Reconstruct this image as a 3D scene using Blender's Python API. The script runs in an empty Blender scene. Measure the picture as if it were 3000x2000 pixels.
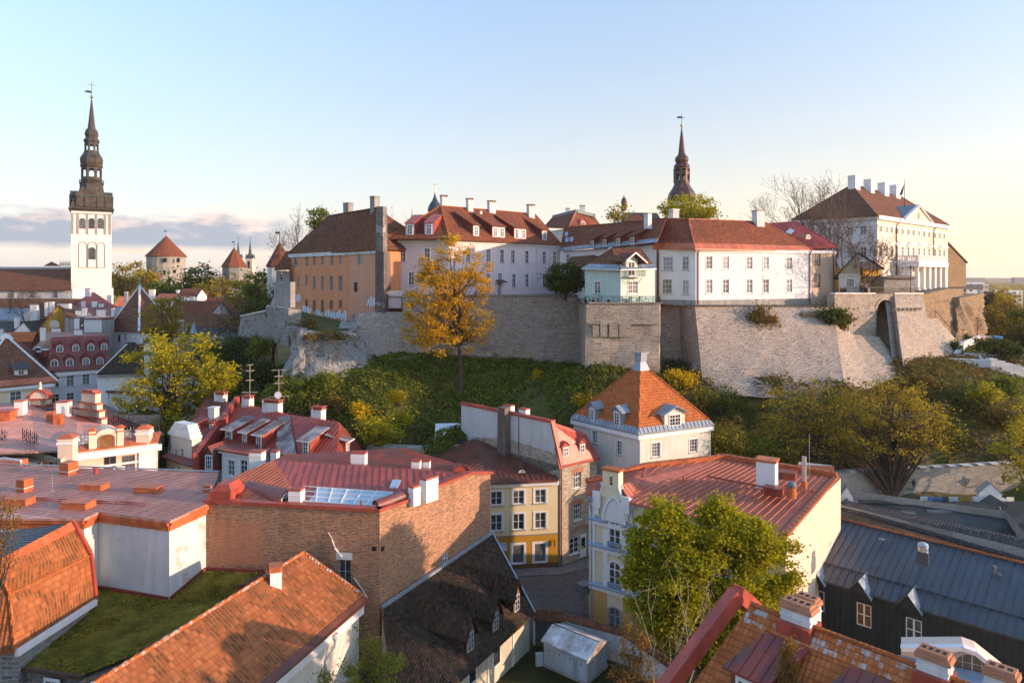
import bpy,math,random
import numpy as np
from mathutils import Vector as V,noise as mnoise
random.seed(11)
SC=bpy.context.scene
COL=SC.collection
rad=math.radians
# camera
F,CX,HY,CZ=2000.0,1500.0,812.0,34.0
cam_d=bpy.data.cameras.new("camera")
cam=bpy.data.objects.new("camera",cam_d)
COL.objects.link(cam)
cam.location=(0,0,CZ)
cam.rotation_euler=(rad(90),0,0)
cam_d.sensor_width=36.0
cam_d.lens=24.0
cam_d.shift_y=-(1000.0-HY)/3000.0
cam_d.clip_end=30000.0
SC.camera=cam
# light
SUN_AZ,SUN_EL=-13.0,10.0
SC.view_settings.view_transform='Standard'
SC.view_settings.look='None'
SC.view_settings.gamma=1.0
SC.view_settings.exposure=2.08
sun_d=bpy.data.lights.new("sun",'SUN')
sun_d.energy=2.0
sun_d.angle=rad(.6)
sun_d.color=(.83,.56,.38)
sun=bpy.data.objects.new("sun",sun_d)
COL.objects.link(sun)
_sd=V((math.cos(rad(SUN_AZ))*math.cos(rad(SUN_EL)),math.sin(rad(SUN_AZ))*math.cos(rad(SUN_EL)),math.sin(rad(SUN_EL))))
sun.rotation_euler=_sd.to_track_quat('Z','Y').to_euler()
sun.location=(300,0,200)
world=bpy.data.worlds.new("World")
SC.world=world
world.use_nodes=True
wt=world.node_tree
for n in list(wt.nodes):
 wt.nodes.remove(n)
def nd(nt,typ,**kw):
 n=nt.nodes.new(typ)
 for k,v in kw.items():
  if k=='op':
   n.operation=v
  elif k=='blend':
   n.blend_type=v
  elif k.startswith('i_'):
   key=k[2:].replace('_',' ')
   sock=n.inputs[int(key)]if key.isdigit()else n.inputs[key]
   if hasattr(v,'is_output')or isinstance(v,bpy.types.NodeSocket):
    nt.links.new(v,sock)
   else:
    sock.default_value=v
  else:
   setattr(n,k,v)
 return n
def mth(nt,op,a,b=.0,c=None,clamp=False):
 n=nt.nodes.new('ShaderNodeMath')
 n.operation=op
 n.use_clamp=clamp
 for i,x in enumerate((a,b)if c is None else(a,b,c)):
  if isinstance(x,bpy.types.NodeSocket):
   nt.links.new(x,n.inputs[i])
  else:
   n.inputs[i].default_value=x
 return n.outputs[0]
def ramp(nt,fac,stops,interp='LINEAR'):
 n=nt.nodes.new('ShaderNodeValToRGB')
 n.color_ramp.interpolation=interp
 el=n.color_ramp.elements
 while len(el)<len(stops):
  el.new(.5)
 for e,(p,c)in zip(el,stops):
  e.position=p
  e.color=c if len(c)==4 else(*c,1)
 nt.links.new(fac,n.inputs[0])
 return n.outputs[0]
def mixc(nt,fac,a,b,blend='MIX'):
 n=nt.nodes.new('ShaderNodeMix')
 n.data_type='RGBA'
 n.blend_type=blend
 for s,x in((n.inputs[0],fac),(n.inputs[6],a),(n.inputs[7],b)):
  if isinstance(x,bpy.types.NodeSocket):
   nt.links.new(x,s)
  else:
   s.default_value=(*x,1)if isinstance(x,tuple)and len(x)==3 else x
 return n.outputs[2]
_tc=nd(wt,'ShaderNodeTexCoord')
_sky=nd(wt,'ShaderNodeTexSky')
_sky.sky_type='NISHITA'
_sky.sun_disc=False
_sky.sun_elevation=rad(SUN_EL)
_sky.sun_rotation=rad(90.0-SUN_AZ)
_sky.altitude=30
_sky.air_density=1.0
_sky.dust_density=.6
_sky.ozone_density=2.4
_sep=nd(wt,'ShaderNodeSeparateXYZ',i_0=_tc.outputs['Generated'])
_x,_y,_z=_sep.outputs
_az=mth(wt,'ARCTAN2',_x,_y)
_el=mth(wt,'ARCSINE',_z)
_pv=nd(wt,'ShaderNodeCombineXYZ',i_0=mth(wt,'MULTIPLY',_az,9.0),i_1=mth(wt,'MULTIPLY',_el,26.0))
_n1=nd(wt,'ShaderNodeTexNoise',i_Vector=_pv.outputs[0],i_Scale=1.15,i_Detail=7.0,i_Roughness=.55)
_n2=nd(wt,'ShaderNodeTexNoise',i_Vector=_pv.outputs[0],i_Scale=2.6,i_Detail=6.0,i_Roughness=.6)
_edge=mth(wt,'MULTIPLY_ADD',_n1.outputs[0],.10,-.012)
_top=mth(wt,'SUBTRACT',mth(wt,'ADD',_edge,.052),_el)
_up=nd(wt,'ShaderNodeMapRange',i_0=_top,i_1=.0,i_2=.012)
_bot=nd(wt,'ShaderNodeMapRange',i_0=mth(wt,'MULTIPLY_ADD',_n2.outputs[0],.010,_el),i_1=.039,i_2=.049)
_lat=nd(wt,'ShaderNodeMapRange',i_0=_az,i_1=-.27,i_2=-.37)
_cm=mth(wt,'MULTIPLY',mth(wt,'MULTIPLY',_up.outputs[0],_bot.outputs[0]),_lat.outputs[0])
_cm=mth(wt,'MULTIPLY',_cm,.97)
_shade=nd(wt,'ShaderNodeMapRange',i_0=mth(wt,'MULTIPLY_ADD',_n2.outputs[0],.10,_el),i_1=.112,i_2=.140)
_cc=mixc(wt,_shade.outputs[0],(.80,.87,1.02),(2.0,1.56,1.38))
_st=nd(wt,'ShaderNodeCombineXYZ',i_0=mth(wt,'MULTIPLY',_az,7.0),i_1=mth(wt,'MULTIPLY',_el,95.0),i_2=3.0)
_n3=nd(wt,'ShaderNodeTexNoise',i_Vector=_st.outputs[0],i_Scale=1.0,i_Detail=5.0)
_b3=mth(wt,'MULTIPLY',nd(wt,'ShaderNodeMapRange',i_0=_n3.outputs[0],i_1=.54,i_2=.68).outputs[0],mth(wt,'MULTIPLY',nd(wt,'ShaderNodeMapRange',i_0=_el,i_1=.045,i_2=.030).outputs[0],nd(wt,'ShaderNodeMapRange',i_0=_el,i_1=.004,i_2=.014).outputs[0]))
_hz=mth(wt,'POWER',2.718,mth(wt,'MULTIPLY',mth(wt,'MAXIMUM',_el,.0),-5.2))
_wm=nd(wt,'ShaderNodeMapRange',i_0=_az,i_1=-.5,i_2=.75).outputs[0]
_hc=mixc(wt,_wm,(1.75,1.55,1.52),(2.55,1.9,1.32))
_mul=nd(wt,'ShaderNodeMapRange',i_0=_el,i_1=.05,i_2=.75,i_3=.40,i_4=1.05).outputs[0]
_skm=nd(wt,'ShaderNodeVectorMath',op='MULTIPLY',i_0=_sky.outputs[0],i_1=nd(wt,'ShaderNodeCombineXYZ',i_0=mth(wt,'MULTIPLY',_mul,1.08),i_1=mth(wt,'MULTIPLY',_mul,.985),i_2=mth(wt,'MULTIPLY',_mul,.93)).outputs[0])
_skyc=mixc(wt,mth(wt,'MULTIPLY',_hz,.85),_skm.outputs[0],_hc)
_hs=mixc(wt,mth(wt,'MULTIPLY',_b3,.5),_skyc,(2.6,1.5,.8))
_mix=mixc(wt,_cm,_hs,_cc)
_bg=nd(wt,'ShaderNodeBackground',i_Color=_mix,i_Strength=.15)
_wo=nd(wt,'ShaderNodeOutputWorld')
wt.links.new(_bg.outputs[0],_wo.inputs[0])
SC.render.engine='CYCLES'
SC.cycles.use_denoising=True
SC.cycles.max_bounces=6
SC.cycles.diffuse_bounces=3
SC.cycles.glossy_bounces=2
SC.cycles.transmission_bounces=3
SC.cycles.transparent_max_bounces=4
SC.cycles.sample_clamp_indirect=4.0
# photo pixel -> place in the world
def P(px,py,d):
 return V(((px-CX)/F*d,d,CZ-(py-HY)/F*d))
def Pz(px,py,z):
 return P(px,py,(CZ-z)*F/(py-HY))
def XY(px,d):
 return V(((px-CX)/F*d,d))
def zat(py,d):
 return CZ-(py-HY)/F*d
# materials
MATS={}
def newmat(name):
 m=bpy.data.materials.new(name)
 m.use_nodes=True
 nt=m.node_tree
 b=nt.nodes['Principled BSDF']
 MATS[name]=m
 return m,nt,b
def uvn(nt):
 return nd(nt,'ShaderNodeUVMap').outputs[0]
def objpos(nt):
 return nd(nt,'ShaderNodeNewGeometry').outputs['Position']
def setc(nt,sock,c):
 if isinstance(c,bpy.types.NodeSocket):
  nt.links.new(c,sock)
 else:
  sock.default_value=(*c,1)
def bump(nt,b,h,strength=.3,dist=.05):
 n=nd(nt,'ShaderNodeBump',i_Strength=strength,i_Distance=dist,i_Height=h)
 nt.links.new(n.outputs[0],b.inputs['Normal'])
def sc3(c,k):
 return tuple(min(1.0,x*k)for x in c)
def plaster(name,c,stain=.25,dark=.72,rough=.9,sc=.5,patch=None,patch_amt=.62):
 m,nt,b=newmat(name)
 p=objpos(nt)
 n1=nd(nt,'ShaderNodeTexNoise',i_Vector=p,i_Scale=sc,i_Detail=6.0,i_Roughness=.6)
 mp=nd(nt,'ShaderNodeMapping',i_Vector=p,i_Scale=(1.6,1.6,.16))
 n2=nd(nt,'ShaderNodeTexNoise',i_Vector=mp.outputs[0],i_Scale=1.0,i_Detail=5.0)
 n3=nd(nt,'ShaderNodeTexNoise',i_Vector=p,i_Scale=9.0,i_Detail=4.0)
 f=mth(nt,'MULTIPLY',n1.outputs[0],n2.outputs[0])
 f=nd(nt,'ShaderNodeMapRange',i_0=f,i_1=.2,i_2=.36,i_3=stain,i_4=.0).outputs[0]
 col=mixc(nt,f,c,sc3(c,dark))
 col=mixc(nt,nd(nt,'ShaderNodeMapRange',i_0=n3.outputs[0],i_1=.35,i_2=.7,i_3=.0,i_4=.18).outputs[0],col,sc3(c,.8))
 if patch:
  n4=nd(nt,'ShaderNodeTexNoise',i_Vector=p,i_Scale=.35,i_Detail=8.0,i_Roughness=.65)
  pf=nd(nt,'ShaderNodeMapRange',i_0=n4.outputs[0],i_1=patch_amt,i_2=patch_amt+.03).outputs[0]
  col=mixc(nt,pf,col,patch)
 setc(nt,b.inputs['Base Color'],col)
 b.inputs['Roughness'].default_value=rough
 b.inputs['Specular IOR Level'].default_value=.2
 bump(nt,b,n3.outputs[0],.25,.03)
 return m
def flat(name,c,rough=.6,metal=.0,var=.25,sc=2.0,spec=.4):
 m,nt,b=newmat(name)
 n1=nd(nt,'ShaderNodeTexNoise',i_Vector=objpos(nt),i_Scale=sc,i_Detail=5.0)
 f=nd(nt,'ShaderNodeMapRange',i_0=n1.outputs[0],i_1=.3,i_2=.7,i_3=.0,i_4=1.0).outputs[0]
 setc(nt,b.inputs['Base Color'],mixc(nt,f,sc3(c,1-var),sc3(c,1+var*.6)))
 b.inputs['Roughness'].default_value=rough
 b.inputs['Metallic'].default_value=metal
 b.inputs['Specular IOR Level'].default_value=spec
 return m
def tiles(name,stops,bw=.24,bh=.36,moss=(.05,.045,.03),moss_amt=.5,moss_sc=.25,bstr=.8,core=False):
 m,nt,b=newmat(name)
 uv=uvn(nt)
 s=nd(nt,'ShaderNodeSeparateXYZ',i_0=uv)
 u=mth(nt,'DIVIDE',s.outputs[0],bw)
 v=mth(nt,'DIVIDE',s.outputs[1],bh)
 cell=nd(nt,'ShaderNodeCombineXYZ',i_0=mth(nt,'FLOOR',u),i_1=mth(nt,'FLOOR',v))
 wn=nd(nt,'ShaderNodeTexWhiteNoise',noise_dimensions='2D',i_Vector=cell.outputs[0])
 wn2=nd(nt,'ShaderNodeTexWhiteNoise',noise_dimensions='3D',i_Vector=nd(nt,'ShaderNodeCombineXYZ',i_0=mth(nt,'FLOOR',u),i_1=mth(nt,'FLOOR',v),i_2=7.0).outputs[0])
 col=ramp(nt,wn.outputs[0],stops)
 n1=nd(nt,'ShaderNodeTexNoise',i_Vector=uv,i_Scale=moss_sc,i_Detail=5.0,i_Roughness=.6)
 f=mth(nt,'ADD',n1.outputs[0],mth(nt,'MULTIPLY_ADD',wn2.outputs[0],.2 if core else .34,-.1 if core else-.17))
 f=nd(nt,'ShaderNodeMapRange',i_0=f,i_1=.45 if core else .52,i_2=.60 if core else .66,i_3=.0,i_4=moss_amt).outputs[0]
 fu,fv=mth(nt,'FRACT',u),mth(nt,'FRACT',v)
 if core:
  e=mth(nt,'MULTIPLY',nd(nt,'ShaderNodeMapRange',i_0=mth(nt,'ABSOLUTE',mth(nt,'SUBTRACT',fu,.42)),i_1=.30,i_2=.40,i_3=1.0,i_4=.0).outputs[0],nd(nt,'ShaderNodeMapRange',i_0=fv,i_1=.12,i_2=.24).outputs[0])
  f=mth(nt,'MULTIPLY',f,e)
 col=mixc(nt,f,col,moss)
 gap=nd(nt,'ShaderNodeMapRange',i_0=fv,i_1=.04,i_2=.24,i_3=.42 if core else .62,i_4=.0).outputs[0]
 gu=nd(nt,'ShaderNodeMapRange',i_0=mth(nt,'ABSOLUTE',mth(nt,'SUBTRACT',fu,.5)),i_1=.38,i_2=.5,i_3=.0,i_4=.25 if core else .5).outputs[0]
 col=mixc(nt,mth(nt,'MAXIMUM',gap,gu),col,(.035,.022,.015))
 setc(nt,b.inputs['Base Color'],col)
 b.inputs['Roughness'].default_value=.85
 b.inputs['Specular IOR Level'].default_value=.2
 roll=mth(nt,'SINE',mth(nt,'MULTIPLY',u,2*math.pi))
 h=mth(nt,'ADD',mth(nt,'MULTIPLY',roll,.5),mth(nt,'MULTIPLY',fv,-.7))
 bump(nt,b,h,bstr,.05)
 return m
def sheet(name,c,sp=.6,rough=.42,dirt=None,dirt_amt=.5,var=.45):
 m,nt,b=newmat(name)
 uv=uvn(nt)
 s=nd(nt,'ShaderNodeSeparateXYZ',i_0=uv)
 cell=nd(nt,'ShaderNodeCombineXYZ',i_0=mth(nt,'FLOOR',mth(nt,'DIVIDE',s.outputs[0],sp)),i_1=mth(nt,'FLOOR',mth(nt,'DIVIDE',s.outputs[1],1.9)))
 wn=nd(nt,'ShaderNodeTexWhiteNoise',noise_dimensions='2D',i_Vector=cell.outputs[0])
 col=mixc(nt,wn.outputs[0],sc3(c,1-var*.5),sc3(c,1+var*.4))
 n1=nd(nt,'ShaderNodeTexNoise',i_Vector=objpos(nt),i_Scale=.45,i_Detail=8.0,i_Roughness=.68)
 col=mixc(nt,nd(nt,'ShaderNodeMapRange',i_0=n1.outputs[0],i_1=.44,i_2=.64,i_3=.0,i_4=min(1.0,dirt_amt*1.35)).outputs[0],col,dirt or sc3(c,.55))
 n2=nd(nt,'ShaderNodeTexNoise',i_Vector=objpos(nt),i_Scale=6.0,i_Detail=3.0)
 setc(nt,b.inputs['Base Color'],col)
 nt.links.new(nd(nt,'ShaderNodeMapRange',i_0=n2.outputs[0],i_3=rough-.1,i_4=rough+.15).outputs[0],b.inputs['Roughness'])
 b.inputs['Specular IOR Level'].default_value=.45
 bump(nt,b,n2.outputs[0],.12,.03)
 return m
def brick(name,c1,c2,mortar,bw=.27,bh=.085,msize=.012,dirt=(.10,.075,.06),dirt_amt=.6,warp=.0,bstr=.5,dsc=.22,white=None,white_lo=.62):
 m,nt,b=newmat(name)
 uv=uvn(nt)
 if warp:
  nw=nd(nt,'ShaderNodeTexNoise',i_Vector=uv,i_Scale=.9,i_Detail=3.0)
  off=nd(nt,'ShaderNodeVectorMath',op='SUBTRACT',i_0=nw.outputs[1],i_1=(.5,.5,.5))
  sc_=nd(nt,'ShaderNodeVectorMath',op='MULTIPLY',i_0=off.outputs[0],i_1=(warp,warp,0))
  uv=nd(nt,'ShaderNodeVectorMath',op='ADD',i_0=uv,i_1=sc_.outputs[0]).outputs[0]
 br=nd(nt,'ShaderNodeTexBrick',i_Vector=uv,i_Color1=(*c1,1),i_Color2=(*c2,1),i_Mortar=(*mortar,1),i_Scale=1.0,i_Mortar_Size=msize,i_Mortar_Smooth=.15,i_Bias=.0,i_Brick_Width=bw,i_Row_Height=bh)
 p=uvn(nt)
 n1=nd(nt,'ShaderNodeTexNoise',i_Vector=p,i_Scale=dsc,i_Detail=7.0,i_Roughness=.62)
 n2=nd(nt,'ShaderNodeTexNoise',i_Vector=p,i_Scale=4.0,i_Detail=3.0)
 col=mixc(nt,nd(nt,'ShaderNodeMapRange',i_0=n1.outputs[0],i_1=.46,i_2=.66,i_3=.0,i_4=dirt_amt).outputs[0],br.outputs[0],dirt,'MIX')
 col=mixc(nt,nd(nt,'ShaderNodeMapRange',i_0=n2.outputs[0],i_1=.4,i_2=.7,i_3=.0,i_4=.35).outputs[0],col,sc3(c1,.6))
 n4=nd(nt,'ShaderNodeTexNoise',i_Vector=nd(nt,'ShaderNodeMapping',i_Vector=p,i_Scale=(.75,.13,1)).outputs[0],i_Scale=1.0,i_Detail=6.0,i_Roughness=.65)
 st=nd(nt,'ShaderNodeMapRange',i_0=n4.outputs[0],i_1=.5,i_2=.7,i_3=.0,i_4=.55).outputs[0]
 col=mixc(nt,st,col,mixc(nt,.5,col,sc3(dirt,.35)))
 if white:
  n3=nd(nt,'ShaderNodeTexNoise',i_Vector=nd(nt,'ShaderNodeMapping',i_Vector=p,i_Location=(31,7,0)).outputs[0],i_Scale=.3,i_Detail=8.0,i_Roughness=.7)
  col=mixc(nt,nd(nt,'ShaderNodeMapRange',i_0=n3.outputs[0],i_1=white_lo,i_2=white_lo+.06,i_3=.0,i_4=.85).outputs[0],col,white)
 setc(nt,b.inputs['Base Color'],col)
 b.inputs['Roughness'].default_value=.92
 b.inputs['Specular IOR Level'].default_value=.15
 h=mth(nt,'ADD',mth(nt,'MULTIPLY',br.outputs[1],-1.0),mth(nt,'MULTIPLY',n2.outputs[0],.8))
 bump(nt,b,h,bstr,.04)
 return m
def leafmat(name,c1,c2,c3=None,trans=.45):
 m,nt,b=newmat(name)
 g=nd(nt,'ShaderNodeNewGeometry')
 n1=nd(nt,'ShaderNodeTexNoise',i_Vector=g.outputs['Position'],i_Scale=.55,i_Detail=3.0)
 f=mth(nt,'MULTIPLY_ADD',g.outputs['Random Per Island'],.5,mth(nt,'MULTIPLY_ADD',n1.outputs[0],1.1,-.3),clamp=True)
 col=ramp(nt,f,[(.0,c1),(.55,c2),(1.0,c3 or c2)])
 b.inputs['Roughness'].default_value=.7
 b.inputs['Specular IOR Level'].default_value=.12
 setc(nt,b.inputs['Base Color'],col)
 tr=nd(nt,'ShaderNodeBsdfTranslucent')
 setc(nt,tr.inputs[0],col)
 mx=nd(nt,'ShaderNodeMixShader',i_0=trans)
 nt.links.new(b.outputs[0],mx.inputs[1])
 nt.links.new(tr.outputs[0],mx.inputs[2])
 nt.links.new(mx.outputs[0],nt.nodes['Material Output'].inputs[0])
 return m
def glassmat(name,c=(.025,.03,.035),curtain=(.35,.36,.38),amt=.4):
 m,nt,b=newmat(name)
 oi=nd(nt,'ShaderNodeObjectInfo')
 n1=nd(nt,'ShaderNodeTexNoise',i_Vector=objpos(nt),i_Scale=1.3,i_Detail=2.0)
 f=mth(nt,'MULTIPLY_ADD',oi.outputs['Random'],.5,mth(nt,'MULTIPLY',n1.outputs[0],.6))
 f=nd(nt,'ShaderNodeMapRange',i_0=f,i_1=.45,i_2=.85,i_3=.0,i_4=amt).outputs[0]
 setc(nt,b.inputs['Base Color'],mixc(nt,f,c,curtain))
 b.inputs['Roughness'].default_value=.06
 b.inputs['Specular IOR Level'].default_value=.6
 return m
# mesh building
ORG={}
def thing(name,label,cat,loc,group=None):
 o=bpy.data.objects.new(name,None)
 o.empty_display_size=.5
 COL.objects.link(o)
 o.location=loc
 ORG[o.name]=V(loc)
 o['label']=label
 o['category']=cat
 if group:
  o['group']=group
 return o
def tag(o,label,cat,group=None,kind=None):
 if kind:
  o['kind']=kind
 if label:
  o['label']=label
 if cat:
  o['category']=cat
 if group:
  o['group']=group
 return o
class MB:
 def __init__(s):
  s.v,s.f,s.m,s.cur,s.dd=[],[],[],0,True
 def poly(s,pts):
  i=len(s.v)
  s.v+=[V((p[0],p[1],p[2]))for p in pts]
  s.f.append(tuple(range(i,i+len(pts))))
  s.m.append(s.cur)
  return s
 def mesh(s,vs,fs):
  i=len(s.v)
  s.v+=[V(p)for p in vs]
  for f in fs:
   s.f.append(tuple(i+k for k in f))
   s.m.append(s.cur)
  return s
 def hexa(s,c):
  return s.mesh(c,[(3,2,1,0),(4,5,6,7),(0,1,5,4),(1,2,6,5),(2,3,7,6),(3,0,4,7)])
 def box(s,c,dx,dy,dz,rz=.0,tx=1.0,ty=1.0):
  ca,sa=math.cos(rz),math.sin(rz)
  out=[]
  for z,kx,ky in((0,1,1),(dz,tx,ty)):
   for a,b in((-1,-1),(1,-1),(1,1),(-1,1)):
    x,y=a*dx/2*kx,b*dy/2*ky
    out.append((c[0]+x*ca-y*sa,c[1]+x*sa+y*ca,c[2]+z))
  return s.hexa(out)
 def prism(s,foot,z0,z1,cap=True):
  n=len(foot)
  a=[(p[0],p[1],z0)for p in foot]
  b=[(p[0],p[1],z1)for p in foot]
  fs=[(i,(i+1)%n,n+(i+1)%n,n+i)for i in range(n)]
  if cap:
   fs+=[tuple(range(n,2*n)),tuple(reversed(range(n)))]
  return s.mesh(a+b,fs)
 def slab(s,pts,th=.15):
  n=len(pts)
  t=[V((p[0],p[1],p[2]))for p in pts]
  b=[p-V((0,0,th))for p in t]
  fs=[tuple(range(n)),tuple(reversed(range(n,2*n)))]
  fs+=[(i,n+i,n+(i+1)%n,(i+1)%n)for i in range(n)]
  return s.mesh(t+b,fs)
 def beam(s,p,q,w,h,up=(0,0,1)):
  p,q=V(p),V(q)
  d=(q-p)
  if d.length<1e-6:
   return s
  d.normalize()
  u=V(up)
  if abs(d.dot(u))>.98:
   u=V((0,1,0))
  x=d.cross(u).normalized()*(w/2)
  y=x.cross(d).normalized()*(h/2)
  return s.hexa([p-x-y,p+x-y,q+x-y,q-x-y,p-x+y,p+x+y,q+x+y,q-x+y])
 def tube(s,pts,rs,n=6,caps=True):
  pts=[V(p)for p in pts]
  if not hasattr(rs,'__len__'):
   rs=[rs]*len(pts)
  i0=len(s.v)
  prev=None
  for k,p in enumerate(pts):
   d=(pts[min(k+1,len(pts)-1)]-pts[max(k-1,0)])
   if d.length<1e-9:
    d=V((0,0,1))
   d.normalize()
   u=prev if prev is not None else(V((1,0,0))if abs(d.x)<.8 else V((0,1,0)))
   x=(u-d*u.dot(d)).normalized()
   prev=x
   y=d.cross(x)
   for j in range(n):
    a=2*math.pi*j/n
    s.v.append(p+(x*math.cos(a)+y*math.sin(a))*rs[k])
  for k in range(len(pts)-1):
   for j in range(n):
    a,b=i0+k*n+j,i0+k*n+(j+1)%n
    s.f.append((a,b,b+n,a+n))
    s.m.append(s.cur)
  if caps:
   s.f.append(tuple(i0+j for j in reversed(range(n))))
   s.m.append(s.cur)
   e=i0+(len(pts)-1)*n
   s.f.append(tuple(e+j for j in range(n)))
   s.m.append(s.cur)
  return s
 def lathe(s,c,prof,n=8,rot=.0):
  i0=len(s.v)
  for r,z in prof:
   for j in range(n):
    a=rot+2*math.pi*j/n
    s.v.append(V((c[0]+r*math.cos(a),c[1]+r*math.sin(a),z)))
  for k in range(len(prof)-1):
   for j in range(n):
    a,b=i0+k*n+j,i0+k*n+(j+1)%n
    s.f.append((a,b,b+n,a+n))
    s.m.append(s.cur)
  s.f.append(tuple(i0+j for j in reversed(range(n))))
  s.m.append(s.cur)
  e=i0+(len(prof)-1)*n
  s.f.append(tuple(e+j for j in range(n)))
  s.m.append(s.cur)
  return s
 def ball(s,c,r,n=10):
  return s.lathe(c,[(max(.02,r*math.cos(a)),c[2]+r*math.sin(a))for a in[rad(-88+176*k/8)for k in range(9)]],n)
 def seams(s,pts,sp=.6,w=.05,h=.05,off=.0):
  pts=[V((p[0],p[1],p[2]))for p in pts]
  nrm=V((0,0,0))
  for i in range(len(pts)):
   a,b=pts[i],pts[(i+1)%len(pts)]
   nrm+=V(((a.y-b.y)*(a.z+b.z),(a.z-b.z)*(a.x+b.x),(a.x-b.x)*(a.y+b.y)))
  nrm.normalize()
  if nrm.z<0:
   nrm=-nrm
  t,e=frame_of(nrm)
  o=pts[0]
  uv=[((p-o).dot(t),(p-o).dot(e))for p in pts]
  us=[q[0]for q in uv]
  u=math.floor(min(us)/sp)*sp+sp*.5+off
  while u<max(us):
   hits=[]
   for i in range(len(uv)):
    (u0,v0),(u1,v1)=uv[i],uv[(i+1)%len(uv)]
    if(u0-u)*(u1-u)<0:
     hits.append(v0+(v1-v0)*(u-u0)/(u1-u0))
   hits.sort()
   for a,b in zip(hits[::2],hits[1::2]):
    if b-a>.15:
     s.beam(o+t*u+e*a+nrm*h*.3,o+t*u+e*b+nrm*h*.3,w,h,up=nrm)
   u+=sp
  return s
 def build(s,name,mats,parent=None,smooth=False,dedupe=True):
  mats=mats if isinstance(mats,(list,tuple))else[mats]
  if parent is not None:
   o_=ORG[parent.name]
  else:
   lo=[min(p[k]for p in s.v)for k in range(3)]
   hi=[max(p[k]for p in s.v)for k in range(3)]
   o_=V(((lo[0]+hi[0])/2,(lo[1]+hi[1])/2,lo[2]))
  if dedupe and s.dd:
   key,vv,mp={},[],[]
   for p in s.v:
    k=(round(p[0],3),round(p[1],3),round(p[2],3))
    if k not in key:
     key[k]=len(vv)
     vv.append(p)
    mp.append(key[k])
   ff,mm=[],[]
   for f,mi in zip(s.f,s.m):
    g=[]
    for i in f:
     j=mp[i]
     if not g or g[-1]!=j:
      g.append(j)
    if len(g)>1 and g[0]==g[-1]:
     g.pop()
    if len(set(g))>=3 and len(set(g))==len(g):
     ff.append(g)
     mm.append(mi)
  else:
   vv,ff,mm=s.v,s.f,s.m
  me=bpy.data.meshes.new(name)
  me.from_pydata([tuple(p-o_)for p in vv],[],ff)
  for m in mats:
   me.materials.append(MATS[m]if isinstance(m,str)else m)
  me.polygons.foreach_set('material_index',mm)
  if smooth:
   me.polygons.foreach_set('use_smooth',[True]*len(ff))
  auto_uv(me,o_)
  o=bpy.data.objects.new(name,me)
  COL.objects.link(o)
  if parent is not None:
   o.parent=parent
   ORG[o.name]=o_
  else:
   o.location=o_
   ORG[o.name]=o_
  return o
def frame_of(n):
 t=V((0,0,1)).cross(n)
 if t.length<.02:
  t=V((1,0,0))
 t.normalize()
 return t,n.cross(t).normalized()
def auto_uv(me,org):
 me.update()
 uvl=me.uv_layers.new(name="UVMap").data
 vs=me.vertices
 for p in me.polygons:
  n=p.normal
  t,e=frame_of(n if n.length>.1 else V((0,0,1)))
  for li in p.loop_indices:
   q=vs[me.loops[li].vertex_index].co+org
   uvl[li].uv=(q.dot(t),q.dot(e))
# walls with real openings
class Wall:
 def __init__(s,A,B,z0,z1):
  s.A,s.B=V((A[0],A[1])),V((B[0],B[1]))
  s.z0,s.z1=z0,z1
  s.L=(s.B-s.A).length
  s.d=(s.B-s.A)/s.L
  s.n=V((s.d.y,-s.d.x))
  s.holes=[]
 def hit(s,px):
  k=(px-CX)/F
  t=(k*s.A.y-s.A.x)/(s.d.x-k*s.d.y)
  return t,s.A.y+s.d.y*t
 def p(s,u,z,o=.0):
  q=s.A+s.d*u+s.n*o
  return V((q.x,q.y,z))
 def wbox(s,mb,u0,u1,z0,z1,o0,o1):
  mb.hexa([s.p(u0,z0,o1),s.p(u1,z0,o1),s.p(u1,z0,o0),s.p(u0,z0,o0),s.p(u0,z1,o1),s.p(u1,z1,o1),s.p(u1,z1,o0),s.p(u0,z1,o0)])
 def shell(s,mb,depth=.16):
  us=sorted({.0,s.L,*[h[0]for h in s.holes],*[h[1]for h in s.holes]})
  zs=sorted({s.z0,s.z1,*[h[2]for h in s.holes],*[h[3]for h in s.holes]})
  us=[u for u in us if 0<=u<=s.L]
  zs=[z for z in zs if s.z0<=z<=s.z1]
  for u0,u1 in zip(us,us[1:]):
   run=None
   for z0,z1 in zip(zs,zs[1:]):
    um,zm=(u0+u1)/2,(z0+z1)/2
    inside=any(h[0]<um<h[1]and h[2]<zm<h[3]for h in s.holes)
    if not inside:
     mb.poly([s.p(u0,z0),s.p(u1,z0),s.p(u1,z1),s.p(u0,z1)])
  for u0,u1,z0,z1 in s.holes:
   a,b,c,d=s.p(u0,z0),s.p(u1,z0),s.p(u1,z1),s.p(u0,z1)
   i=[s.p(u0,z0,-depth),s.p(u1,z0,-depth),s.p(u1,z1,-depth),s.p(u0,z1,-depth)]
   mb.poly([a,b,i[1],i[0]])
   mb.poly([b,c,i[2],i[1]])
   mb.poly([c,d,i[3],i[2]])
   mb.poly([d,a,i[0],i[3]])
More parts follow.
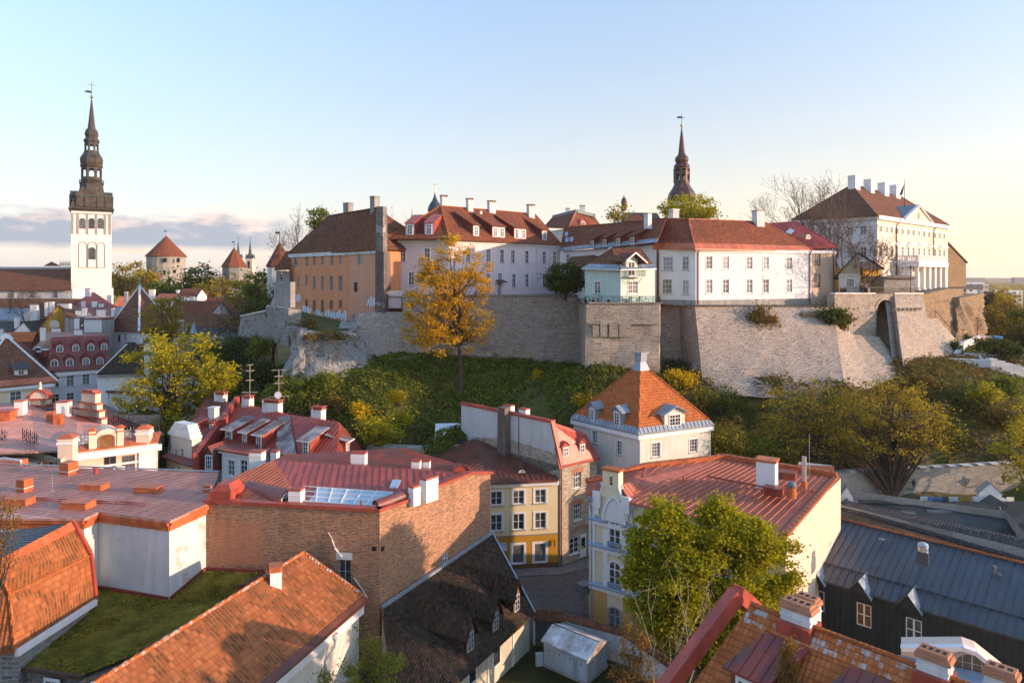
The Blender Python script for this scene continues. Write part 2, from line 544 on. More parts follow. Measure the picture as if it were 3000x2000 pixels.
def window(parent,w,u,zc0,zc1,wd,nx=2,ny=3,casing=.12,frame='white_paint',pane='glass',arch=False,sill='sill_metal',cut=True,depth=.14,name='window',trim=None,proud=.05,bar=.05,extra_v=None):
 u0,u1=u-wd/2,u+wd/2
 cut=cut and not arch
 o=-depth if cut else .0
 if cut:
  w.holes.append((u0,u1,zc0,zc1))
 f=MB()
 t=max(.05,min(.09,wd*.07))
 fo0,fo1=o+.01,o+.07
 if arch:
  n=10
  r=wd/2
  zs=zc1-r*(.55 if arch=='seg' else 1.0)
  def rim(rr):
   pts=[(u0-(rr-r),zc0)]
   for k in range(n+1):
    a=math.pi*(1-k/n)
    pts.append((u+rr*math.cos(a),zs+rr*math.sin(a)*(.55 if arch=='seg' else 1.0)))
   pts.append((u1+(rr-r),zc0))
   return pts
  def band(r0,r1,p0,p1):
   a,b=rim(r0),rim(r1)
   for i in range(len(a)-1):
    f.hexa([w.p(*a[i],p1),w.p(*a[i+1],p1),w.p(*a[i+1],p0),w.p(*a[i],p0),w.p(*b[i],p1),w.p(*b[i+1],p1),w.p(*b[i+1],p0),w.p(*b[i],p0)])
  band(r-t,r,0,.07)
  if casing:
   band(r,r+casing,0,.06+proud)
  w.wbox(f,u0,u1,zc0,zc0+t,0,.07)
 else:
  fo1+=.02
  w.wbox(f,u0,u0+t,zc0,zc1,fo0,fo1)
  w.wbox(f,u1-t,u1,zc0,zc1,fo0,fo1)
  w.wbox(f,u0+t,u1-t,zc0,zc0+t,fo0,fo1)
  w.wbox(f,u0+t,u1-t,zc1-t,zc1,fo0,fo1)
 for k in range(1,nx):
  uu=u0+(u1-u0)*k/nx
  bw=bar*(1.6 if(nx%2==0 and k==nx//2)else .8)
  w.wbox(f,uu-bw/2,uu+bw/2,zc0+t,zc1-t,fo0,fo1-.01)
 zrows=[zc0+(zc1-zc0)*k/ny for k in range(1,ny)]
 for k,zz in enumerate(zrows):
  bw=bar*(1.5 if(k==len(zrows)-1 and ny==3)else .8)
  a=math.sqrt(max(.0,(wd/2)**2-max(0,zz-(zc1-wd/2))**2))if arch is True else wd/2
  w.wbox(f,u-a+t,u+a-t,zz-bw/2,zz+bw/2,fo0,fo1-.015)
 mats=[frame,trim or frame,sill or frame]
 if casing and not arch:
  f.cur=1
  cz0=zc0-(.0 if sill else casing)
  w.wbox(f,u0-casing,u0,cz0,zc1+casing,0,proud)
  w.wbox(f,u1,u1+casing,cz0,zc1+casing,0,proud)
  w.wbox(f,u0,u1,zc1,zc1+casing,0,proud)
  if not sill:
   w.wbox(f,u0,u1,cz0,zc0,0,proud)
 if sill:
  f.cur=2
  e=casing+.04
  w.wbox(f,u0-e,u1+e,zc0-.09,zc0-.005,0,proud+.09)
 ob=f.build(name,mats,parent)
 g=MB()
 if arch:
  pts=[w.p(a,b,.03)for a,b in rim(wd/2-t*.5)]
  g.mesh(pts+[p_-V((w.n.x,w.n.y,0))*.02 for p_ in pts],[tuple(range(len(pts)-1,-1,-1)),tuple(range(len(pts),2*len(pts)))])
 else:
  e1,e2=random.uniform(-.012,.012),random.uniform(-.008,.008)
  qa=[(u0+t*.5,zc0+t*.5,e1+e2),(u1-t*.5,zc0+t*.5,-e1+e2),(u1-t*.5,zc1-t*.5,-e1-e2),(u0+t*.5,zc1-t*.5,e1-e2)]
  g.mesh([w.p(a,b,o+.035+e)for a,b,e in qa]+[w.p(a,b,o+.01)for a,b,e in qa],[(0,1,2,3),(7,6,5,4),(0,4,5,1),(1,5,6,2),(2,6,7,3),(3,7,4,0)])
 g.build('pane',pane,ob)
 return ob
def pwin(parent,w,px,py0,py1,wd=None,wpx=None,**kw):
 u,d=w.hit(px)
 if wd is None:
  wd=abs(w.hit(px+wpx/2)[0]-w.hit(px-wpx/2)[0])
 return window(parent,w,u,zat(py1,d),zat(py0,d),wd,**kw)
def rowwin(parent,w,pxs,ref,wd,**kw):
 _,d=w.hit(ref[0])
 z1,z0=zat(ref[1],d),zat(ref[2],d)
 return[window(parent,w,w.hit(px)[0],z0,z1,wd,**kw)for px in pxs]
def band(parent,w,z0,z1,out,mat,name='cornice',u0=.0,u1=None,ext=.0):
 m=MB()
 w.wbox(m,u0-ext,(w.L if u1 is None else u1)+ext,z0,z1,.002,out)
 return m.build(name,mat,parent)
def chimney(roof,px,py0,py1,d,w,dp,rz=.0,mat='white_wall',cap='red_sheet',pots=0,name='chimney',capx=1.18,caph=.16,down=.6,stub=False,flues=0):
 x,y=XY(px,d)
 z1,z0=zat(py0,d),zat(py1,d)-down
 m=MB()
 m.box((x,y,z0),w,dp,z1-z0-caph-(.25 if pots else 0),rz)
 if not stub:
  m.box((x,y,z1-caph-.42-(.25 if pots else 0)),w*1.07,dp*1.07,.1,rz)
 zt=z1-caph
 m.cur=1
 if pots:
  k=pots
  m.cur=2
  m.box((x,y,zt-.25),w*.8,dp*.8,.25,rz)
  m.cur=0
  ca,sa=math.cos(rz),math.sin(rz)
  for i in range(k+1):
   o=(i/k-.5)*w*.94
   m.box((x+o*ca,y+o*sa,zt-.25),w*.94/k*.35,dp*.98,.25,rz)
  m.cur=1
 m.box((x,y,zt),w*capx,dp*capx,caph,rz,.94,.94)
 if flues:
  ca,sa=math.cos(rz),math.sin(rz)
  m.box((x,y,zt+caph),w*.98,dp*.9,.16,rz,.96,.94)
  m.cur=2
  for i in range(flues):
   o=((i+.5)/flues-.5)*w*.86
   m.box((x+o*ca,y+o*sa,zt+caph+.14),w*.5/flues,dp*.36,.03,rz)
 return m.build(name,[mat,cap,'soot'],roof)
def ridge(mb,p,q,r=.14,n=6,step=None):
 p,q=V(p),V(q)
 mb.tube([p,q],r,n)
def offs(poly,d):
 n=len(poly)
 out=[]
 for i in range(n):
  a,b,c=V(poly[i-1]),V(poly[i]),V(poly[(i+1)%n])
  e1,e2=(b-a).normalized(),(c-b).normalized()
  n1,n2=V((e1.y,-e1.x)),V((e2.y,-e2.x))
  m=(n1+n2)
  m=m/max(.3,m.length_squared/2)
  out.append(b+m*d*(1.0))
 return out
def mid(a,b,t=.5):
 return a+(b-a)*t
def v3(p,z):
 return V((p[0],p[1],z))
# palette
plaster('white_wall',(.80,.785,.775),stain=.3)
plaster('white_shabby',(.72,.715,.71),stain=.6,dark=.6,patch=(.40,.37,.33),patch_amt=.63)
plaster('tower_white',(.74,.70,.67),stain=.25)
plaster('pink_wall',(.74,.61,.635),stain=.3,patch=(.62,.55,.56),patch_amt=.66)
plaster('orange_wall',(.72,.31,.155),stain=.45,dark=.7,patch=(.48,.40,.34),patch_amt=.62)
plaster('salmon_wall',(.66,.34,.215),stain=.35,patch=(.48,.40,.36),patch_amt=.68)
plaster('mint_wall',(.50,.63,.57),stain=.25)
plaster('beige_wall',(.58,.42,.31),stain=.3)
plaster('cream_wall',(.70,.65,.57),stain=.45)
plaster('peach_wall',(.72,.57,.45),stain=.4,dark=.78)
plaster('lavender_wall',(.66,.63,.68),stain=.2)
plaster('yellow_wall',(.74,.62,.37),stain=.15)
plaster('ochre_wall',(.50,.26,.03),stain=.25)
plaster('gold_gable',(.60,.36,.07),stain=.8,dark=.5,sc=.3)
plaster('stenbock_wall',(.74,.62,.50),stain=.2)
plaster('pale_yellow',(.74,.64,.45),stain=.15)
plaster('ochre_base',(.62,.36,.13),stain=.3)
plaster('court_wall',(.58,.55,.43),stain=.6,dark=.5)
plaster('plinth_brown',(.16,.09,.04),stain=.3)
plaster('grey_plaster',(.36,.35,.34),stain=.6,dark=.5)
plaster('old_plaster',(.24,.22,.205),stain=.8,dark=.5,patch=(.34,.32,.30),patch_amt=.6)
plaster('soot_plaster',(.20,.16,.14),stain=.8,dark=.45,patch=(.30,.27,.25),patch_amt=.6)
plaster('rough_white',(.64,.65,.67),stain=.6,dark=.72,patch=(.47,.43,.37),patch_amt=.61)
plaster('dusty_yard',(.16,.14,.12),stain=.5)
flat('white_paint',(.74,.74,.74),.5,var=.08)
flat('soot',(.02,.018,.016),.9)
flat('grey_trim',(.30,.27,.25),.85)
flat('sill_metal',(.30,.36,.42),.4,.2,var=.15)
flat('brown_frame',(.22,.13,.07),.6)
flat('brown_dark',(.10,.055,.035),.8)
flat('grey_frame',(.38,.38,.38),.6)
flat('gold',(.85,.55,.12),.25,1.0,var=.1)
flat('iron',(.025,.025,.027),.5,.2)
flat('pipe_red',(.34,.06,.035),.45)
flat('pipe_brown',(.22,.09,.05),.5)
flat('pipe_white',(.62,.64,.66),.45)
flat('zinc',(.36,.42,.48),.38,.4,var=.2)
flat('zinc_dark',(.16,.18,.20),.45,.3,var=.25)
flat('steel',(.52,.54,.56),.3,.7,var=.12)
flat('blue_metal',(.26,.35,.44),.4,.2,var=.15)
flat('graffiti_white',(.74,.75,.78),.7,var=.1)
flat('graffiti_blue',(.05,.22,.50),.7)
flat('graffiti_black',(.02,.02,.03),.7)
flat('graffiti_violet',(.10,.07,.22),.7)
flat('graffiti_teal',(.10,.45,.45),.7)
flat('tarp',(.70,.72,.75),.5,var=.2)
flat('bark',(.085,.06,.045),.95,var=.4,sc=3.0)
flat('bark_grey',(.20,.16,.13),.95,var=.4,sc=3.0)
flat('bark_pale',(.42,.36,.30),.9,var=.4,sc=4.0)
flat('twig',(.10,.07,.055),.95,var=.3)
flat('copper_dark',(.085,.070,.055),.5,.35,var=.5,sc=.8)
flat('copper_brown',(.10,.058,.046),.42,.4,var=.4,sc=.8)
flat('copper_green',(.085,.115,.11),.5,.3,var=.5,sc=.7)
flat('onion_grey',(.055,.065,.075),.4,.3)
flat('skin',(.50,.31,.23),.6)
flat('cloth_black',(.02,.02,.025),.9)
flat('cloth_grey',(.20,.20,.22),.9)
flat('cloth_pale',(.55,.52,.50),.9)
flat('hair_dark',(.03,.02,.015),.8)
flat('jeans',(.05,.07,.13),.9)
flat('blue_canvas',(.05,.22,.55),.7)
flat('lime_sign',(.35,.62,.05),.6)
flat('poster_blue',(.10,.26,.52),.5,var=.6,sc=1.6)
flat('poster_white',(.66,.70,.74),.5,var=.25,sc=1.6)
flat('poster_dark',(.12,.12,.14),.5,var=.6,sc=2.0)
flat('poster_pink',(.62,.28,.34),.5,var=.3,sc=2.0)
flat('white_coping',(.72,.70,.66),.8)
flat('wood_planks',(.42,.33,.22),.8)
flat('wood_red',(.22,.10,.06),.8)
glassmat('glass')
glassmat('glass_pale',(.10,.11,.12),(.5,.52,.55),.7)
glassmat('glass_curtain',(.06,.065,.07),(.6,.58,.55),.8)
glassmat('glass_sky',(.30,.40,.48),(.36,.46,.55),.5)
glassmat('glass_warm',(.16,.07,.025),(.35,.17,.06),.8)
T_BROWN=[(.0,(.125,.047,.025)),(.5,(.19,.072,.036)),(1.0,(.26,.105,.053))]
T_RED=[(.0,(.17,.048,.024)),(.5,(.235,.07,.034)),(1.0,(.30,.098,.048))]
T_ORANGE=[(.0,(.40,.105,.028)),(.5,(.46,.13,.036)),(1.0,(.52,.16,.045))]
tiles('tiles_brown',T_BROWN,moss_amt=.55)
tiles('tiles_red',T_RED,moss_amt=.35)
tiles('tiles_orange',T_ORANGE,bw=.27,bh=.40,moss=(.14,.05,.02),moss_amt=.25,bstr=.7)
tiles('tiles_mottled',[(.0,(.30,.090,.032)),(.5,(.36,.118,.042)),(1.0,(.42,.15,.058))],bw=.30,bh=.44,moss=(.06,.045,.018),moss_amt=.72,moss_sc=.3,bstr=1.0,core=True)
tiles('tiles_black',[(.0,(.022,.016,.012)),(.6,(.05,.033,.023)),(1.0,(.10,.052,.033))],moss=(.045,.040,.018),moss_amt=.8,moss_sc=.5)
tiles('tiles_slate',[(.0,(.05,.048,.047)),(.6,(.075,.072,.07)),(1.0,(.11,.10,.10))],bw=.3,bh=.25,moss_amt=.3,bstr=.5)
tiles('tiles_lichen',T_ORANGE,bw=.24,bh=.36,moss=(.50,.45,.42),moss_amt=.8,moss_sc=1.6)
sheet('red_roof',(.44,.13,.075),dirt=(.35,.10,.06),dirt_amt=.5,rough=.5)
sheet('red_sheet',(.38,.068,.042),dirt=(.22,.05,.04),dirt_amt=.5)
sheet('red_old',(.26,.050,.033),dirt=(.11,.06,.05),dirt_amt=.7)
sheet('maroon_sheet',(.17,.028,.020),dirt=(.23,.07,.05),dirt_amt=.5)
sheet('rose_sheet',(.52,.27,.22),dirt=(.44,.19,.14),dirt_amt=.5,rough=.33)
sheet('orange_sheet',(.47,.125,.045),dirt=(.33,.08,.03),dirt_amt=.4)
sheet('brown_sheet',(.115,.045,.026),dirt=(.20,.055,.035),dirt_amt=.8)
sheet('black_sheet',(.058,.072,.088),dirt=(.085,.085,.08),dirt_amt=.4,rough=.40)
sheet('charcoal_sheet',(.021,.031,.035),dirt=(.03,.04,.044),dirt_amt=.3,rough=.5)
sheet('grey_sheet',(.25,.30,.35),dirt=(.18,.2,.22),dirt_amt=.4,rough=.4)
sheet('rust_white',(.66,.67,.68),dirt=(.30,.19,.12),dirt_amt=.9,rough=.6)
sheet('speckled',(.15,.10,.09),dirt=(.42,.36,.34),dirt_amt=.8,rough=.7)
sheet('kiosk_paint',(.36,.43,.48),dirt=(.28,.32,.35),dirt_amt=.4,rough=.5)
sheet('gate_grey',(.085,.10,.11),dirt_amt=.3,rough=.5)
brick('brick_wall',(.50,.22,.11),(.15,.075,.045),(.50,.38,.27),bw=.36,bh=.125,msize=.017,dirt=(.26,.15,.08),dirt_amt=.35,white=(.55,.50,.45),white_lo=.70)
brick('brick_red',(.50,.21,.12),(.36,.145,.08),(.46,.29,.19),bw=.36,bh=.125,msize=.017,dirt=(.34,.15,.08),dirt_amt=.3)
brick('white_brick',(.66,.66,.66),(.58,.58,.59),(.42,.42,.42),bw=.30,bh=.11,dirt=(.45,.44,.42),dirt_amt=.5)
brick('wall_stone',(.125,.088,.066),(.345,.275,.215),(.54,.475,.415),bw=.72,bh=.27,msize=.05,dirt=(.40,.335,.28),dirt_amt=.75,warp=.3,bstr=.9,dsc=.16,white=(.43,.38,.335),white_lo=.57)
brick('pale_stone',(.414,.34,.274),(.222,.174,.133),(.488,.429,.363),bw=1.0,bh=.36,msize=.05,dirt=(.414,.34,.274),dirt_amt=.5,warp=.14,bstr=.9,dsc=.16,white=(.222,.185,.148),white_lo=.64)
brick('cliff_stone',(.40,.27,.16),(.30,.21,.13),(.20,.14,.09),bw=1.3,bh=.32,msize=.05,dirt=(.24,.165,.105),dirt_amt=.75,warp=.25,bstr=1.0,dsc=.14)
brick('grey_stone',(.289,.281,.264),(.128,.119,.106),(.408,.399,.391),bw=.85,bh=.32,msize=.06,dirt=(.255,.242,.217),dirt_amt=.75,warp=.3,bstr=1.0,dsc=.2,white=(.102,.0935,.0638),white_lo=.55)
brick('rubble',(.50,.42,.32),(.17,.125,.09),(.55,.49,.41),bw=.5,bh=.2,msize=.035,dirt=(.36,.28,.20),dirt_amt=.5,warp=.12,bstr=.9)
brick('lime_wall',(.44,.41,.36),(.30,.27,.235),(.50,.47,.42),bw=.8,bh=.2,msize=.03,dirt=(.22,.20,.165),dirt_amt=.6,warp=.15,bstr=.8)
brick('planks',(.50,.40,.27),(.46,.36,.24),(.20,.15,.10),bw=9.0,bh=.28,msize=.02,dirt_amt=.2)
brick('cobbles',(.24,.20,.18),(.14,.115,.105),(.06,.05,.045),bw=.42,bh=.26,msize=.045,dirt=(.15,.125,.11),dirt_amt=.5,warp=.1,bstr=.9)
brick('paving',(.24,.205,.185),(.19,.165,.15),(.11,.095,.09),bw=1.1,bh=.7,msize=.03,dirt=(.17,.14,.125),dirt_amt=.5)
leafmat('leaf_gold',(.42,.22,.012),(.64,.38,.025),(.74,.50,.06),.45)
leafmat('leaf_yellow',(.24,.22,.012),(.44,.38,.02),(.60,.50,.03),.45)
leafmat('leaf_chestnut',(.15,.165,.008),(.38,.36,.014),(.56,.47,.022),.5)
leafmat('leaf_olive',(.19,.155,.018),(.38,.28,.028),(.58,.40,.045),.45)
leafmat('leaf_dark',(.03,.052,.012),(.075,.10,.018),(.17,.165,.028),.35)
leafmat('leaf_green',(.07,.095,.014),(.17,.205,.025),(.32,.31,.04),.4)
leafmat('leaf_moss',(.05,.045,.010),(.20,.165,.02),(.42,.33,.04),.2)
leafmat('leaf_rust',(.20,.10,.02),(.32,.17,.04),(.40,.24,.06),.4)
leafmat('leaf_forsythia',(.40,.27,.008),(.58,.40,.012),(.66,.48,.02),.45)
leafmat('leaf_fresh',(.12,.13,.015),(.26,.26,.03),(.38,.34,.04),.45)
leafmat('leaf_shrub',(.08,.06,.018),(.18,.125,.03),(.30,.19,.045),.35)
def groundmat(name,stops,sc=.35,sc2=4.0,bstr=.6,bd=.25):
 m,nt,b=newmat(name)
 p=objpos(nt)
 n1=nd(nt,'ShaderNodeTexNoise',i_Vector=p,i_Scale=sc,i_Detail=7.0,i_Roughness=.65)
 n2=nd(nt,'ShaderNodeTexNoise',i_Vector=p,i_Scale=sc2,i_Detail=5.0,i_Roughness=.7)
 f=mth(nt,'ADD',mth(nt,'MULTIPLY',n1.outputs[0],.6),mth(nt,'MULTIPLY',n2.outputs[0],.4))
 setc(nt,b.inputs['Base Color'],ramp(nt,f,stops))
 b.inputs['Roughness'].default_value=.95
 b.inputs['Specular IOR Level'].default_value=.1
 bump(nt,b,n2.outputs[0],bstr,bd)
 return m
groundmat('earth_slope',[(.32,(.035,.05,.012)),(.47,(.075,.09,.02)),(.55,(.12,.105,.045)),(.66,(.20,.155,.11))])
groundmat('moss_roof',[(.33,(.05,.042,.010)),(.45,(.11,.095,.014)),(.54,(.19,.165,.022)),(.66,(.27,.23,.05))],.5,3.2,.9,.3)
groundmat('yard_grass',[(.3,(.018,.020,.008)),(.5,(.035,.040,.013)),(.7,(.06,.055,.025))])
groundmat('plateau_soil',[(.3,(.09,.08,.06)),(.6,(.16,.14,.11))])
groundmat('far_land',[(.30,(.05,.045,.025)),(.45,(.10,.075,.03)),(.55,(.17,.115,.035)),(.7,(.22,.15,.06))],.012,.08,.3,2.0)
# the ground
CTRL=[]
def cp(px,py,d):
 p=P(px,py,d)
 CTRL.append((p.x,p.y,p.z))
for q in[(843,1112,105),(1094,1076,109),(1035,1060,112),(1139,1042,114),(1300,1040,115),(1500,1052,115),(1699,1068,115),(1710,1085,110),(1960,1060,112),(2065,1122,97),(2250,1130,96),(2475,1132,96),(2647,1072,106),(2735,1050,115),(3000,1100,113),(1380,1150,106),(1300,1290,94),(1100,1250,97),(1000,1200,100),(1560,1230,97),(1700,1180,95),(900,1180,101),(1250,1315,91),(2500,1340,89),(2800,1330,89),(3000,1330,88),(2200,1250,94),(2650,1200,98),(2950,1200,100),(3000,1040,120)]:
 cp(*q)
for x,y,z in[(-60,118,6),(-50,125,7),(-75,120,4),(-40,96,8),(-25,88,5),(-12,92,9),(-10,86,2),(30,84,4.5),(45,84,4.8),(60,84,4.5),(10,88,5),(35,91,8.6),(75,95,8),(90,110,14),(5,80,0),(15,78,0),(30,75,1.5),(45,78,3),(-55,135,9),(-70,150,6),(-60,160,12),(-85,130,2),(-90,170,3),(-110,110,1),(-110,200,2),(-60,200,8),(-40,75,0),(-30,70,0),(-70,80,0),(-95,90,0),(100,90,3),(120,120,8),(30,103,18.3),(38,101,18.2),(45,101,18.2),(42,107,17),(52,107,18),(130,150,4),(100,150,10),(150,200,0)]:
 CTRL.append((x,y,z))
for x in range(-140,160,35):
 for y in(20,45,62):
  CTRL.append((x,y,.0))
 CTRL.append((x,280,.0))
for y in range(20,290,45):
 CTRL.append((-175,y,.0))
 CTRL.append((185,y,.0))
_C=np.array(CTRL)
for q in[(1713,1088,99.5),(1930,1112,98.5),(1820,1100,98.3)]:
 cp(*q)
_C=np.array(CTRL)
_R=np.sqrt(((_C[:,None,:2]-_C[None,:,:2])**2).sum(2)+9.0)
_W=np.linalg.solve(np.vstack([np.hstack([_R+np.eye(len(_C))*.02,np.ones((len(_C),1))]),np.append(np.ones(len(_C)),0)]),np.append(_C[:,2],0))
def ground_z(x,y):
 x,y=np.atleast_1d(np.asarray(x,float)),np.atleast_1d(np.asarray(y,float))
 r=np.sqrt((x[:,None]-_C[None,:,0])**2+(y[:,None]-_C[None,:,1])**2+9.0)
 z=np.maximum(r@_W[:-1]+_W[-1],.0)
 z=np.where((np.abs(x-1)<11.5)&(y<85.5),0,z)
 return np.where(y<76.0,np.minimum(z,np.maximum(0,(y-71)*.8)),z)
def gz(x,y):
 return float(ground_z(x,y)[0])
def make_ground():
 xs=np.concatenate([[-30000,-6000,-1500,-400,-250],np.arange(-180,190.1,2.5),[260,420,1500,6000,30000]])
 ys=np.concatenate([[-400,-60,0],np.arange(20,290.1,2.5),[360,700,1800,6000,30000]])
 X,Y=np.meshgrid(xs,ys)
 Z=np.zeros(X.size)
 f=(np.abs(X.ravel())<200)&(Y.ravel()>15)&(Y.ravel()<300)
 Z[f]=ground_z(X.ravel()[f],Y.ravel()[f])
 Zr=np.array([mnoise.noise(V((a*.25,b*.25,0)))for a,b in zip(X.ravel(),Y.ravel())])
 amp=np.clip((Z-1.0)/4.0,0,1)*.7
 Z=Z+Zr*amp
 vs=np.stack([X.ravel(),Y.ravel(),Z],1)
 nx,ny=len(xs),len(ys)
 m1,m2=[],[]
 for j in range(ny-1):
  for i in range(nx-1):
   a=j*nx+i
   m1.append((a,a+1,a+nx+1,a+nx))
   far=abs(xs[i])>185 or ys[j]>284 or abs(xs[i+1])>200
   m2.append(1 if far else 0)
 me=bpy.data.meshes.new('ground')
 me.from_pydata([tuple(v)for v in vs],[],m1)
 me.materials.append(MATS['earth_slope'])
 me.materials.append(MATS['far_land'])
 me.polygons.foreach_set('material_index',m2)
 me.polygons.foreach_set('use_smooth',[True]*len(m1))
 o=bpy.data.objects.new('ground',me)
 COL.objects.link(o)
 o['kind']='structure'
make_ground()
def sheet_poly(name,pts,mat,kind='structure'):
 m=MB()
 m.poly(pts)
 o=m.build(name,mat)
 o['kind']=kind
 return o
sheet_poly('street',[(-8,62.5,.03),(3.5,64.0,.03),(9.6,66.4,.03),(9.9,82,.03),(4.0,78.5,.03),(-10,77,.03)],'cobbles')
_pv=MB()
_pv.prism([(-8,76.5),(0,77.3),(5.9,78.0),(11.5,81.3),(10.4,83.6),(5.6,79.9),(-8,79)],.0,.15)
_o=_pv.build('pavement','paving')
_o['kind']='structure'
_pv=MB()
_pv.prism([(7.3,66.9),(4.6,64.3),(6.0,62.6),(9.6,65.0)],.0,.14)
_o=_pv.build('pavement','paving')
_o['kind']='structure'
sheet_poly('courtyard_lawn',[(-9,44,.04),(14,44,.04),(14,55,.04),(5,62.6,.04),(2.0,62.8,.04),(-9,52,.04)],'yard_grass')
def plateau():
 top=[P(812,852,151),P(862,852,158),P(1026,905,137),P(1120,902,122),P(1190,868,118.6),P(1692,868,118.6),P(1700,889,103),P(1930,889,103),P(1990,895,107),P(2040,896,103),P(2440,898,112),P(2452,862,113.5),P(2700,862,122),P(2800,846,140),P(2880,850,165)]
 back=[V((150,330,30)),V((-40,330,30)),V((-66,230,30))]
 m=MB()
 for i in range(len(top)-1):
  a,b=top[i],top[i+1]
  a2=V((a.x*(2.0 if i>1 else 1.35),330 if i>1 else 192,30.5))
  b2=V((b.x*(2.0 if i>0 else 1.35),330 if i>0 else 192,30.5))
  m.poly([a,b,b2,a2])
 o=m.build('hilltop_ground','plateau_soil')
 o['kind']='structure'
 m=MB()
 m.poly([P(843,957,112.3),P(880,964,108.4),P(950,979,108.9),P(1042,969,113.4),v3(XY(1056,118.5),25.5),v3(XY(1112,124),25.8),v3(XY(1023,134),25),v3(XY(846,153),27),v3(XY(842,120),26.6)])
 o=m.build('ledge_ground','earth_slope')
 o['kind']='structure'
plateau()
# trees and bushes
def leaf_cards(centers,size,rng,up=.35,aspect=.75):
 n=len(centers)
 nrm=rng.normal(size=(n,3))
 nrm[:,2]=np.abs(nrm[:,2])+up
 nrm/=np.linalg.norm(nrm,axis=1,keepdims=True)
 a=rng.normal(size=(n,3))
 t=np.cross(nrm,a)
 t/=np.linalg.norm(t,axis=1,keepdims=True)+1e-9
 b=np.cross(nrm,t)
 s=size*rng.uniform(.6,1.35,size=(n,1))
 vs=np.empty((n,4,3))
 vs[:,0]=centers-t*s
 vs[:,1]=centers-b*s*aspect+nrm*s*.25
 vs[:,2]=centers+t*s
 vs[:,3]=centers+b*s*aspect+nrm*s*.25
 return vs.reshape(-1,3)
def cards_object(name,vs,mat,parent=None,org=None):
 n=len(vs)//4
 o_=ORG[parent.name]if parent is not None else(org if org is not None else V(vs.mean(0)))
 me=bpy.data.meshes.new(name)
 me.vertices.add(len(vs))
 me.vertices.foreach_set('co',(vs-np.array(o_)).astype(np.float32).ravel())
 me.loops.add(len(vs))
 me.loops.foreach_set('vertex_index',np.arange(len(vs),dtype=np.int32))
 me.polygons.add(n)
 me.polygons.foreach_set('loop_start',np.arange(0,len(vs),4,dtype=np.int32))
 me.update(calc_edges=True)
 me.materials.append(MATS[mat])
 o=bpy.data.objects.new(name,me)
 COL.objects.link(o)
 if parent is not None:
  o.parent=parent
 else:
  o.location=o_
 ORG[o.name]=V(o_)
 return o
def clump_points(lobes,nclump,nleaf,spread,rng,shell=.55):
 vol=np.array([l[3]*l[4]*l[5]for l in lobes])**.75
 pick=rng.choice(len(lobes),size=nclump,p=vol/vol.sum())
 d=rng.normal(size=(nclump,3))
 d/=np.linalg.norm(d,axis=1,keepdims=True)
 r=rng.uniform(shell,1.0,size=(nclump,1))**.7
 L=np.array(lobes)[pick]
 cl=L[:,:3]+d*r*L[:,3:]
 k=rng.integers(0,nclump,size=nleaf)
 g=rng.normal(size=(nleaf,3))*np.array([1,1,.6])
 sp=spread*rng.uniform(.5,1.2,size=(nclump,1))
 return cl,cl[k]+g*sp[k]
def branch_to(mb,base,tops,tr,rng,lean=.35,n=5):
 for c in tops:
  c=V(c)
  a=rng.uniform(.3,.95)
  s=V((base[0],base[1],base[2]+(c.z-base[2])*a*.75))
  m1=s.lerp(c,.45)+V((rng.normal()*.3,rng.normal()*.3,(c.z-s.z)*-.12+rng.normal()*.2))
  r0=max(.03,tr*.35*(1-a*.5))
  mb.tube([s,m1,c],[r0,r0*.6,.015],n,caps=False)
def tree(name,label,base,lobes,nclump,nleaf,leaf,mat,tr=.22,spread=.8,seed=1,bark='bark',group=None,cat='tree',limbs=24,trunk_top=None,shell=.5,lean=(0,0),kmin=1):
 rng=np.random.default_rng(seed)
 root=thing(name,label,cat,base,group)
 cl,pts=clump_points(lobes,nclump,nleaf,spread,rng,shell)
 cz=max(l[2]+l[5]*.3 for l in lobes)if trunk_top is None else trunk_top
 m=MB()
 m.dd=False
 cxy=np.mean([[l[0],l[1]]for l in lobes],axis=0)
 pts_t,rr=[],[]
 for k in range(7):
  t=k/6
  pts_t.append(V((base[0]+(cxy[0]-base[0])*t**1.5+lean[0]*math.sin(t*3)+rng.normal()*.06,base[1]+(cxy[1]-base[1])*t**1.5+rng.normal()*.06,base[2]-.3+(cz-base[2])*t)))
  rr.append(tr*(1.25 if k==0 else 1.0)*(1-.85*t))
 m.tube(pts_t,rr,7)
 for c in cl[rng.permutation(nclump)[:limbs]]:
  c=V(c)
  k=int(rng.integers(kmin,6))
  s=pts_t[k]
  if c.z-s.z<.4:
   s=pts_t[max(kmin,k-2)]
  m1=s.lerp(c,.5)+V((rng.normal()*.25,rng.normal()*.25,(c-s).length*.06))
  r0=rr[k]*.5+.02
  m.tube([s,m1,c],[r0,r0*.55,.015],5,caps=False)
  for _ in range(3):
   e=m1.lerp(c,rng.uniform(.0,.8))
   q=e+V(rng.normal(size=3)*spread*1.1)
   m.tube([e,q],[r0*.3,.01],3,caps=False)
 m.build('trunk',bark,root,dedupe=False)
 cards_object('crown',leaf_cards(pts,leaf,rng),mat,root)
 return root
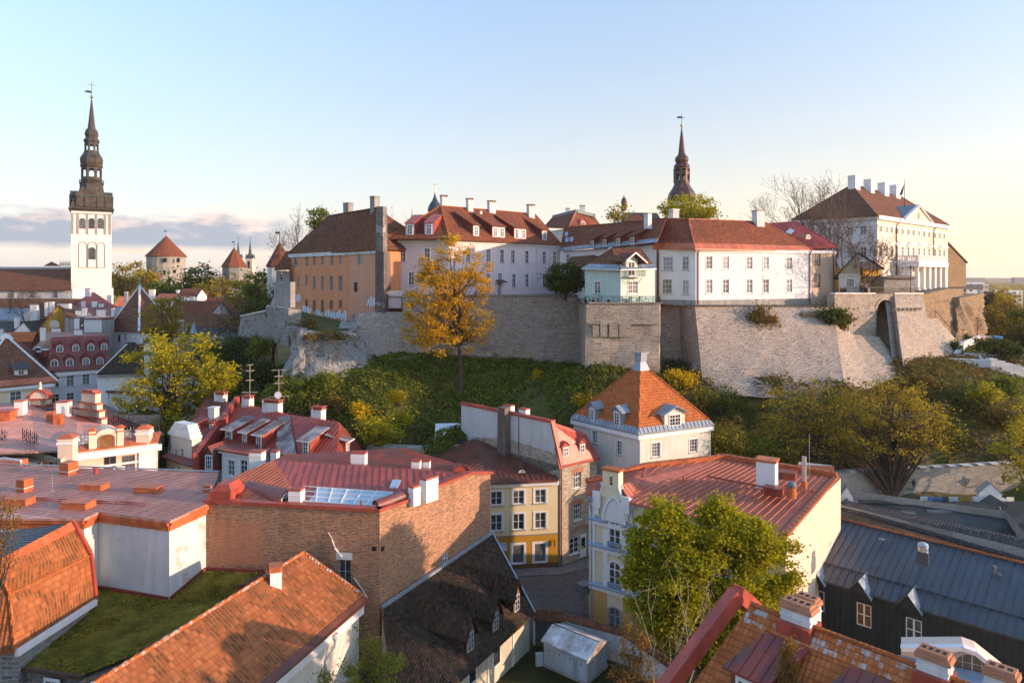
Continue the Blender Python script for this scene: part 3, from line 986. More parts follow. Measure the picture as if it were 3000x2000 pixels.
def bare_tree(name,label,base,h,spread,tr=.2,seed=1,levels=5,mat='twig',group=None,leaf=None,nleaf=0,lsize=.18,first=.3,up=.5,forks=3,cat='tree',tw=.012):
 rng=np.random.default_rng(seed)
 root=thing(name,label,cat,base,group)
 m=MB()
 m.dd=False
 tips=[]
 def grow(p,d,ln,r,lv):
  q=p
  pts,rs=[p],[r]
  for k in range(3):
   d=(d+V(rng.normal(size=3))*.16+V((0,0,.06))).normalized()
   q=q+d*ln/3
   pts.append(q)
   rs.append(r*(1-.14*(k+1)))
  m.tube(pts,rs,6 if lv<2 else(4 if lv<4 else 3),caps=False)
  if lv>=levels:
   tips.append(q)
   return
  nf=forks+(1 if rng.random()<.4 else 0)
  for k in range(nf):
   a=2*math.pi*(k+rng.random())/nf
   tilt=rng.uniform(.35,.85)*spread
   x=d.orthogonal().normalized()
   y=d.cross(x)
   nd_=(d*math.cos(tilt)+(x*math.cos(a)+y*math.sin(a))*math.sin(tilt))
   nd_=(nd_+V((0,0,up*.3))).normalized()
   s=pts[rng.integers(1,4)]if k else q
   grow(s,nd_,ln*rng.uniform(.6,.85),max(tw,r*rng.uniform(.45,.62)),lv+1)
 b=V(base)-V((0,0,.3))
 grow(b,V((rng.normal()*.05,rng.normal()*.05,1)).normalized(),h*first,tr,0)
 m.build('trunk',mat,root,dedupe=False)
 tq=MB()
 tq.dd=False
 for t in tips:
  for _ in range(2):
   e=t+V(rng.normal(size=3))*.35+V((0,0,.25))
   tq.tube([t,e],[tw,tw*.5],3,caps=False)
 if tips:
  tq.build('crown',mat,root,dedupe=False)
 if leaf:
  tp=np.array([tuple(t)for t in tips])
  pts=tp[rng.integers(0,len(tp),nleaf)]+rng.normal(size=(nleaf,3))*.45
  cards_object('foliage',leaf_cards(pts,lsize,rng),leaf,root)
 return root
def bush(name,label,c,r,nleaf,leaf,mat,seed=1,group=None,cat='shrub',shell=.3,nclump=None,spread=None):
 rng=np.random.default_rng(seed)
 root=thing(name,label,cat,c,group)
 lob=[(c[0],c[1],c[2]+r[2]*.5,r[0]*.85,r[1]*.85,r[2]*.5)]
 nclump=nclump or max(8,nleaf//90)
 cl,pts=clump_points(lob,nclump,nleaf,spread or .22*(r[0]+r[2])/2+.1,rng,shell)
 m=MB()
 m.dd=False
 for q in cl[:min(14,len(cl))]:
  m.tube([V((c[0]+rng.normal()*.15,c[1]+rng.normal()*.15,c[2]-.2)),V(q)],[.05,.012],4,caps=False)
 m.build('stem','twig',root,dedupe=False)
 cards_object('foliage',leaf_cards(pts,leaf,rng),mat,root)
 return root
def lobe(px,py,d,rpx,rpy,ry=None):
 c=P(px,py,d)
 rx=rpx*d/F
 return(c.x,c.y,c.z,rx,ry if ry else rx*.85,rpy*d/F)
# helpers for houses
class House:
 def __init__(s,name,label,front,depth,z0,z1,cat='house',group=None,back=None,z1s=None):
  front=[V((p[0],p[1]))for p in front]
  c=sum((p for p in front),V((0,0)))/len(front)
  s.root=thing(name,label,cat,(c.x,c.y,z0),group)
  s.walls=[Wall(a,b,z0,z1)for a,b in zip(front,front[1:])]
  if back is None:
   back=[front[-1]-s.walls[-1].n*depth,front[0]-s.walls[0].n*depth]
  s.back=[V((p[0],p[1]))for p in back]
  s.front,s.z0,s.z1=front,z0,z1
 def finish(s,mats,back_mat=None,extra=None):
  m=MB()
  names=[]
  for w,mt in zip(s.walls,mats):
   if mt not in names:
    names.append(mt)
   m.cur=names.index(mt)
   w.shell(m)
  loop=[s.front[-1]]+s.back+[s.front[0]]
  m.cur=0
  if back_mat:
   if back_mat not in names:
    names.append(back_mat)
   m.cur=names.index(back_mat)
  for a,b in zip(loop,loop[1:]):
   m.poly([v3(a,s.z0),v3(b,s.z0),v3(b,s.z1),v3(a,s.z1)])
  if extra:
   extra(m)
  s.wall=m.build('wall',names,s.root)
  return s
def roof(root,polys,mat,th=.16,name='roof',seam=None,edge=None,ridges=None,ridge_mat=None,rr=.13,w=.05,h=.05):
 m=MB()
 mats=[mat]
 for p in polys:
  m.slab(p,th)
  if seam:
   m.seams(p,seam,w,h)
 if ridges:
  mats.append(ridge_mat or mat)
  m.cur=1
  for a,b in ridges:
   ridge(m,a,b,rr)
 return m.build(name,mats,root)
def rampart(name,label,top,bot,mat,amp=.35,step=1.1,thick=1.6,sc=.35,seed=0,cap=None,group=None,cat='wall',amp2=None):
 m=MB()
 rows=0
 cols=[]
 for i in range(len(top)-1):
  L=max((top[i+1]-top[i]).length,(bot[i+1]-bot[i]).length)
  n=max(1,int(L/step))
  for k in range(n+(1 if i==len(top)-2 else 0)):
   cols.append((top[i].lerp(top[i+1],k/n),bot[i].lerp(bot[i+1],k/n)))
 H=max((a-b).length for a,b in cols)
 nv=max(2,int(H/step))
 grid=[]
 for ci,(a,b)in enumerate(cols):
  a2,b2=cols[min(ci+1,len(cols)-1)]
  a1,b1=cols[max(ci-1,0)]
  d=(a2-a1)+(b2-b1)
  n=V((d.y,-d.x,0))
  n=n.normalized()if n.length>1e-6 else V((0,-1,0))
  col=[]
  for k in range(nv+1):
   t=k/nv
   p=a.lerp(b,t)
   e=min(1.0,4*t)if k<nv else 1.0
   q=mnoise.noise(p*sc+V((seed,0,0)))*amp+mnoise.noise(p*sc*3.1+V((0,seed,0)))*amp*.35
   if mat=='cliff_stone':
    q+=mnoise.noise(V((seed,math.floor(p.z/.6)*1.7,p.x*.12)))*.45
   if amp2:
    q+=max(0,abs(mnoise.noise(V((p.x*.28,p.y*.28,p.z*.07+seed))))-.06)*-amp2
   col.append(p+n*q*e)
  grid.append((col,n))
 for(c1,_),(c2,_)in zip(grid,grid[1:]):
  for k in range(nv):
   m.poly([c1[k+1],c2[k+1],c2[k],c1[k]])
 for(c1,n1),(c2,n2)in zip(grid,grid[1:]):
  m.poly([c1[0],c2[0],c2[0]-n2*thick,c1[0]-n1*thick])
  m.poly([c2[0]-n2*thick,c2[-1]-n2*thick,c1[-1]-n1*thick,c1[0]-n1*thick])
 for(c,n)in(grid[0],grid[-1]):
  for k in range(nv):
   t0,t1=c[k],c[k+1]
   q0=V((c[0].x,c[0].y,t0.z))-n*thick
   q1=V((c[0].x,c[0].y,t1.z))-n*thick
   m.poly([t0,t1,q1,q0])
 o=m.build(name,mat)
 if cap:
  c=MB()
  for(c1,n1),(c2,n2)in zip(grid,grid[1:]):
   c.beam(c1[0]-n1*.35+V((0,0,.1)),c2[0]-n2*.35+V((0,0,.1)),1.1,.22)
  c.build('coping',cap,o)
 tag(o,label,cat,group)
 return o
# the limestone retaining walls
rampart('stone_wall','low grey stone wall running down left from the bare pier under the orange building',[P(706,927,128),P(783,911,122),P(786,897,121)],[P(696,985,128),P(790,1000,121),P(808,1000,120)],'grey_stone',.25,seed=3,cap='white_coping')
rampart('stone_bastion','rounded grey plastered stone bulge at the left foot of the orange building',[P(783,897,120),P(800,899,118),P(845,903,116.5),P(884,908,119)],[P(806,1000,119),P(815,1010,117),P(845,1015,115),P(885,1000,117)],'grey_stone',.35,seed=8)
_m=MB()
_pa,_pb=XY(803,120.5),XY(851,119.0)
_w=Wall(_pa,_pb,zat(900,120),zat(826,120))
_w.shell(_m)
for a,b in((_pb,_pb-_w.n*1.2),(_pb-_w.n*1.2,_pa-_w.n*5),(_pa-_w.n*5,_pa)):
 _m.poly([v3(a,_w.z0),v3(b,_w.z0),v3(b,_w.z1),v3(a,_w.z1)])
_m.poly([v3(_pa,_w.z1),v3(_pb,_w.z1),v3(_pb-_w.n*1.2,_w.z1),v3(_pa-_w.n*5,_w.z1)])
_m.hexa([_w.p(-1.2,_w.z0,.1),_w.p(0,_w.z0,.1),_w.p(0,_w.z0,-3),_w.p(-1.2,_w.z0,-3),_w.p(-.05,_w.z0+1.9,0),_w.p(0,_w.z0+1.9,0),_w.p(0,_w.z0+1.9,-3),_w.p(-.05,_w.z0+1.9,-3)])
tag(_m.build('stone_pier','grey_plaster'),'tall plain grey pier left of the orange building, terrace on top','wall')
rampart('ruined_bastion','weathered ruined grey bastion with deep vertical gaps below the orange building',[P(843,955,112),P(880,962,108),P(950,977,108.5),P(1042,967,113),P(1052,940,117)],[P(812,1135,106),P(870,1135,103),P(960,1125,104),P(1100,1095,109),P(1108,1090,111)],'grey_stone',.7,.8,seed=5,amp2=3.0,thick=3.0)
rampart('retaining_wall','grey coursed stone wall above the green mound, left part behind the golden tree',[P(1048,918,117),P(1130,913,118.5),P(1188,914,118)],[P(1032,1072,110),P(1139,1052,114),P(1190,1050,115)],'wall_stone',.3,seed=9)
rampart('retaining_wall','long straight stone wall with white mortar below the pink house, right of golden tree',[P(1178,866,118),P(1440,866,117),P(1694,866,117)],[P(1186,1056,114.5),P(1440,1062,115),P(1704,1080,115)],'wall_stone',.16,seed=12,cap='grey_trim')
rampart('stone_bastion','projecting stone bastion carrying the mint green house and its railed terrace',[P(1693,880,118),P(1718,889,101.5),P(1932,890,101),P(1936,890,108)],[P(1702,1090,117),P(1713,1120,100.5),P(1931,1150,99.5),P(1939,1100,107)],'pale_stone',.25,seed=15,cap='pale_stone')
rampart('retaining_wall','narrow recessed stone wall in shade between mint house bastion and big sloping bastion',[P(1934,892,108),P(1992,893,108),P(2036,897,104)],[P(1936,1080,107),P(1996,1085,107),P(2062,1140,97.5)],'wall_stone',.2,seed=17)
rampart('sloping_bastion','broad sunlit bastion with sloping face below the long white house',[P(2036,897,103.5),P(2250,899,107.5),P(2440,900,112.5)],[P(2062,1150,96.5),P(2250,1165,95),P(2480,1165,94.5)],'wall_stone',.25,seed=21)
rampart('sloping_bastion','brown shaded flank of the sunlit bastion turning right toward the arch',[P(2432,915,111.5),P(2500,980,112.5),P(2575,985,114)],[P(2480,1165,94.5),P(2562,1130,100),P(2652,1095,105.5)],'pale_stone',.3,seed=25)
rampart('terrace_wall','upper stone wall left of the tall arch, below the terrace railing',[P(2444,861,113),P(2562,861,116.5)],[P(2446,985,112.5),P(2562,1010,115)],'pale_stone',.3,seed=27,cap='white_coping')
_o=rampart('terrace_wall','sunlit smooth stone wall right of the tall arch under the portico terrace',[P(2620,861,118),P(2704,861,121)],[P(2648,1090,105),P(2740,1060,114)],'pale_stone',.12,seed=29,cap='white_coping')
_m=MB()
for k in range(7):
 _a=P(2624+k*12,910-k*.3,114.7+k*.45)
 _m.box((_a.x,_a.y,_a.z),.35,.5,.45)
_m.build('corbel','pale_stone',_o)
_w=Wall(XY(2560,116.4),XY(2622,118.2),zat(1000,117),zat(861,117))
_m=MB()
_n=12
_zs=zat(912,117)
_r=_w.L*.40
_uc=_w.L*.5
_arc=[(_uc+_r*math.cos(math.pi*(1-k/_n)),_zs+_r*math.sin(math.pi*k/_n))for k in range(_n+1)]
_out=[(0,_w.z0),(0,_w.z1),(_w.L,_w.z1),(_w.L,_w.z0)]
for i in range(_n):
 (u0,z0),(u1,z1)=_arc[i],_arc[i+1]
 _m.hexa([_w.p(u0,z0,.1),_w.p(u1,z1,.1),_w.p(u1,z1,-1.5),_w.p(u0,z0,-1.5),_w.p(u0,_w.z1,.1),_w.p(u1,_w.z1,.1),_w.p(u1,_w.z1,-1.5),_w.p(u0,_w.z1,-1.5)])
_w.wbox(_m,0,_uc-_r,_w.z0-4,_w.z1,-1.5,.1)
_w.wbox(_m,_uc+_r,_w.L,_w.z0,_w.z1,-1.5,.1)
for i in range(_n):
 (u0,z0),(u1,z1)=_arc[i],_arc[i+1]
 k=1.22
 _m.hexa([_w.p(u0,z0,.22),_w.p(u1,z1,.22),_w.p(u1,z1,.1),_w.p(u0,z0,.1)]+[_w.p(_uc+(u-_uc)*k,_zs+(z-_zs)*k,o)for u,z,o in((u0,z0,.22),(u1,z1,.22),(u1,z1,.1),(u0,z0,.1))])
tag(_m.build('stone_arch','pale_stone'),'tall round stone arch in the terrace wall, dark recess inside','arch')
rampart('recess_wall','rough shaded stone face inside the tall arch',[P(2545,870,122),P(2632,870,122)],[P(2555,1025,117),P(2650,1085,107)],'cliff_stone',.5,seed=31)
rampart('terrace_wall','sunlit lower stone wall stepping down beside the slanted handrail',[P(2700,932,121),P(2746,932,124),P(2806,1000,125)],[P(2738,1062,114),P(2790,1040,118),P(2810,1012,124)],'pale_stone',.18,seed=33)
rampart('terrace_wall','brown layered stone base right below the white columns',[P(2702,862,125),P(2780,846,134),P(2824,846,138)],[P(2700,960,123),P(2760,980,124),P(2815,1012,126)],'cliff_stone',.35,seed=35)
rampart('rock_cliff','craggy brown cliff edge at far right with dark vertical clefts',[P(2812,872,132),P(2838,868,134),P(2876,860,138),P(2882,866,146)],[P(2802,1015,124),P(2850,1010,126),P(2885,1005,130),P(2892,1000,138)],'cliff_stone',.45,.6,seed=39,amp2=2.2,thick=4)
_m=MB()
_a,_b=XY(2346,108.5),XY(2424,110.5)
_w=Wall(_a,_b,zat(950,109),zat(922,109))
_w.wbox(_m,0,_w.L,_w.z0,_w.z1,-2,.5)
_w.wbox(_m,-.1,_w.L+.1,_w.z1,_w.z1+.35,-2,.65)
_o=tag(_m.build('stone_ledge','cliff_stone'),'dark broken stone niche with pale slab on top, below the beige house','ledge')
_m=MB()
_w=Wall(XY(1718,101.3),XY(1932,100.8),20,31)
for px,w_,h_ in((1745,.9,1.7),(1768,1.0,2.2),(1797,1.3,2.1),(1830,1.7,1.9)):
 u,d=_w.hit(px)
 _w.wbox(_m,u-w_/2,u+w_/2,25.2,25.2+h_,-.4,.55)
_w.wbox(_m,.2,_w.L-.1,27.05,27.35,-.3,.5)
tag(_m.build('stone_corbel','pale_stone'),'broken stone corbels and ledge on the front of the mint bastion','corbel')
# orange building
hs=House('derelict_building','tall derelict orange and salmon building with graffiti and steep sagging tile roof',[XY(847,152),XY(1023,133),XY(1128,121.5)],11,23.5,39.1,'building')
R=hs.root
wa,wb=hs.walls
for px,t,b,w in((866,752,783,1.9),(899,748,779,1.15),(921,747,778,1.15),(945,745,777,1.15),(973,743,777,1.2),(999,742,776,1.2)):
 pwin(R,wa,px,t,b,w,casing=0,sill=None,frame='grey_frame',pane='glass_pale',nx=2,ny=4,depth=.25)
for px,t,b,w in((859,810,840,1.0),(874,810,841,1.1),(898,805,838,1.15),(921,808,848,1.15),(945,808,849,1.2),(971,808,850,1.3),(998,808,851,1.4)):
 pwin(R,wa,px,t,b,w,casing=.06 if px>910 else 0,sill=None,frame='grey_frame',pane='glass_pale',nx=2,ny=4,depth=.25)
for px,t,b in((898,876,896),(921,878,910),(945,877,914),(971,878,905),(998,878,901)):
 pwin(R,wa,px,t,b,1.15,casing=0,sill=None,frame='wood_red',pane='wood_red',nx=1,ny=1,arch=True,name='bricked_window')
pwin(R,wb,1055,741,776,1.9,casing=0,sill=None,frame='grey_frame',pane='glass_pale',nx=3,ny=4,depth=.2)
pwin(R,wb,1042,827,855,1.7,casing=0,sill=None,frame='brown_dark',pane='glass',nx=2,ny=1,depth=.35)
hs.finish(['orange_wall','salmon_wall'])
for w_ in hs.walls:
 band(R,w_,38.35,39.1,.25,'white_shabby','cornice')
def graffiti(root,w,px0,px1,py0,py1,seed,letters=6,back='graffiti_white',stroke=('graffiti_black','graffiti_blue'),fat=.16):
 rng=np.random.default_rng(seed)
 u0,d0=w.hit(px0)
 u1,d1=w.hit(px1)
 z1,z0=zat(py0,(d0+d1)/2),zat(py1,(d0+d1)/2)
 m=MB()
 n=letters
 for k in range(n):
  a,b=u0+(u1-u0)*k/n,u0+(u1-u0)*(k+.93)/n
  lo,hi=z0+rng.uniform(0,.28)*(z1-z0),z1-rng.uniform(0,.3)*(z1-z0)
  q=[(a+rng.uniform(0,.1),lo),((a+b)/2,lo-rng.uniform(-.1,.3)),(b,lo+rng.uniform(0,.2)),(b+rng.uniform(-.1,.2),(lo+hi)/2),(b,hi),((a+b)/2+rng.uniform(-.2,.2),hi+rng.uniform(0,.3)),(a,hi-rng.uniform(0,.3)),(a+rng.uniform(-.2,.15),(lo+hi)/2)]
  for i in range(1,7):
   m.poly([w.p(*q[0],.012+k*.0015),w.p(*q[i],.012+k*.0015),w.p(*q[i+1],.012+k*.0015)])
 for k in range(n):
  m.cur=1+int(rng.integers(0,len(stroke)))
  a,b=u0+(u1-u0)*(k+.12)/n,u0+(u1-u0)*(k+.82)/n
  pts=[(rng.uniform(a,b),z0+(z1-z0)*t+rng.uniform(-.15,.15))for t in(.1,.35,.6,.88)]
  pts=[pts[0],(b,pts[0][1]+.2),pts[1],(a,pts[2][1]),pts[3]]
  for(ua,za),(ub,zb)in zip(pts,pts[1:]):
   m.beam(w.p(ua,za,.03),w.p(ub,zb,.03),fat*.3,fat*.7,up=(w.n.x,w.n.y,.01))
 return m.build('graffiti',[back,*stroke],root)
graffiti(R,wa,851,880,862,886,1,4)
graffiti(R,wa,885,912,895,922,2,4)
graffiti(R,wa,926,943,903,938,3,3)
graffiti(R,wa,950,1016,908,938,4,8)
graffiti(R,wb,1074,1115,870,904,5,5,stroke=('graffiti_blue','graffiti_teal','graffiti_black'))
graffiti(R,wb,1034,1048,918,950,6,2,back='graffiti_violet',stroke=('graffiti_white','graffiti_white'))
_e=[P(843,743,153.5),P(1023,734,132),P(1130,726,120.2)]
_rl,_rr=P(965,632,144),P(1104,609,126.5)
_bl=v3(hs.back[1],39.0)
_br=v3(hs.back[0],39.0)+V((.5,.3,0))
roof(R,[[_e[0],_e[1],mid(_rl,_rr,.45),_rl],[_e[1],_e[2],_rr,mid(_rl,_rr,.45)],[_e[2],_br,_rr],[_br,_bl,_rl,_rr],[_bl,_e[0],_rl]],'tiles_brown',.3,ridges=[(_rl,_rr),(_e[2],_rr),(_rl,_e[0])],rr=.16)
RF=bpy.data.objects[-1]if False else[o for o in R.children if o.name.startswith('roof')][0]
chimney(RF,1020,594,634,138,1.7,1.2,rad(-40),'grey_plaster','grey_trim')
chimney(RF,1098,575,617,128,1.35,1.2,rad(-40),'grey_plaster','grey_trim')
_m=MB()
_c=P(1122,914,119.4)
_m.box((_c.x,_c.y,_c.z),1.75,2.4,10.5,rad(-20),.96,.95)
_m.cur=1
_m.box((_c.x-.25,_c.y,_c.z+10.5),1.45,1.5,7.9,rad(-20),.92,.85)
_m.build('buttress_chimney',['soot_plaster','old_plaster'],R)
hs=House('gate_house','small gate house with dark tile roof, left of the orange building',[XY(809,150.5),XY(848,150)],4,29.5,35.4)
hs.finish(['grey_plaster'])
roof(hs.root,[[P(804,790,149.8),P(850,788,149.4),P(852,735,153),P(840,735,153)],[P(852,735,153),P(840,735,153),P(804,788,156),P(852,788,157)]],'tiles_brown',.2)
# pink house
hs=House('pink_house','long pale pink house with red tile roof, dormers and four tall chimneys',[XY(1140,124),XY(1314,121.5),XY(1641,142)],13,29.6,40.75)
R=hs.root
wa,wb=hs.walls
kw=dict(casing=.16,nx=2,ny=3,pane='glass')
rowwin(R,wb,(1372,1431,1471,1503,1544,1595,1625),(1471,731,769),1.0,**kw)
rowwin(R,wb,(1372,1431,1506,1544,1595),(1544,802,840),1.0,**kw)
pwin(R,wb,1465,800,823,1.0,**kw)
pwin(R,wa,1180,728,766,1.05,pane='glass_pale',**{k:v for k,v in kw.items()if k!='pane'})
pwin(R,wa,1251,727,765,1.05,**kw)
pwin(R,wa,1205,797,835,1.05,**kw)
pwin(R,wa,1262,797,835,1.05,**kw)
u,d=wb.hit(1463)
_z=zat(864,d)
wb.holes.append((u-.5,u+.5,_z,_z+2.2))
hs.finish(['pink_wall','pink_wall'])
_m=MB()
wb.wbox(_m,u-.5,u+.5,_z,_z+2.2,-.1,-.05)
_d=_m.build('door','blue_metal',R)
_m=MB()
_m.hexa([wb.p(u-.9,_z+2.35,1.2),wb.p(u+1.1,_z+2.35,1.2),wb.p(u+1.1,_z+2.8,0),wb.p(u-.9,_z+2.8,0),wb.p(u-.9,_z+2.45,1.2),wb.p(u+1.1,_z+2.45,1.2),wb.p(u+1.1,_z+2.9,0),wb.p(u-.9,_z+2.9,0)])
_m.build('door_canopy','brown_dark',R)
for w_ in hs.walls:
 band(R,w_,40.2,40.6,.35,'white_wall','cornice',ext=.2)
 band(R,w_,39.85,40.1,.12,'white_wall','cornice')
_e0,_e1,_e2=P(1127,699,122.5),P(1316,699,119.8),P(1646,716,141.5)
_a,_b=P(1292,603,130),P(1567,627,147)
_bk0,_bk1=v3(hs.back[1],40.6),v3(hs.back[0],40.6)
RF=roof(R,[[_e0,_e1,_a],[_e1,_e2,_b,_a],[_e2,_bk1,_b],[_bk1,_bk0,_a,_b],[_bk0,_e0,_a]],'tiles_red',.2,ridges=[(_a,_b),(_e1,_a),(_e0,_a),(_e2,_b)],ridge_mat='tiles_orange',rr=.14)
for i,(a,b,c,dd,ww)in enumerate(((1300,572,613,131,1.15),(1376,581,618,134,1.15),(1440,588,622,138,1.45),(1555,599,633,145,1.5))):
 chimney(RF,a,b,c,dd,ww,.95,rad(33),'white_shabby','tiles_red',pots=3)
chimney(RF,1408,617,634,133.5,.5,.5,rad(33),'white_shabby',None or 'grey_trim',stub=True)
def dormer(root,w,face_o,pxc,py0,py1,wd,roof_mat,cheek_mat,run,rise=.55,panes=1,wall_mat=None,over=.22,gap=.5,nx=2,ny=3,wz=None,frame='white_paint',gable=.0,pane='glass',casing=.08,arched=False,seam=None,back=None,hw=.3,fascia=None,plane=None):
 if plane:
  a_,b_,c_=plane
  nn=(b_-a_).cross(c_-a_)
  ry=P(pxc,py1,1.0)-V((0,0,CZ))
  q_=ry*((a_-V((0,0,CZ))).dot(nn)/ry.dot(nn))
  face_o=(w.A-q_.xy).dot(w.n)-.04
 fw=Wall(w.A-w.n*face_o,w.B-w.n*face_o,0,100)
 u,d=fw.hit(pxc)
 z0,z1=zat(py1,d),zat(py0,d)
 tot=wd*panes+gap*(panes-1)
 u0,u1=u-tot/2-hw*wd-.08,u+tot/2+hw*wd+.08
 zt=z1+.28
 b=MB()
 b.cur=0
 f2=Wall(fw.p(u0,0).xy,fw.p(u1,0).xy,z0-.35,zt)
 b2=root_d=MB()
 part=MB()
 part.cur=1
 part.hexa([f2.p(0,z0-.4,-.02),f2.p(f2.L,z0-.4,-.02),f2.p(f2.L,z0-.4,-run),f2.p(0,z0-.4,-run),f2.p(0,zt,-.02),f2.p(f2.L,zt,-.02),f2.p(f2.L,zt+rise,-run),f2.p(0,zt+rise,-run)])
 part.cur=0
 part.poly([f2.p(0,z0-.38,0),f2.p(f2.L,z0-.38,0),f2.p(f2.L,zt,0),f2.p(0,zt,0)])
 if gable:
  part.poly([f2.p(0,zt,0),f2.p(f2.L,zt,0),f2.p(f2.L/2,zt+gable,0)])
 ob=part.build('dormer',[wall_mat or cheek_mat,cheek_mat],root)
 for k in range(panes):
  uu=f2.L/2+(k-(panes-1)/2)*(wd+gap)
  window(ob,f2,uu,z0,z1,wd,nx=nx,ny=ny,casing=casing,sill=None,frame=frame,cut=False,arch=arched,pane=pane)
 r=MB()
 if gable:
  zr=zt+gable
  for sgn in(-1,1):
   e=0-over if sgn<0 else f2.L+over
   ze=zt-over*gable/(f2.L/2)
   q=[f2.p(e,ze+.06,over),f2.p(f2.L/2,zr+.06,over),f2.p(f2.L/2,zr+.06,-run-.3),f2.p(e,ze+.06,-run-.3)]
   r.slab(q if sgn<0 else q[::-1],.09)
   if seam:
    r.seams(q,seam,.04,.04)
 else:
  q=[f2.p(-over,zt+.04,over+.1),f2.p(f2.L+over,zt+.04,over+.1),f2.p(f2.L+over,zt+rise+.06,-run),f2.p(-over,zt+rise+.06,-run)]
  r.slab(q,.1)
  if seam:
   r.seams(q,seam,.04,.04)
 r.build('dormer_roof',roof_mat,ob)
 if fascia:
  g=MB()
  f2.wbox(g,-over,f2.L+over,zt-.1,zt+.05,over+.08,over+.14)
  g.build('fascia',fascia,ob)
 return ob
for px,t,b,n in((1395,664,690,1),(1461,668,694,2),(1524,673,698,2),(1595,679,702,1)):
 dormer(R,wb,1.3,px,t,b,.8,'tiles_red','maroon_sheet',5.5,2.9,panes=n,wall_mat='pink_wall',gap=1.0,over=.25,plane=(_e1,_e2,_b))
for px,t,b in((1201,659,687),(1257,658,686)):
 dormer(R,wa,1.6,px,t,b,.95,'red_sheet','red_sheet',4.5,1.9,wall_mat='pink_wall',over=.15,pane='glass_pale',plane=(_e0,_e1,_a))
_m=MB()
u,_d=wb.hit(1572)
_m.tube([wb.p(u,40,.12),wb.p(u,30,.12)],.07)
_m.build('downpipe','pipe_white',R)
hs=House('shed','small pink plastered lean-to beside the sooty chimney buttress',[XY(1131,119.5),XY(1176,119.3)],3,28.6,31.6)
hs.finish(['pink_wall'])
roof(hs.root,[[P(1129,866,119.2),P(1178,868,119),P(1178,862,122),P(1129,860,122)]],'grey_trim',.15)
# white wing with dormers (runs back to the pink house)
hs=House('white_wing','long white wing with brown tile roof, four dormers and skylights',[XY(1650,139),XY(1923,110.8)],10,29.5,39.3,back=[V((27.5,121)),V((19,142))])
R=hs.root
w_=hs.walls[0]
pwin(R,w_,1664,745,775,1.2,casing=.1)
hs.finish(['white_wall'])
_e0,_e1=P(1640,735,139.5),P(1925,708,107.6)
_a,_b=P(1652,668,146),P(1952,640,113)
_k1,_k0=v3(hs.back[0],39),v3(hs.back[1],39)
_f0,_f1=_e0.lerp(_a,.14),_e1.lerp(_b,.14)
RF=roof(R,[[_f0,_f1,_b,_a],[_k1,_k0,_a,_b]],'tiles_red',.2,ridges=[(_a,_b)],ridge_mat='tiles_red')
_m=MB()
_m.slab([_e0,_e1,_f1+V((0,0,.03)),_f0+V((0,0,.03))],.14)
_m.seams([_e0,_e1,_f1,_f0],.7,.05,.08)
_m.build('eave_sheet','grey_sheet',R)
for px,t,b in((1735,705,722),(1771,702,719),(1811,699,717),(1852,696,714)):
 dormer(R,w_,1.5,px,t,b,1.0,'tiles_red','maroon_sheet',4.2,1.9,nx=3,ny=2,wall_mat='maroon_sheet',over=.35,hw=.25,plane=(_e0,_e1,_b))
_m=MB()
for px,py in((1669,690),(1675,708),(1692,703)):
 _t=(px-1652)/300.0
 _q=_e0.lerp(_e1,_t).lerp(_a.lerp(_b,_t),.35 if py>700 else .6)
 _m.beam(_q,_q+(_a-_e0).normalized()*1.4+V((0,0,.05)),.9,.22,up=(0,-.6,.8))
_m.build('skylight','glass_sky',R)
chimney(RF,1898,624,660,113,.9,.9,rad(35),'white_shabby','grey_trim')
_m=MB()
_c=P(1789,733,121)
_m.lathe((0,0),[(.02,0),(.35,.06),(.6,.2)],14)
_m.v=[_c+V((p.x,-p.z-.05,p.y))for p in _m.v]
_m.build('satellite_dish','white_paint',R)
# long white house
hs=House('white_house','long white two-storey house with red tile roof and red downpipes on the bastion',[XY(1929,110.6),XY(2038,107),XY(2378,117.3)],11,28.6,38.6)
R=hs.root
wa,wb=hs.walls
kw=dict(casing=.14,pane='glass_pale')
pwin(R,wa,1957,752,792,1.75,nx=3,ny=3,**kw)
pwin(R,wa,2009,751,790,1.05,nx=2,ny=3,**kw)
pwin(R,wa,1954,818,860,1.7,nx=3,ny=3,**kw)
pwin(R,wa,2009,821,862,1.05,nx=2,ny=3,**kw)
rowwin(R,wb,(2078,2127,2196,2244,2313),(2127,751,788),1.22,nx=2,ny=3,**kw)
rowwin(R,wb,(2078,2127,2196,2244,2313),(2127,818,859),1.22,nx=2,ny=3,**kw)
hs.finish(['white_wall','white_wall'])
for w_ in hs.walls:
 band(R,w_,38.0,38.5,.22,'white_wall','cornice',ext=.1)
 band(R,w_,28.6,30.4,.05,'grey_plaster','plinth')
_e0,_e1,_e2=P(1912,727,110.8),P(2037,728,106.0),P(2384,735,117.6)
_a,_b,_c=P(1948,640,114),P(2017,641,112.5),P(2240,650,118)
_k1,_k0=v3(hs.back[0],38.5),v3(hs.back[1],38.5)
def lo(p,q,t=.17):
 return p.lerp(q,t)
RF=roof(R,[[lo(_e0,_a),lo(_e1,_b),_b,_a],[lo(_e1,_b),lo(_e2,_c),_c,_b],[lo(_e2,_c),_k1,_c],[_k1,_k0,_a,_c]],'tiles_red',.2,ridges=[(_a,_b),(_b,_c),(lo(_e1,_b),_b),(lo(_e0,_a),_a),(_e2,_c)],ridge_mat='tiles_lichen',rr=.12)
_m=MB()
for p,q,a,b in((_e0,_e1,_a,_b),(_e1,_e2,_b,_c)):
 u=V((0,0,.04))
 _m.slab([p,q,lo(q,b)+u,lo(p,a)+u],.2)
_m.build('eave_sheet','orange_sheet',R)
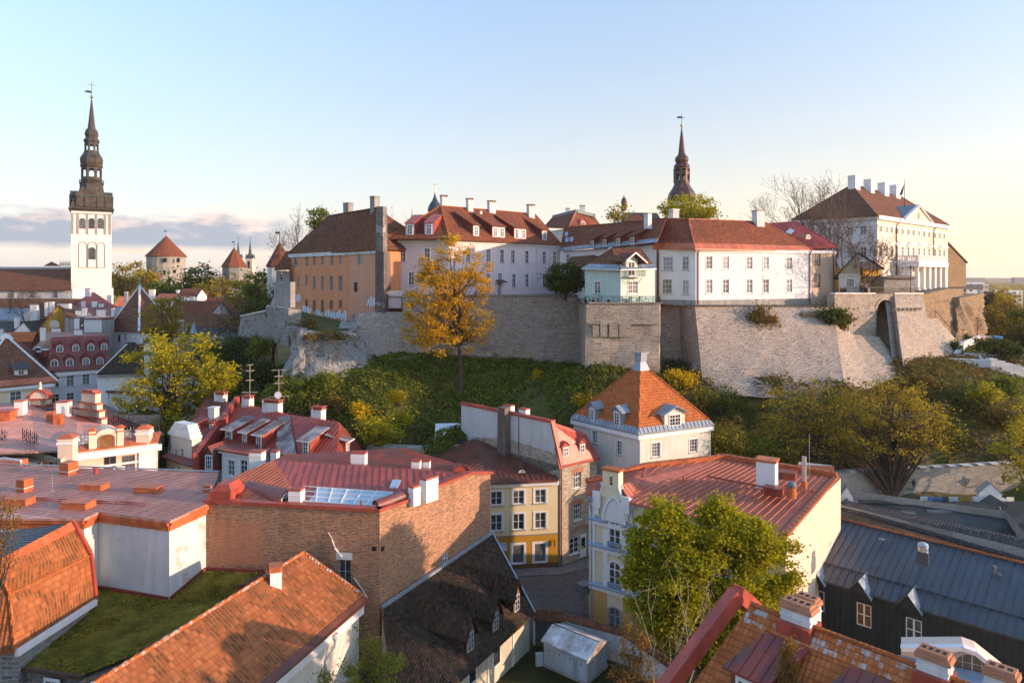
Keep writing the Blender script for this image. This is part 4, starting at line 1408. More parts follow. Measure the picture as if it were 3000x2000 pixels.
for px,t,b in((2074,697,714),(2190,700,716),(2308,701,717)):
 u,d=wb.hit(px)
 _o=wb.p(u,zat(b,d-.5)+.1,-1.6)
 _m=MB()
 n=8
 r=.72
 ring=[(r*math.cos(math.pi*k/n),r*1.1*math.sin(math.pi*k/n))for k in range(n+1)]
 for(x0,z0),(x1,z1)in zip(ring,ring[1:]):
  _m.poly([_o+wb_v for wb_v in()]or[wb.p(u+x0,_o.z+z0,-1.2),wb.p(u+x1,_o.z+z1,-1.2),wb.p(u+x1*.9,_o.z+z1+.35,-3.6),wb.p(u+x0*.9,_o.z+z0+.35,-3.6)])
 _m.cur=1
 _m.poly([wb.p(u+x*.97,_o.z+z*.97,-1.35)for x,z in ring])
 ob=_m.build('eyebrow_dormer',['white_paint','white_wall'],R)
 f2=Wall(wb.p(u-1,0,-1.33).xy,wb.p(u+1,0,-1.33).xy,0,1)
 window(ob,f2,1,_o.z+.08,_o.z+.6,.8,nx=3,ny=1,casing=.0,sill=None,arch='seg')
chimney(RF,1975,613,637,117,1.25,1.1,rad(24),'white_shabby','white_coping',caph=.2)
chimney(RF,2222,616,655,117,1.75,1.2,rad(24),'white_shabby','grey_trim')
for w_,px in((wa,1930.5),(wb,2044),(wb,2371)):
 u,d=w_.hit(px)
 _m=MB()
 _m.tube([w_.p(u,38.6,.5),w_.p(u,37.9,.12),w_.p(u,29.2 if px<2300 else 27.3,.12)],.09)
 _m.build('downpipe','pipe_red',R)
# beige house with red sheet roof
hs=House('beige_house','beige plastered house with red sheet-metal hip roof right of the long white house',[XY(2372,117.2),XY(2447,119.5)],11,28.4,38.6)
R=hs.root
w_=hs.walls[0]
pwin(R,w_,2396,739,776,1.05,nx=2,ny=3,casing=.03,frame='brown_frame',pane='glass_curtain',sill='brown_frame')
pwin(R,w_,2395,803,840,1.15,nx=3,ny=4,casing=.03,frame='brown_frame',pane='glass_curtain',sill='brown_frame')
hs.finish(['beige_wall'])
band(R,w_,38.1,38.6,.2,'white_wall','cornice')
_e0,_e1=P(2360,731,117),P(2456,722,119.2)
_a,_b=P(2250,655,126),P(2333,649,125)
_k=v3(hs.back[0]+V((.5,0)),38.6)
RF=roof(R,[[P(2240,735,119),_e1,_b,_a],[_e1,_k,_b]],'red_sheet',.15,seam=.6,ridges=[(_e1,_b),(_a,_b)],rr=.09)
_m=MB()
u,d=w_.hit(2380)
_zz=zat(700,d)
ring=[(.75*math.cos(math.pi*k/8),.95*math.sin(math.pi*k/8))for k in range(9)]
for(x0,z0),(x1,z1)in zip(ring,ring[1:]):
 _m.poly([w_.p(u+x0,_zz+z0,-.8),w_.p(u+x1,_zz+z1,-.8),w_.p(u+x1,_zz+z1,-3.2),w_.p(u+x0,_zz+z0,-3.2)])
_m.poly([w_.p(u+x,_zz+z,-.95)for x,z in ring])
_o=_m.build('eyebrow_dormer','orange_sheet',R)
f2=Wall(w_.p(u-1,0,-.93).xy,w_.p(u+1,0,-.93).xy,0,1)
window(_o,f2,1,_zz+.12,_zz+.75,1.0,nx=3,ny=2,casing=.05,sill=None,arch=True,pane='glass_pale')
_m=MB()
_m.beam(P(2308,684,121.5),P(2321,673,122.8),.9,.2,up=(0,-.6,.8))
_m.build('skylight','glass_sky',R)
_m=MB()
u,d=w_.hit(2441)
_m.tube([w_.p(u,38.7,.5),w_.p(u,37.9,.1),w_.p(u,28.6,.1)],.09)
_m.build('downpipe','pipe_brown',R)
# mint green house
hs=House('mint_house','small mint green house with brown hip roof and white balcony door on the bastion',[XY(1714,107),XY(1818,102.5),XY(1919,106)],8,30.1,35.25)
R=hs.root
wa,wb=hs.walls
pwin(R,wa,1750,824,860,1.2,nx=2,ny=3,casing=.1)
pwin(R,wb,1854,823,860,1.9,nx=4,ny=3,casing=.1)
hs.finish(['mint_wall','mint_wall'])
_e0,_e1,_e2=P(1704,785,106.8),P(1818,789,101.6),P(1923,786,106.2)
_a,_b=P(1792,729,108.5),P(1880,730,109.5)
_k1,_k0=v3(hs.back[0],35.2),v3(hs.back[1],35.2)
RF=roof(R,[[lo(_e0,_a,.18),lo(_e1,_a,.18),_a],[lo(_e1,_a,.18),lo(_e2,_b,.18),_b,_a],[lo(_e2,_b,.18),_k1,_b],[_k1,_k0,_a,_b],[_k0,lo(_e0,_a,.18),_a]],'tiles_brown',.15,ridges=[(_e1,_a),(_a,_b),(_e0,_a)],rr=.12)
_m=MB()
for p,q,a,b in((_e0,_e1,_a,_a),(_e1,_e2,_a,_b)):
 _m.slab([p,q,lo(q,b,.2)+V((0,0,.05)),lo(p,a,.2)+V((0,0,.05))],.15)
 _m.seams([p,q,lo(q,b,.2),lo(p,a,.2)],.6,.04,.1)
_m.build('eave_sheet','grey_sheet',R)
_m=MB()
for w_,p,q in((wa,_e0,_e1),(wb,_e1,_e2)):
 _m.tube([p-V((0,0,.12)),q-V((0,0,.12))],.09,5)
_m.build('gutter','white_paint',R)
u,d=wb.hit(1850)
f2=Wall(wb.p(u-1.15,0,.08).xy,wb.p(u+1.15,0,.08).xy,34.2,37.3)
_m=MB()
_m.hexa([f2.p(0,34.0,0),f2.p(f2.L,34.0,0),f2.p(f2.L,34.0,-3),f2.p(0,34.0,-3),f2.p(0,36.6,0),f2.p(f2.L,36.6,0),f2.p(f2.L,36.6,-3),f2.p(0,36.6,-3)])
_m.poly([f2.p(0,36.6,0),f2.p(f2.L,36.6,0),f2.p(f2.L/2,37.5,0)])
ob=_m.build('balcony_dormer','mint_wall',R)
window(ob,f2,f2.L/2-.1,34.25,36.35,1.35,nx=2,ny=2,casing=.1,sill=None,cut=False)
_m=MB()
zr=37.75
for e in(-.75,f2.L+1.15):
 q=[f2.p(e,36.45 if e<0 else 36.2,.9),f2.p(f2.L/2,zr,.9),f2.p(f2.L/2,zr,-2.6),f2.p(e,36.45 if e<0 else 36.2,-2.6)]
 _m.slab(q if e<0 else q[::-1],.16)
_m.build('dormer_roof','tiles_brown',ob)
_m=MB()
_m.beam(f2.p(-.75,36.4,.95),f2.p(f2.L/2,zr-.05,.95),.1,.22)
_m.beam(f2.p(f2.L+1.15,36.15,.95),f2.p(f2.L/2,zr-.05,.95),.1,.22)
_m.build('barge_board','white_coping',ob)
def railing(mb,p,q,h=1.0,sp=.16,r=.02,posts=2.0):
 p,q=V(p),V(q)
 L=(q-p).length
 up=V((0,0,h))
 mb.beam(p+up,q+up,.05,.05)
 mb.beam(p+up*.12,q+up*.12,.04,.04)
 n=max(2,int(L/sp))
 for k in range(n+1):
  a=p.lerp(q,k/n)
  big=k%max(1,int(posts/sp))==0
  mb.beam(a,a+up*(1.04 if big else 1),.06 if big else r,.06 if big else r)
_m=MB()
_m.cur=0
f2.wbox(_m,-.35,f2.L+.5,34.02,34.12,.02,1.15)
_m.cur=1
for a,b in((f2.p(-.35,34.12,.05),f2.p(-.35,34.12,1.1)),(f2.p(-.35,34.12,1.1),f2.p(f2.L+.5,34.12,1.1)),(f2.p(f2.L+.5,34.12,1.1),f2.p(f2.L+.5,34.12,.05))):
 railing(_m,a,b,.9,.13,.018)
for e in(.1,f2.L):
 _m.beam(f2.p(e,33.0,.05),f2.p(e,34.0,1.0),.05,.05)
_m.build('balcony',['white_coping','iron'],R)
_m=MB()
_m.tube([P(1818,793,102.0),P(1818,798,102.2),P(1818,880,102.2)],.07)
_m.build('downpipe','pipe_white',R)
_m=MB()
_p0,_p1,_p2,_p3=P(1714,887,106),P(1717,888,101.4),P(1930,889,100.8),P(1934,889,106)
for a,b in((_p0,_p1),(_p1,_p2),(_p2,_p3)):
 railing(_m,a,b,1.05,.14,.022)
tag(_m.build('railing','iron'),'thin black iron railing along the edge of the mint house terrace','railing')
_zt=_p1.z
def chair(px,d,rz,label,group='dark garden chairs on the mint house terrace',mat='iron'):
 c=XY(px,d)
 r=thing('garden_chair',label,'chair',(c.x,c.y,_zt),group)
 ca,sa=math.cos(rz),math.sin(rz)
 def L(x,y,z):
  return V((c.x+x*ca-y*sa,c.y+x*sa+y*ca,_zt+z))
 m=MB()
 m.box(L(0,0,.42),.5,.48,.06,rz)
 m.build('seat',mat,r)
 m=MB()
 m.beam(L(-.22,.24,.45),L(-.22,.36,1.0),.06,.06)
 m.beam(L(.22,.24,.45),L(.22,.36,1.0),.06,.06)
 for z in(.6,.75,.9):
  m.beam(L(-.22,.24+(z-.45)*.2,z),L(.22,.24+(z-.45)*.2,z),.04,.09)
 m.build('backrest',mat,r)
 for x,y in((-.22,-.2),(.22,-.2),(-.22,.2),(.22,.2)):
  m=MB()
  m.beam(L(x,y,0),L(x,y,.43),.05,.05)
  m.build('leg',mat,r)
 return r
def table(px,d,label,w=1.1,mat='iron'):
 c=XY(px,d)
 r=thing('garden_table',label,'table',(c.x,c.y,_zt))
 m=MB()
 m.box((c.x,c.y,_zt+.7),w,.7,.05)
 m.build('tabletop',mat,r)
 for x,y in((-.4,-.28),(.4,-.28),(-.4,.28),(.4,.28)):
  m=MB()
  m.beam((c.x+x*w,c.y+y,_zt),(c.x+x*w,c.y+y,_zt+.7),.05,.05)
  m.build('leg',mat,r)
chair(1731,102.6,rad(90),'leftmost black garden chair behind the terrace railing')
chair(1757,102.8,rad(-90),'black garden chair right of the small black table, left part of terrace')
table(1744,102.7,'small black garden table between two chairs, left end of terrace',.9)
chair(1829,101.8,rad(60),'grey garden chair below the white double window',mat='cloth_grey')
chair(1846,102.0,rad(180),'dark garden chair in front of the long terrace table')
chair(1868,102.6,rad(-80),'dark garden chair at the right end of the long terrace table')
table(1856,102.5,'longer dark table in the middle of the terrace, chairs round it',1.4,'brown_dark')
_c=XY(1884,102.4)
_r=thing('bicycle','teal bicycle parked on the terrace behind the railing','bicycle',(_c.x,_c.y,_zt))
for x in(-.5,.5):
 _m=MB()
 _m.tube([V((_c.x+x+.33*math.cos(a),_c.y,_zt+.34+.33*math.sin(a)))for a in[2*math.pi*k/14 for k in range(15)]],.03,5,False)
 _m.build('wheel','graffiti_teal',_r)
_m=MB()
for a,b in(((-.5,.34),(-.15,.8)),((-.15,.8),(.05,.3)),((.05,.3),(-.5,.34)),((-.15,.75),(.4,.8)),((.4,.85),(.5,.34)),((.05,.3),(.4,.75))):
 _m.beam((_c.x+a[0],_c.y,_zt+a[1]),(_c.x+b[0],_c.y,_zt+b[1]),.04,.04)
_m.build('frame','graffiti_teal',_r)
_m=MB()
_m.box((_c.x-.17,_c.y,_zt+.86),.26,.14,.06)
_m.build('saddle','iron',_r)
_m=MB()
_m.beam((_c.x+.38,_c.y-.28,_zt+.98),(_c.x+.38,_c.y+.28,_zt+.98),.04,.04)
_m.beam((_c.x+.38,_c.y,_zt+.82),(_c.x+.38,_c.y,_zt+.98),.04,.04)
_m.build('handlebar','iron',_r)
for px,lab in((1716,'black round pot at the left corner post of the terrace'),(1739,'black plant pot by the left table legs'),(1783,'single black pot in the middle of the terrace'),(1925,'black pot at the right end of the terrace')):
 _c=XY(px,101.9)
 _m=MB()
 _m.lathe(_c,[(.16,_zt),(.24,_zt+.45),(.26,_zt+.5)],10)
 tag(_m.build('flower_pot','iron'),lab,'pot','dark pots along the terrace railing')
hs=House('garden_shed','low brown tiled outbuilding between pink house and mint house, mostly hidden by the dark tree',[XY(1655,126),XY(1760,122)],6,30,35.2)
hs.finish(['cream_wall'])
_e0,_e1=P(1650,785,125),P(1770,782,121)
_a,_b=P(1672,752,131),P(1775,744,127)
roof(hs.root,[[_e0,_e1,_b,_a],[_b,_a,P(1675,785,136),P(1778,785,133)]],'tiles_brown',.15)
# house behind with hip roof, far left of the dome spire
hs=House('attic_house','distant red tiled hip roof with grey ridge cap and round attic window',[XY(1600,172),XY(1668,160),XY(1765,172)],14,32,45.5)
hs.finish(['cream_wall','cream_wall'])
_e0,_e1,_e2=P(1592,665,172),P(1666,668,158),P(1762,662,172)
_a,_b=P(1688,617,169),P(1738,630,176)
RF=roof(hs.root,[[_e0,_e1,_a,P(1618,636,176)],[_e1,_e2,_b,_a],[_a,_b,P(1618,636,176)]],'tiles_red',.2,ridges=[(_e1,_a)],ridge_mat='tiles_lichen',rr=.2)
_m=MB()
_m.beam(P(1620,636,175),P(1690,618,168),.5,.8)
_m.beam(P(1690,619,168),P(1742,632,174),.5,.8)
_m.build('ridge_sheet','zinc_dark',hs.root)
chimney(RF,1663,610,622,172,.9,.9,0,'white_shabby','soot')
chimney(RF,1706,602,624,172,1.2,1.1,0,'white_shabby','soot')
w_=hs.walls[1]
u,d=w_.hit(1712)
ring=[(1.9*math.cos(math.pi*k/8),1.7*math.sin(math.pi*k/8))for k in range(9)]
_zz=zat(661,d)
_m=MB()
for(x0,z0),(x1,z1)in zip(ring,ring[1:]):
 _m.poly([w_.p(u+x0,_zz+z0,-.2),w_.p(u+x1,_zz+z1,-.2),w_.p(u+x1,_zz+z1,-4),w_.p(u+x0,_zz+z0,-4)])
_m.poly([w_.p(u+x,_zz+z,-.4)for x,z in ring])
_o=_m.build('round_dormer','red_sheet',hs.root)
f2=Wall(w_.p(u-1.2,0,-.38).xy,w_.p(u+1.2,0,-.38).xy,0,1)
window(_o,f2,1.2,_zz+.1,_zz+1.0,1.7,nx=3,ny=1,casing=.08,sill=None,arch='seg',pane='glass_pale')
hs=House('parish_house','dark distant roof with brown tiled gable left of the yellow-green treetop',[XY(1822,190),XY(1935,185)],10,34,48)
hs.finish(['cream_wall'])
roof(hs.root,[[P(1818,652,189),P(1940,648,184),P(1925,624,192),P(1832,622,196)]],'tiles_slate',.2)
_m=MB()
_m.slab([P(1832,650,183),P(1892,648,182),P(1868,624,188)],.2)
_m.build('gable_roof','tiles_red',hs.root)
# neoclassical mansion with portico
hs=House('mansion','large cream neoclassical mansion with pediment, white portico and four white chimneys',[XY(2325,163),XY(2570,150),XY(2777,181)],26,30.5,47.5,'mansion')
R=hs.root
wa,wb=hs.walls
kw=dict(nx=2,ny=3,casing=.1,pane='glass_curtain',frame='white_paint',sill=None,bar=.06)
cols=(2580,2597,2612,2628,2644,2661,2676,2692,2707,2722,2739,2753,2766)
rowwin(R,wb,cols,(2644,667,687),1.35,**kw)
mids=rowwin(R,wb,cols,(2644,722,754),1.35,**kw)
rowwin(R,wb,cols[:4],(2597,790,824),1.35,**kw)
rowwin(R,wa,(2340,2375,2410,2450,2490,2530),(2490,665,690),1.3,**kw)
rowwin(R,wa,(2340,2375,2410,2450,2490,2530),(2490,725,757),1.3,**kw)
hs.finish(['white_wall','stenbock_wall'])
for w_ in hs.walls:
 band(R,w_,46.7,47.6,.55,'white_wall','cornice',ext=.3)
 band(R,w_,45.3,45.7,.15,'white_wall','cornice')
 band(R,w_,41.6,42.0,.18,'white_wall','cornice')
 band(R,w_,37.3,37.8,.22,'white_wall','cornice')
_m=MB()
for px in cols[1::2]:
 u,d=wb.hit(px)
 z=zat(717,wb.hit(2644)[1])
 _m.beam(wb.p(u-1.1,z,.2),wb.p(u,z+.75,.2),.35,.18)
 _m.beam(wb.p(u+1.1,z,.2),wb.p(u,z+.75,.2),.35,.18)
 wb.wbox(_m,u-1.15,u+1.15,z-.15,z,0,.3)
_m.build('window_pediment','white_wall',R)
_e0,_e1,_e2=P(2316,643,163),P(2571,629,148.8),P(2782,660,182)
_a,_b=P(2494,540,164),P(2641,577,186)
_k1,_k0=v3(hs.back[0],47.6),v3(hs.back[1],47.6)
RF=roof(R,[[_e0,_e1,_a],[_e1,_e2,_b,_a],[_e2,_k1,_b],[_k1,_k0,_a,_b],[_k0,_e0,_a]],'tiles_brown',.25,ridges=[(_a,_b),(_e1,_a),(_e2,_b)],ridge_mat='tiles_lichen',rr=.16)
for a,t,b,d,w in((2502,515,550,163,2.6),(2546,526,560,168,2.0),(2588,536,569,175,2.6),(2622,543,577,182,2.7)):
 chimney(RF,a,t,b,d,w,1.8,rad(40),'white_wall','white_coping',capx=1.04)
u0,u1=wb.hit(2646)[0],wb.hit(2724)[0]
_m=MB()
um=(u0+u1)/2
_m.poly([wb.p(u0,47.5,.35),wb.p(u1,47.5,.35),wb.p(um,51.0,.35)])
_m.build('pediment','stenbock_wall',R)
_m=MB()
for e in(u0-.6,u1+.6):
 _m.beam(wb.p(e,47.6,.4),wb.p(um,51.4,.4),.7,.45)
wb.wbox(_m,u0-.6,u1+.6,47.3,47.7,.3,.8)
ob=_m.build('pediment_cornice','white_wall',R)
_m=MB()
for e in(u0-.7,u1+.7):
 q=[wb.p(e,47.7,.8),wb.p(um,51.6,.8),wb.p(um,51.6,-5),wb.p(e,47.7,-2)]
 _m.slab(q if e<um else q[::-1],.12)
_m.build('pediment_roof','zinc_dark',R)
_m=MB()
_m.lathe((0,0),[(.02,0),(.75,.02),(.7,.12),(.02,.13)],12)
_c=wb.p(um,48.9,.36)
_m.v=[_c+V((wb.d.x,wb.d.y,0))*p.x*.8+V((0,0,1))*p.y*1.2+V((wb.n.x,wb.n.y,0))*p.z for p in _m.v]
_m.build('coat_of_arms','wood_planks',R)
for px in(2624,2733):
 u,d=wb.hit(px)
 _m=MB()
 _m.tube([wb.p(u+1.4,47.3,.6),wb.p(u,45.8,.2),wb.p(u,37.5,.2)]+([wb.p(u,31.5,.2)]if px<2700 else[]),.13)
 _m.build('downpipe','pipe_brown',R)
_q=Wall(wb.p(0,0,4.6).xy,wb.p(wb.L,0,4.6).xy,31,37)
_u0=_q.hit(2690)[0]
pf=Wall(wb.p(_u0,0,4.6).xy,wb.p(_q.hit(2774)[0],0,4.6).xy,31.5,37.4)
_m=MB()
_top,_zb=37.2,31.3
pl=Wall(wb.p(_u0,0,.0).xy,pf.A,31,37)
for w_ in(pl,pf):
 w_.wbox(_m,-.2,w_.L+.2,36.4,37.4,-.9,.25)
_m.poly([wb.p(_u0,37.35,0),pf.p(0,37.35),pf.p(pf.L,37.35),wb.p(_q.hit(2774)[0],37.35,0)])
po=_m.build('portico','white_wall',R)
for k in range(6):
 c=pf.p(.5+(pf.L-1.0)*k/5,0,-.45)
 _m=MB()
 _m.box((c.x,c.y,30.3),1.3,1.3,1.1,math.atan2(pf.d.y,pf.d.x))
 _m.lathe(c,[(.55,31.4),(.58,31.6),(.5,31.75),(.42,36.0),(.52,36.15),(.55,36.4)],12)
 _m.build('column','white_wall',R)
for k in range(3):
 c=pl.p(.8+(pl.L-2.2)*k/2.4,0,-.45)
 _m=MB()
 _m.lathe(c,[(.5,31.0),(.5,31.75),(.42,36.0),(.52,36.15),(.55,36.4)],12)
 _m.build('column','white_wall',R)
_m=MB()
for w_ in(pl,pf):
 w_.wbox(_m,-.1,w_.L+.1,38.75,38.95,-.25,.1)
 w_.wbox(_m,-.05,w_.L+.05,37.4,37.6,-.2,.05)
 n=int(w_.L/.35)
 for k in range(n+1):
  u=w_.L*k/n
  s=.16 if k%6 else .4
  w_.wbox(_m,u-s/2,u+s/2,37.6,38.75,-.15,.0)
_m.build('balustrade','white_wall',R)
_c=wb.p(um-.8,50.5,-2.5)
_m=MB()
_m.tube([_c,_c+V((0,0,7.2))],[.09,.05])
_m.cur=1
q=_c+V((0,0,6.4))
_m.mesh([q,q+V((-.5,0,-2.6)),q+V((-1.3,.1,-3.0)),q+V((-.7,0,-1.4)),q+V((.02,.06,0)),q+V((-.48,.06,-2.6)),q+V((-1.28,.16,-3.0)),q+V((-.68,.06,-1.4))],[(0,1,2,3),(7,6,5,4),(0,4,5,1),(1,5,6,2),(2,6,7,3),(3,7,4,0)])
_m.build('flagpole',['iron','cloth_black'],R)
hs=House('stone_storehouse','bare brown stone gable wall with lean-to roof, far right of the mansion',[XY(2774,186),XY(2830,190)],12,29,38)
hs.finish(['cliff_stone'])
w_=hs.walls[0]
_m=MB()
_m.hexa([w_.p(0,38,0),w_.p(w_.L,37.9,0),w_.p(w_.L,37.9,-10),w_.p(0,38,-10),w_.p(0,43.5,0),w_.p(w_.L*.98,38.3,0),w_.p(w_.L*.98,38.3,-10),w_.p(0,43.5,-10)])
_m.build('gable','cliff_stone',hs.root)
RF=roof(hs.root,[[w_.p(-.2,43.9,.3),w_.p(w_.L+.4,38.2,.3),w_.p(w_.L+.4,38.2,-10),w_.p(-.2,43.9,-10)]],'tiles_brown',.3)
_m=MB()
_m.box((w_.p(w_.L*.5,0,-4).x,w_.p(w_.L*.5,0,-4).y,40),2,4,2.4,math.atan2(w_.d.y,w_.d.x))
_m.build('roof_hatch','wood_red',hs.root)
# terrace in front of the mansion
hs=House('wooden_house','small wooden house with planked gable and steep black tile roof by the big bare tree',[XY(2457,118),XY(2520,116.5)],8,31.0,34.6)
R=hs.root
w_=hs.walls[0]
pwin(R,w_,2491,816,840,1.25,nx=3,ny=3,casing=.14,pane='glass_pale')
hs.finish(['cream_wall'])
_m=MB()
_apx=w_.hit(2514)[0]
_za=zat(741,117)
_m.poly([w_.p(0,34.6,.04),w_.p(w_.L,34.6,.04),w_.p(w_.L,zat(752,117),.04),w_.p(_apx,_za,.04)])
f2=Wall(w_.p(0,0,.05).xy,w_.p(w_.L,0,.05).xy,0,1)
ob=_m.build('gable','planks',R)
window(ob,f2,f2.hit(2505)[0],zat(786,117),zat(775,117),.45,nx=1,ny=1,casing=.05,sill=None,cut=False,frame='brown_frame')
_m=MB()
_q=[w_.p(-.7,34.0,.35),w_.p(_apx,_za+.25,.35),w_.p(_apx,_za+.25,-9),w_.p(-.7,34.0,-9)]
_m.slab(_q,.2)
_q=[w_.p(_apx+4,35.5,-.1),w_.p(_apx,_za+.25,-.1),w_.p(_apx,_za+.25,-9),w_.p(_apx+4,35.5,-9)]
_m.slab(_q[::-1],.2)
_m.slab([P(2458,815,119),P(2462,815,118.6),w_.p(-.6,34.1,-.2),w_.p(-1.5,33.8,-8)],.2)
_m.build('roof','tiles_black',R)
hs=House('yard_wall_house','ochre and cream walled annex with dark roof behind the bare tree trunk',[XY(2518,124.5),XY(2582,126)],6,30.6,35.7)
hs.finish(['ochre_wall'])
band(hs.root,hs.walls[0],30.8,33.0,.05,'cream_wall','plinth')
roof(hs.root,[[P(2512,789,123.5),P(2586,787,125.5),P(2566,766,129.5),P(2520,766,129.5)]],'brown_dark',.2)
hs=House('stone_shed','grey stone shed with flat brown roof right of the ochre annex',[XY(2590,121),XY(2680,123)],5,30.6,34.2)
hs.finish(['grey_stone'])
roof(hs.root,[[P(2596,812,120.3),P(2682,814,122.4),P(2680,808,127),P(2600,806,126)]],'brown_dark',.2)
_m=MB()
_zr=zat(861,114.5)+.2
railing(_m,P(2452,861,114.2)+V((0,0,.1)),P(2530,861,116)+V((0,0,.1)),1.05,.2,.03,1.8)
tag(_m.build('railing','iron'),'dark iron railing left of the people on the upper terrace','railing')
_m=MB()
railing(_m,P(2548,861,116.6)+V((0,0,.1)),P(2698,861,121)+V((0,0,.1)),1.05,.2,.03,1.8)
tag(_m.build('railing','brown_frame'),'sunlit brown metal railing over the tall arch','railing')
for px,lab in((2467,'left one of two dark litter bins behind the terrace railing'),(2475,'right one of two litter bins behind the terrace railing')):
 c=XY(px,116)
 _m=MB()
 _m.lathe(c,[(.28,31),(.3,31.9),(.33,31.95),(.2,32.1)],10)
 tag(_m.build('litter_bin','brown_dark'),lab,'bin')
def lamp_post(name,label,base,h,mat='iron',head=True):
 r=thing(name,label,'street lamp',base)
 m=MB()
 m.lathe(base,[(.14,base[2]),(.1,base[2]+.8),(.05,base[2]+.9),(.045,base[2]+h)],8)
 m.build('pole',mat,r)
 if head:
  m=MB()
  z=base[2]+h
  m.lathe(base,[(.06,z),(.12,z+.05),(.24,z+.45)],6)
  m.build('lantern','glass_pale',r)
  m=MB()
  m.lathe(base,[(.3,z+.45),(.1,z+.68),(.03,z+.85)],6)
  m.build('cap',mat,r)
 else:
  m=MB()
  m.box((base[0],base[1],base[2]+h),.5,.3,.12)
  m.build('lantern',mat,r)
 return r
lamp_post('street_lamp','black lantern lamp post in front of the white portico',P(2668,858,119.5),4.0)
# people
def person(label,base,h=1.74,face=.0,lean=.0,mats=('cloth_black','jeans'),hair='hair_dark',group=None,arms=(.35,.25),step=.12):
 root=thing('person',label,'person',base,group)
 k=h/1.74
 ca,sa=math.cos(face),math.sin(face)
 def L(x,y,z):
  return V(((x*ca-y*sa)*k,(x*sa+y*ca)*k,z*k))
 def skin(name,js,es,mat,lvl=1):
  me=bpy.data.meshes.new(name)
  me.from_pydata([tuple(j[0])for j in js],es,[])
  o=bpy.data.objects.new(name,me)
  COL.objects.link(o)
  md=o.modifiers.new('skin','SKIN')
  for v,j in zip(me.skin_vertices[0].data,js):
   v.radius=(j[1]*k,j[1]*k)
  me.skin_vertices[0].data[0].use_root=True
  sb=o.modifiers.new('sub','SUBSURF')
  sb.levels=sb.render_levels=lvl
  me.materials.append(MATS[mat])
  o.parent=root
  return o
 f=lean
 J=[(L(0,0,.95),.135),(L(0,.02+f*.3,1.2),.13),(L(0,f*.7,1.40),.14),(L(0,f+.02,1.52),.055),(L(0,f+.05,1.60),.08),(L(0,f+.05,1.70),.085),(L(-.19,f*.7,1.40),.065),(L(-.25,arms[0]*.3,1.13),.05),(L(-.20,arms[0],.95+arms[0]*.4),.036),(L(-.18,arms[0]+.1,.93+arms[0]*.5),.03),(L(.19,f*.7,1.40),.065),(L(.25,arms[1]*.3,1.13),.05),(L(.20,arms[1],.95+arms[1]*.4),.036),(L(.18,arms[1]+.1,.93+arms[1]*.5),.03),(L(-.10,0,.88),.09),(L(-.11,step,.5),.062),(L(-.11,step*.6-.03,.08),.045),(L(-.12,step+.14,.045),.04),(L(.10,0,.88),.09),(L(.11,-step*.4+.03,.5),.062),(L(.11,-step-.03,.08),.045),(L(.12,-step+.14,.045),.04)]
 E=[(0,1),(1,2),(2,3),(3,4),(4,5),(2,6),(6,7),(7,8),(8,9),(2,10),(10,11),(11,12),(12,13),(0,14),(14,15),(15,16),(16,17),(0,18),(18,19),(19,20),(20,21)]
 skin('body',J,E,'skin')
 g=.022
 skin('jacket',[(J[i][0],J[i][1]+g)for i in(0,1,2,6,7,8,10,11,12)],[(0,1),(1,2),(2,3),(3,4),(4,5),(2,6),(6,7),(7,8)],mats[0])
 skin('trousers',[(J[i][0],J[i][1]+g*.8)for i in(0,14,15,16,18,19,20)],[(0,1),(1,2),(2,3),(0,4),(4,5),(5,6)],mats[1])
 m=MB()
 c=V(base)+L(0,f+.035,1.70)
 m.lathe(c,[(.105*k,c.z-.02),(.108*k,c.z+.03),(.08*k,c.z+.085),(.03*k,c.z+.11)],10)
 m.build('hair',hair,root)
 return root
_zp=zat(861,115.6)+.12
for px,d,h,fc,le,mt,lab in((2521,115.7,1.78,rad(20),.05,('cloth_black','jeans'),'person in black jacket, leftmost of the group at the terrace railing'),(2529,115.2,1.66,rad(-20),.12,('cloth_black','cloth_black'),'person all in black leaning on the terrace railing'),(2537,115.6,1.72,rad(10),.08,('cloth_grey','cloth_black'),'person in grey jacket and black trousers by the terrace railing'),(2545,116.3,1.75,rad(60),.0,('cloth_black','cloth_pale'),'person in black top and pale trousers at right of the terrace group')):
 c=XY(px,d)
 person(lab,(c.x,c.y,_zp),h,fc+math.pi,le,mt,group='people standing at the terrace railing')
c=XY(825,120.5)
person('person in dark clothes standing on the pier left of the orange building',(c.x,c.y,zat(826,120)),1.7,math.pi,.02,('cloth_black','cloth_black'))
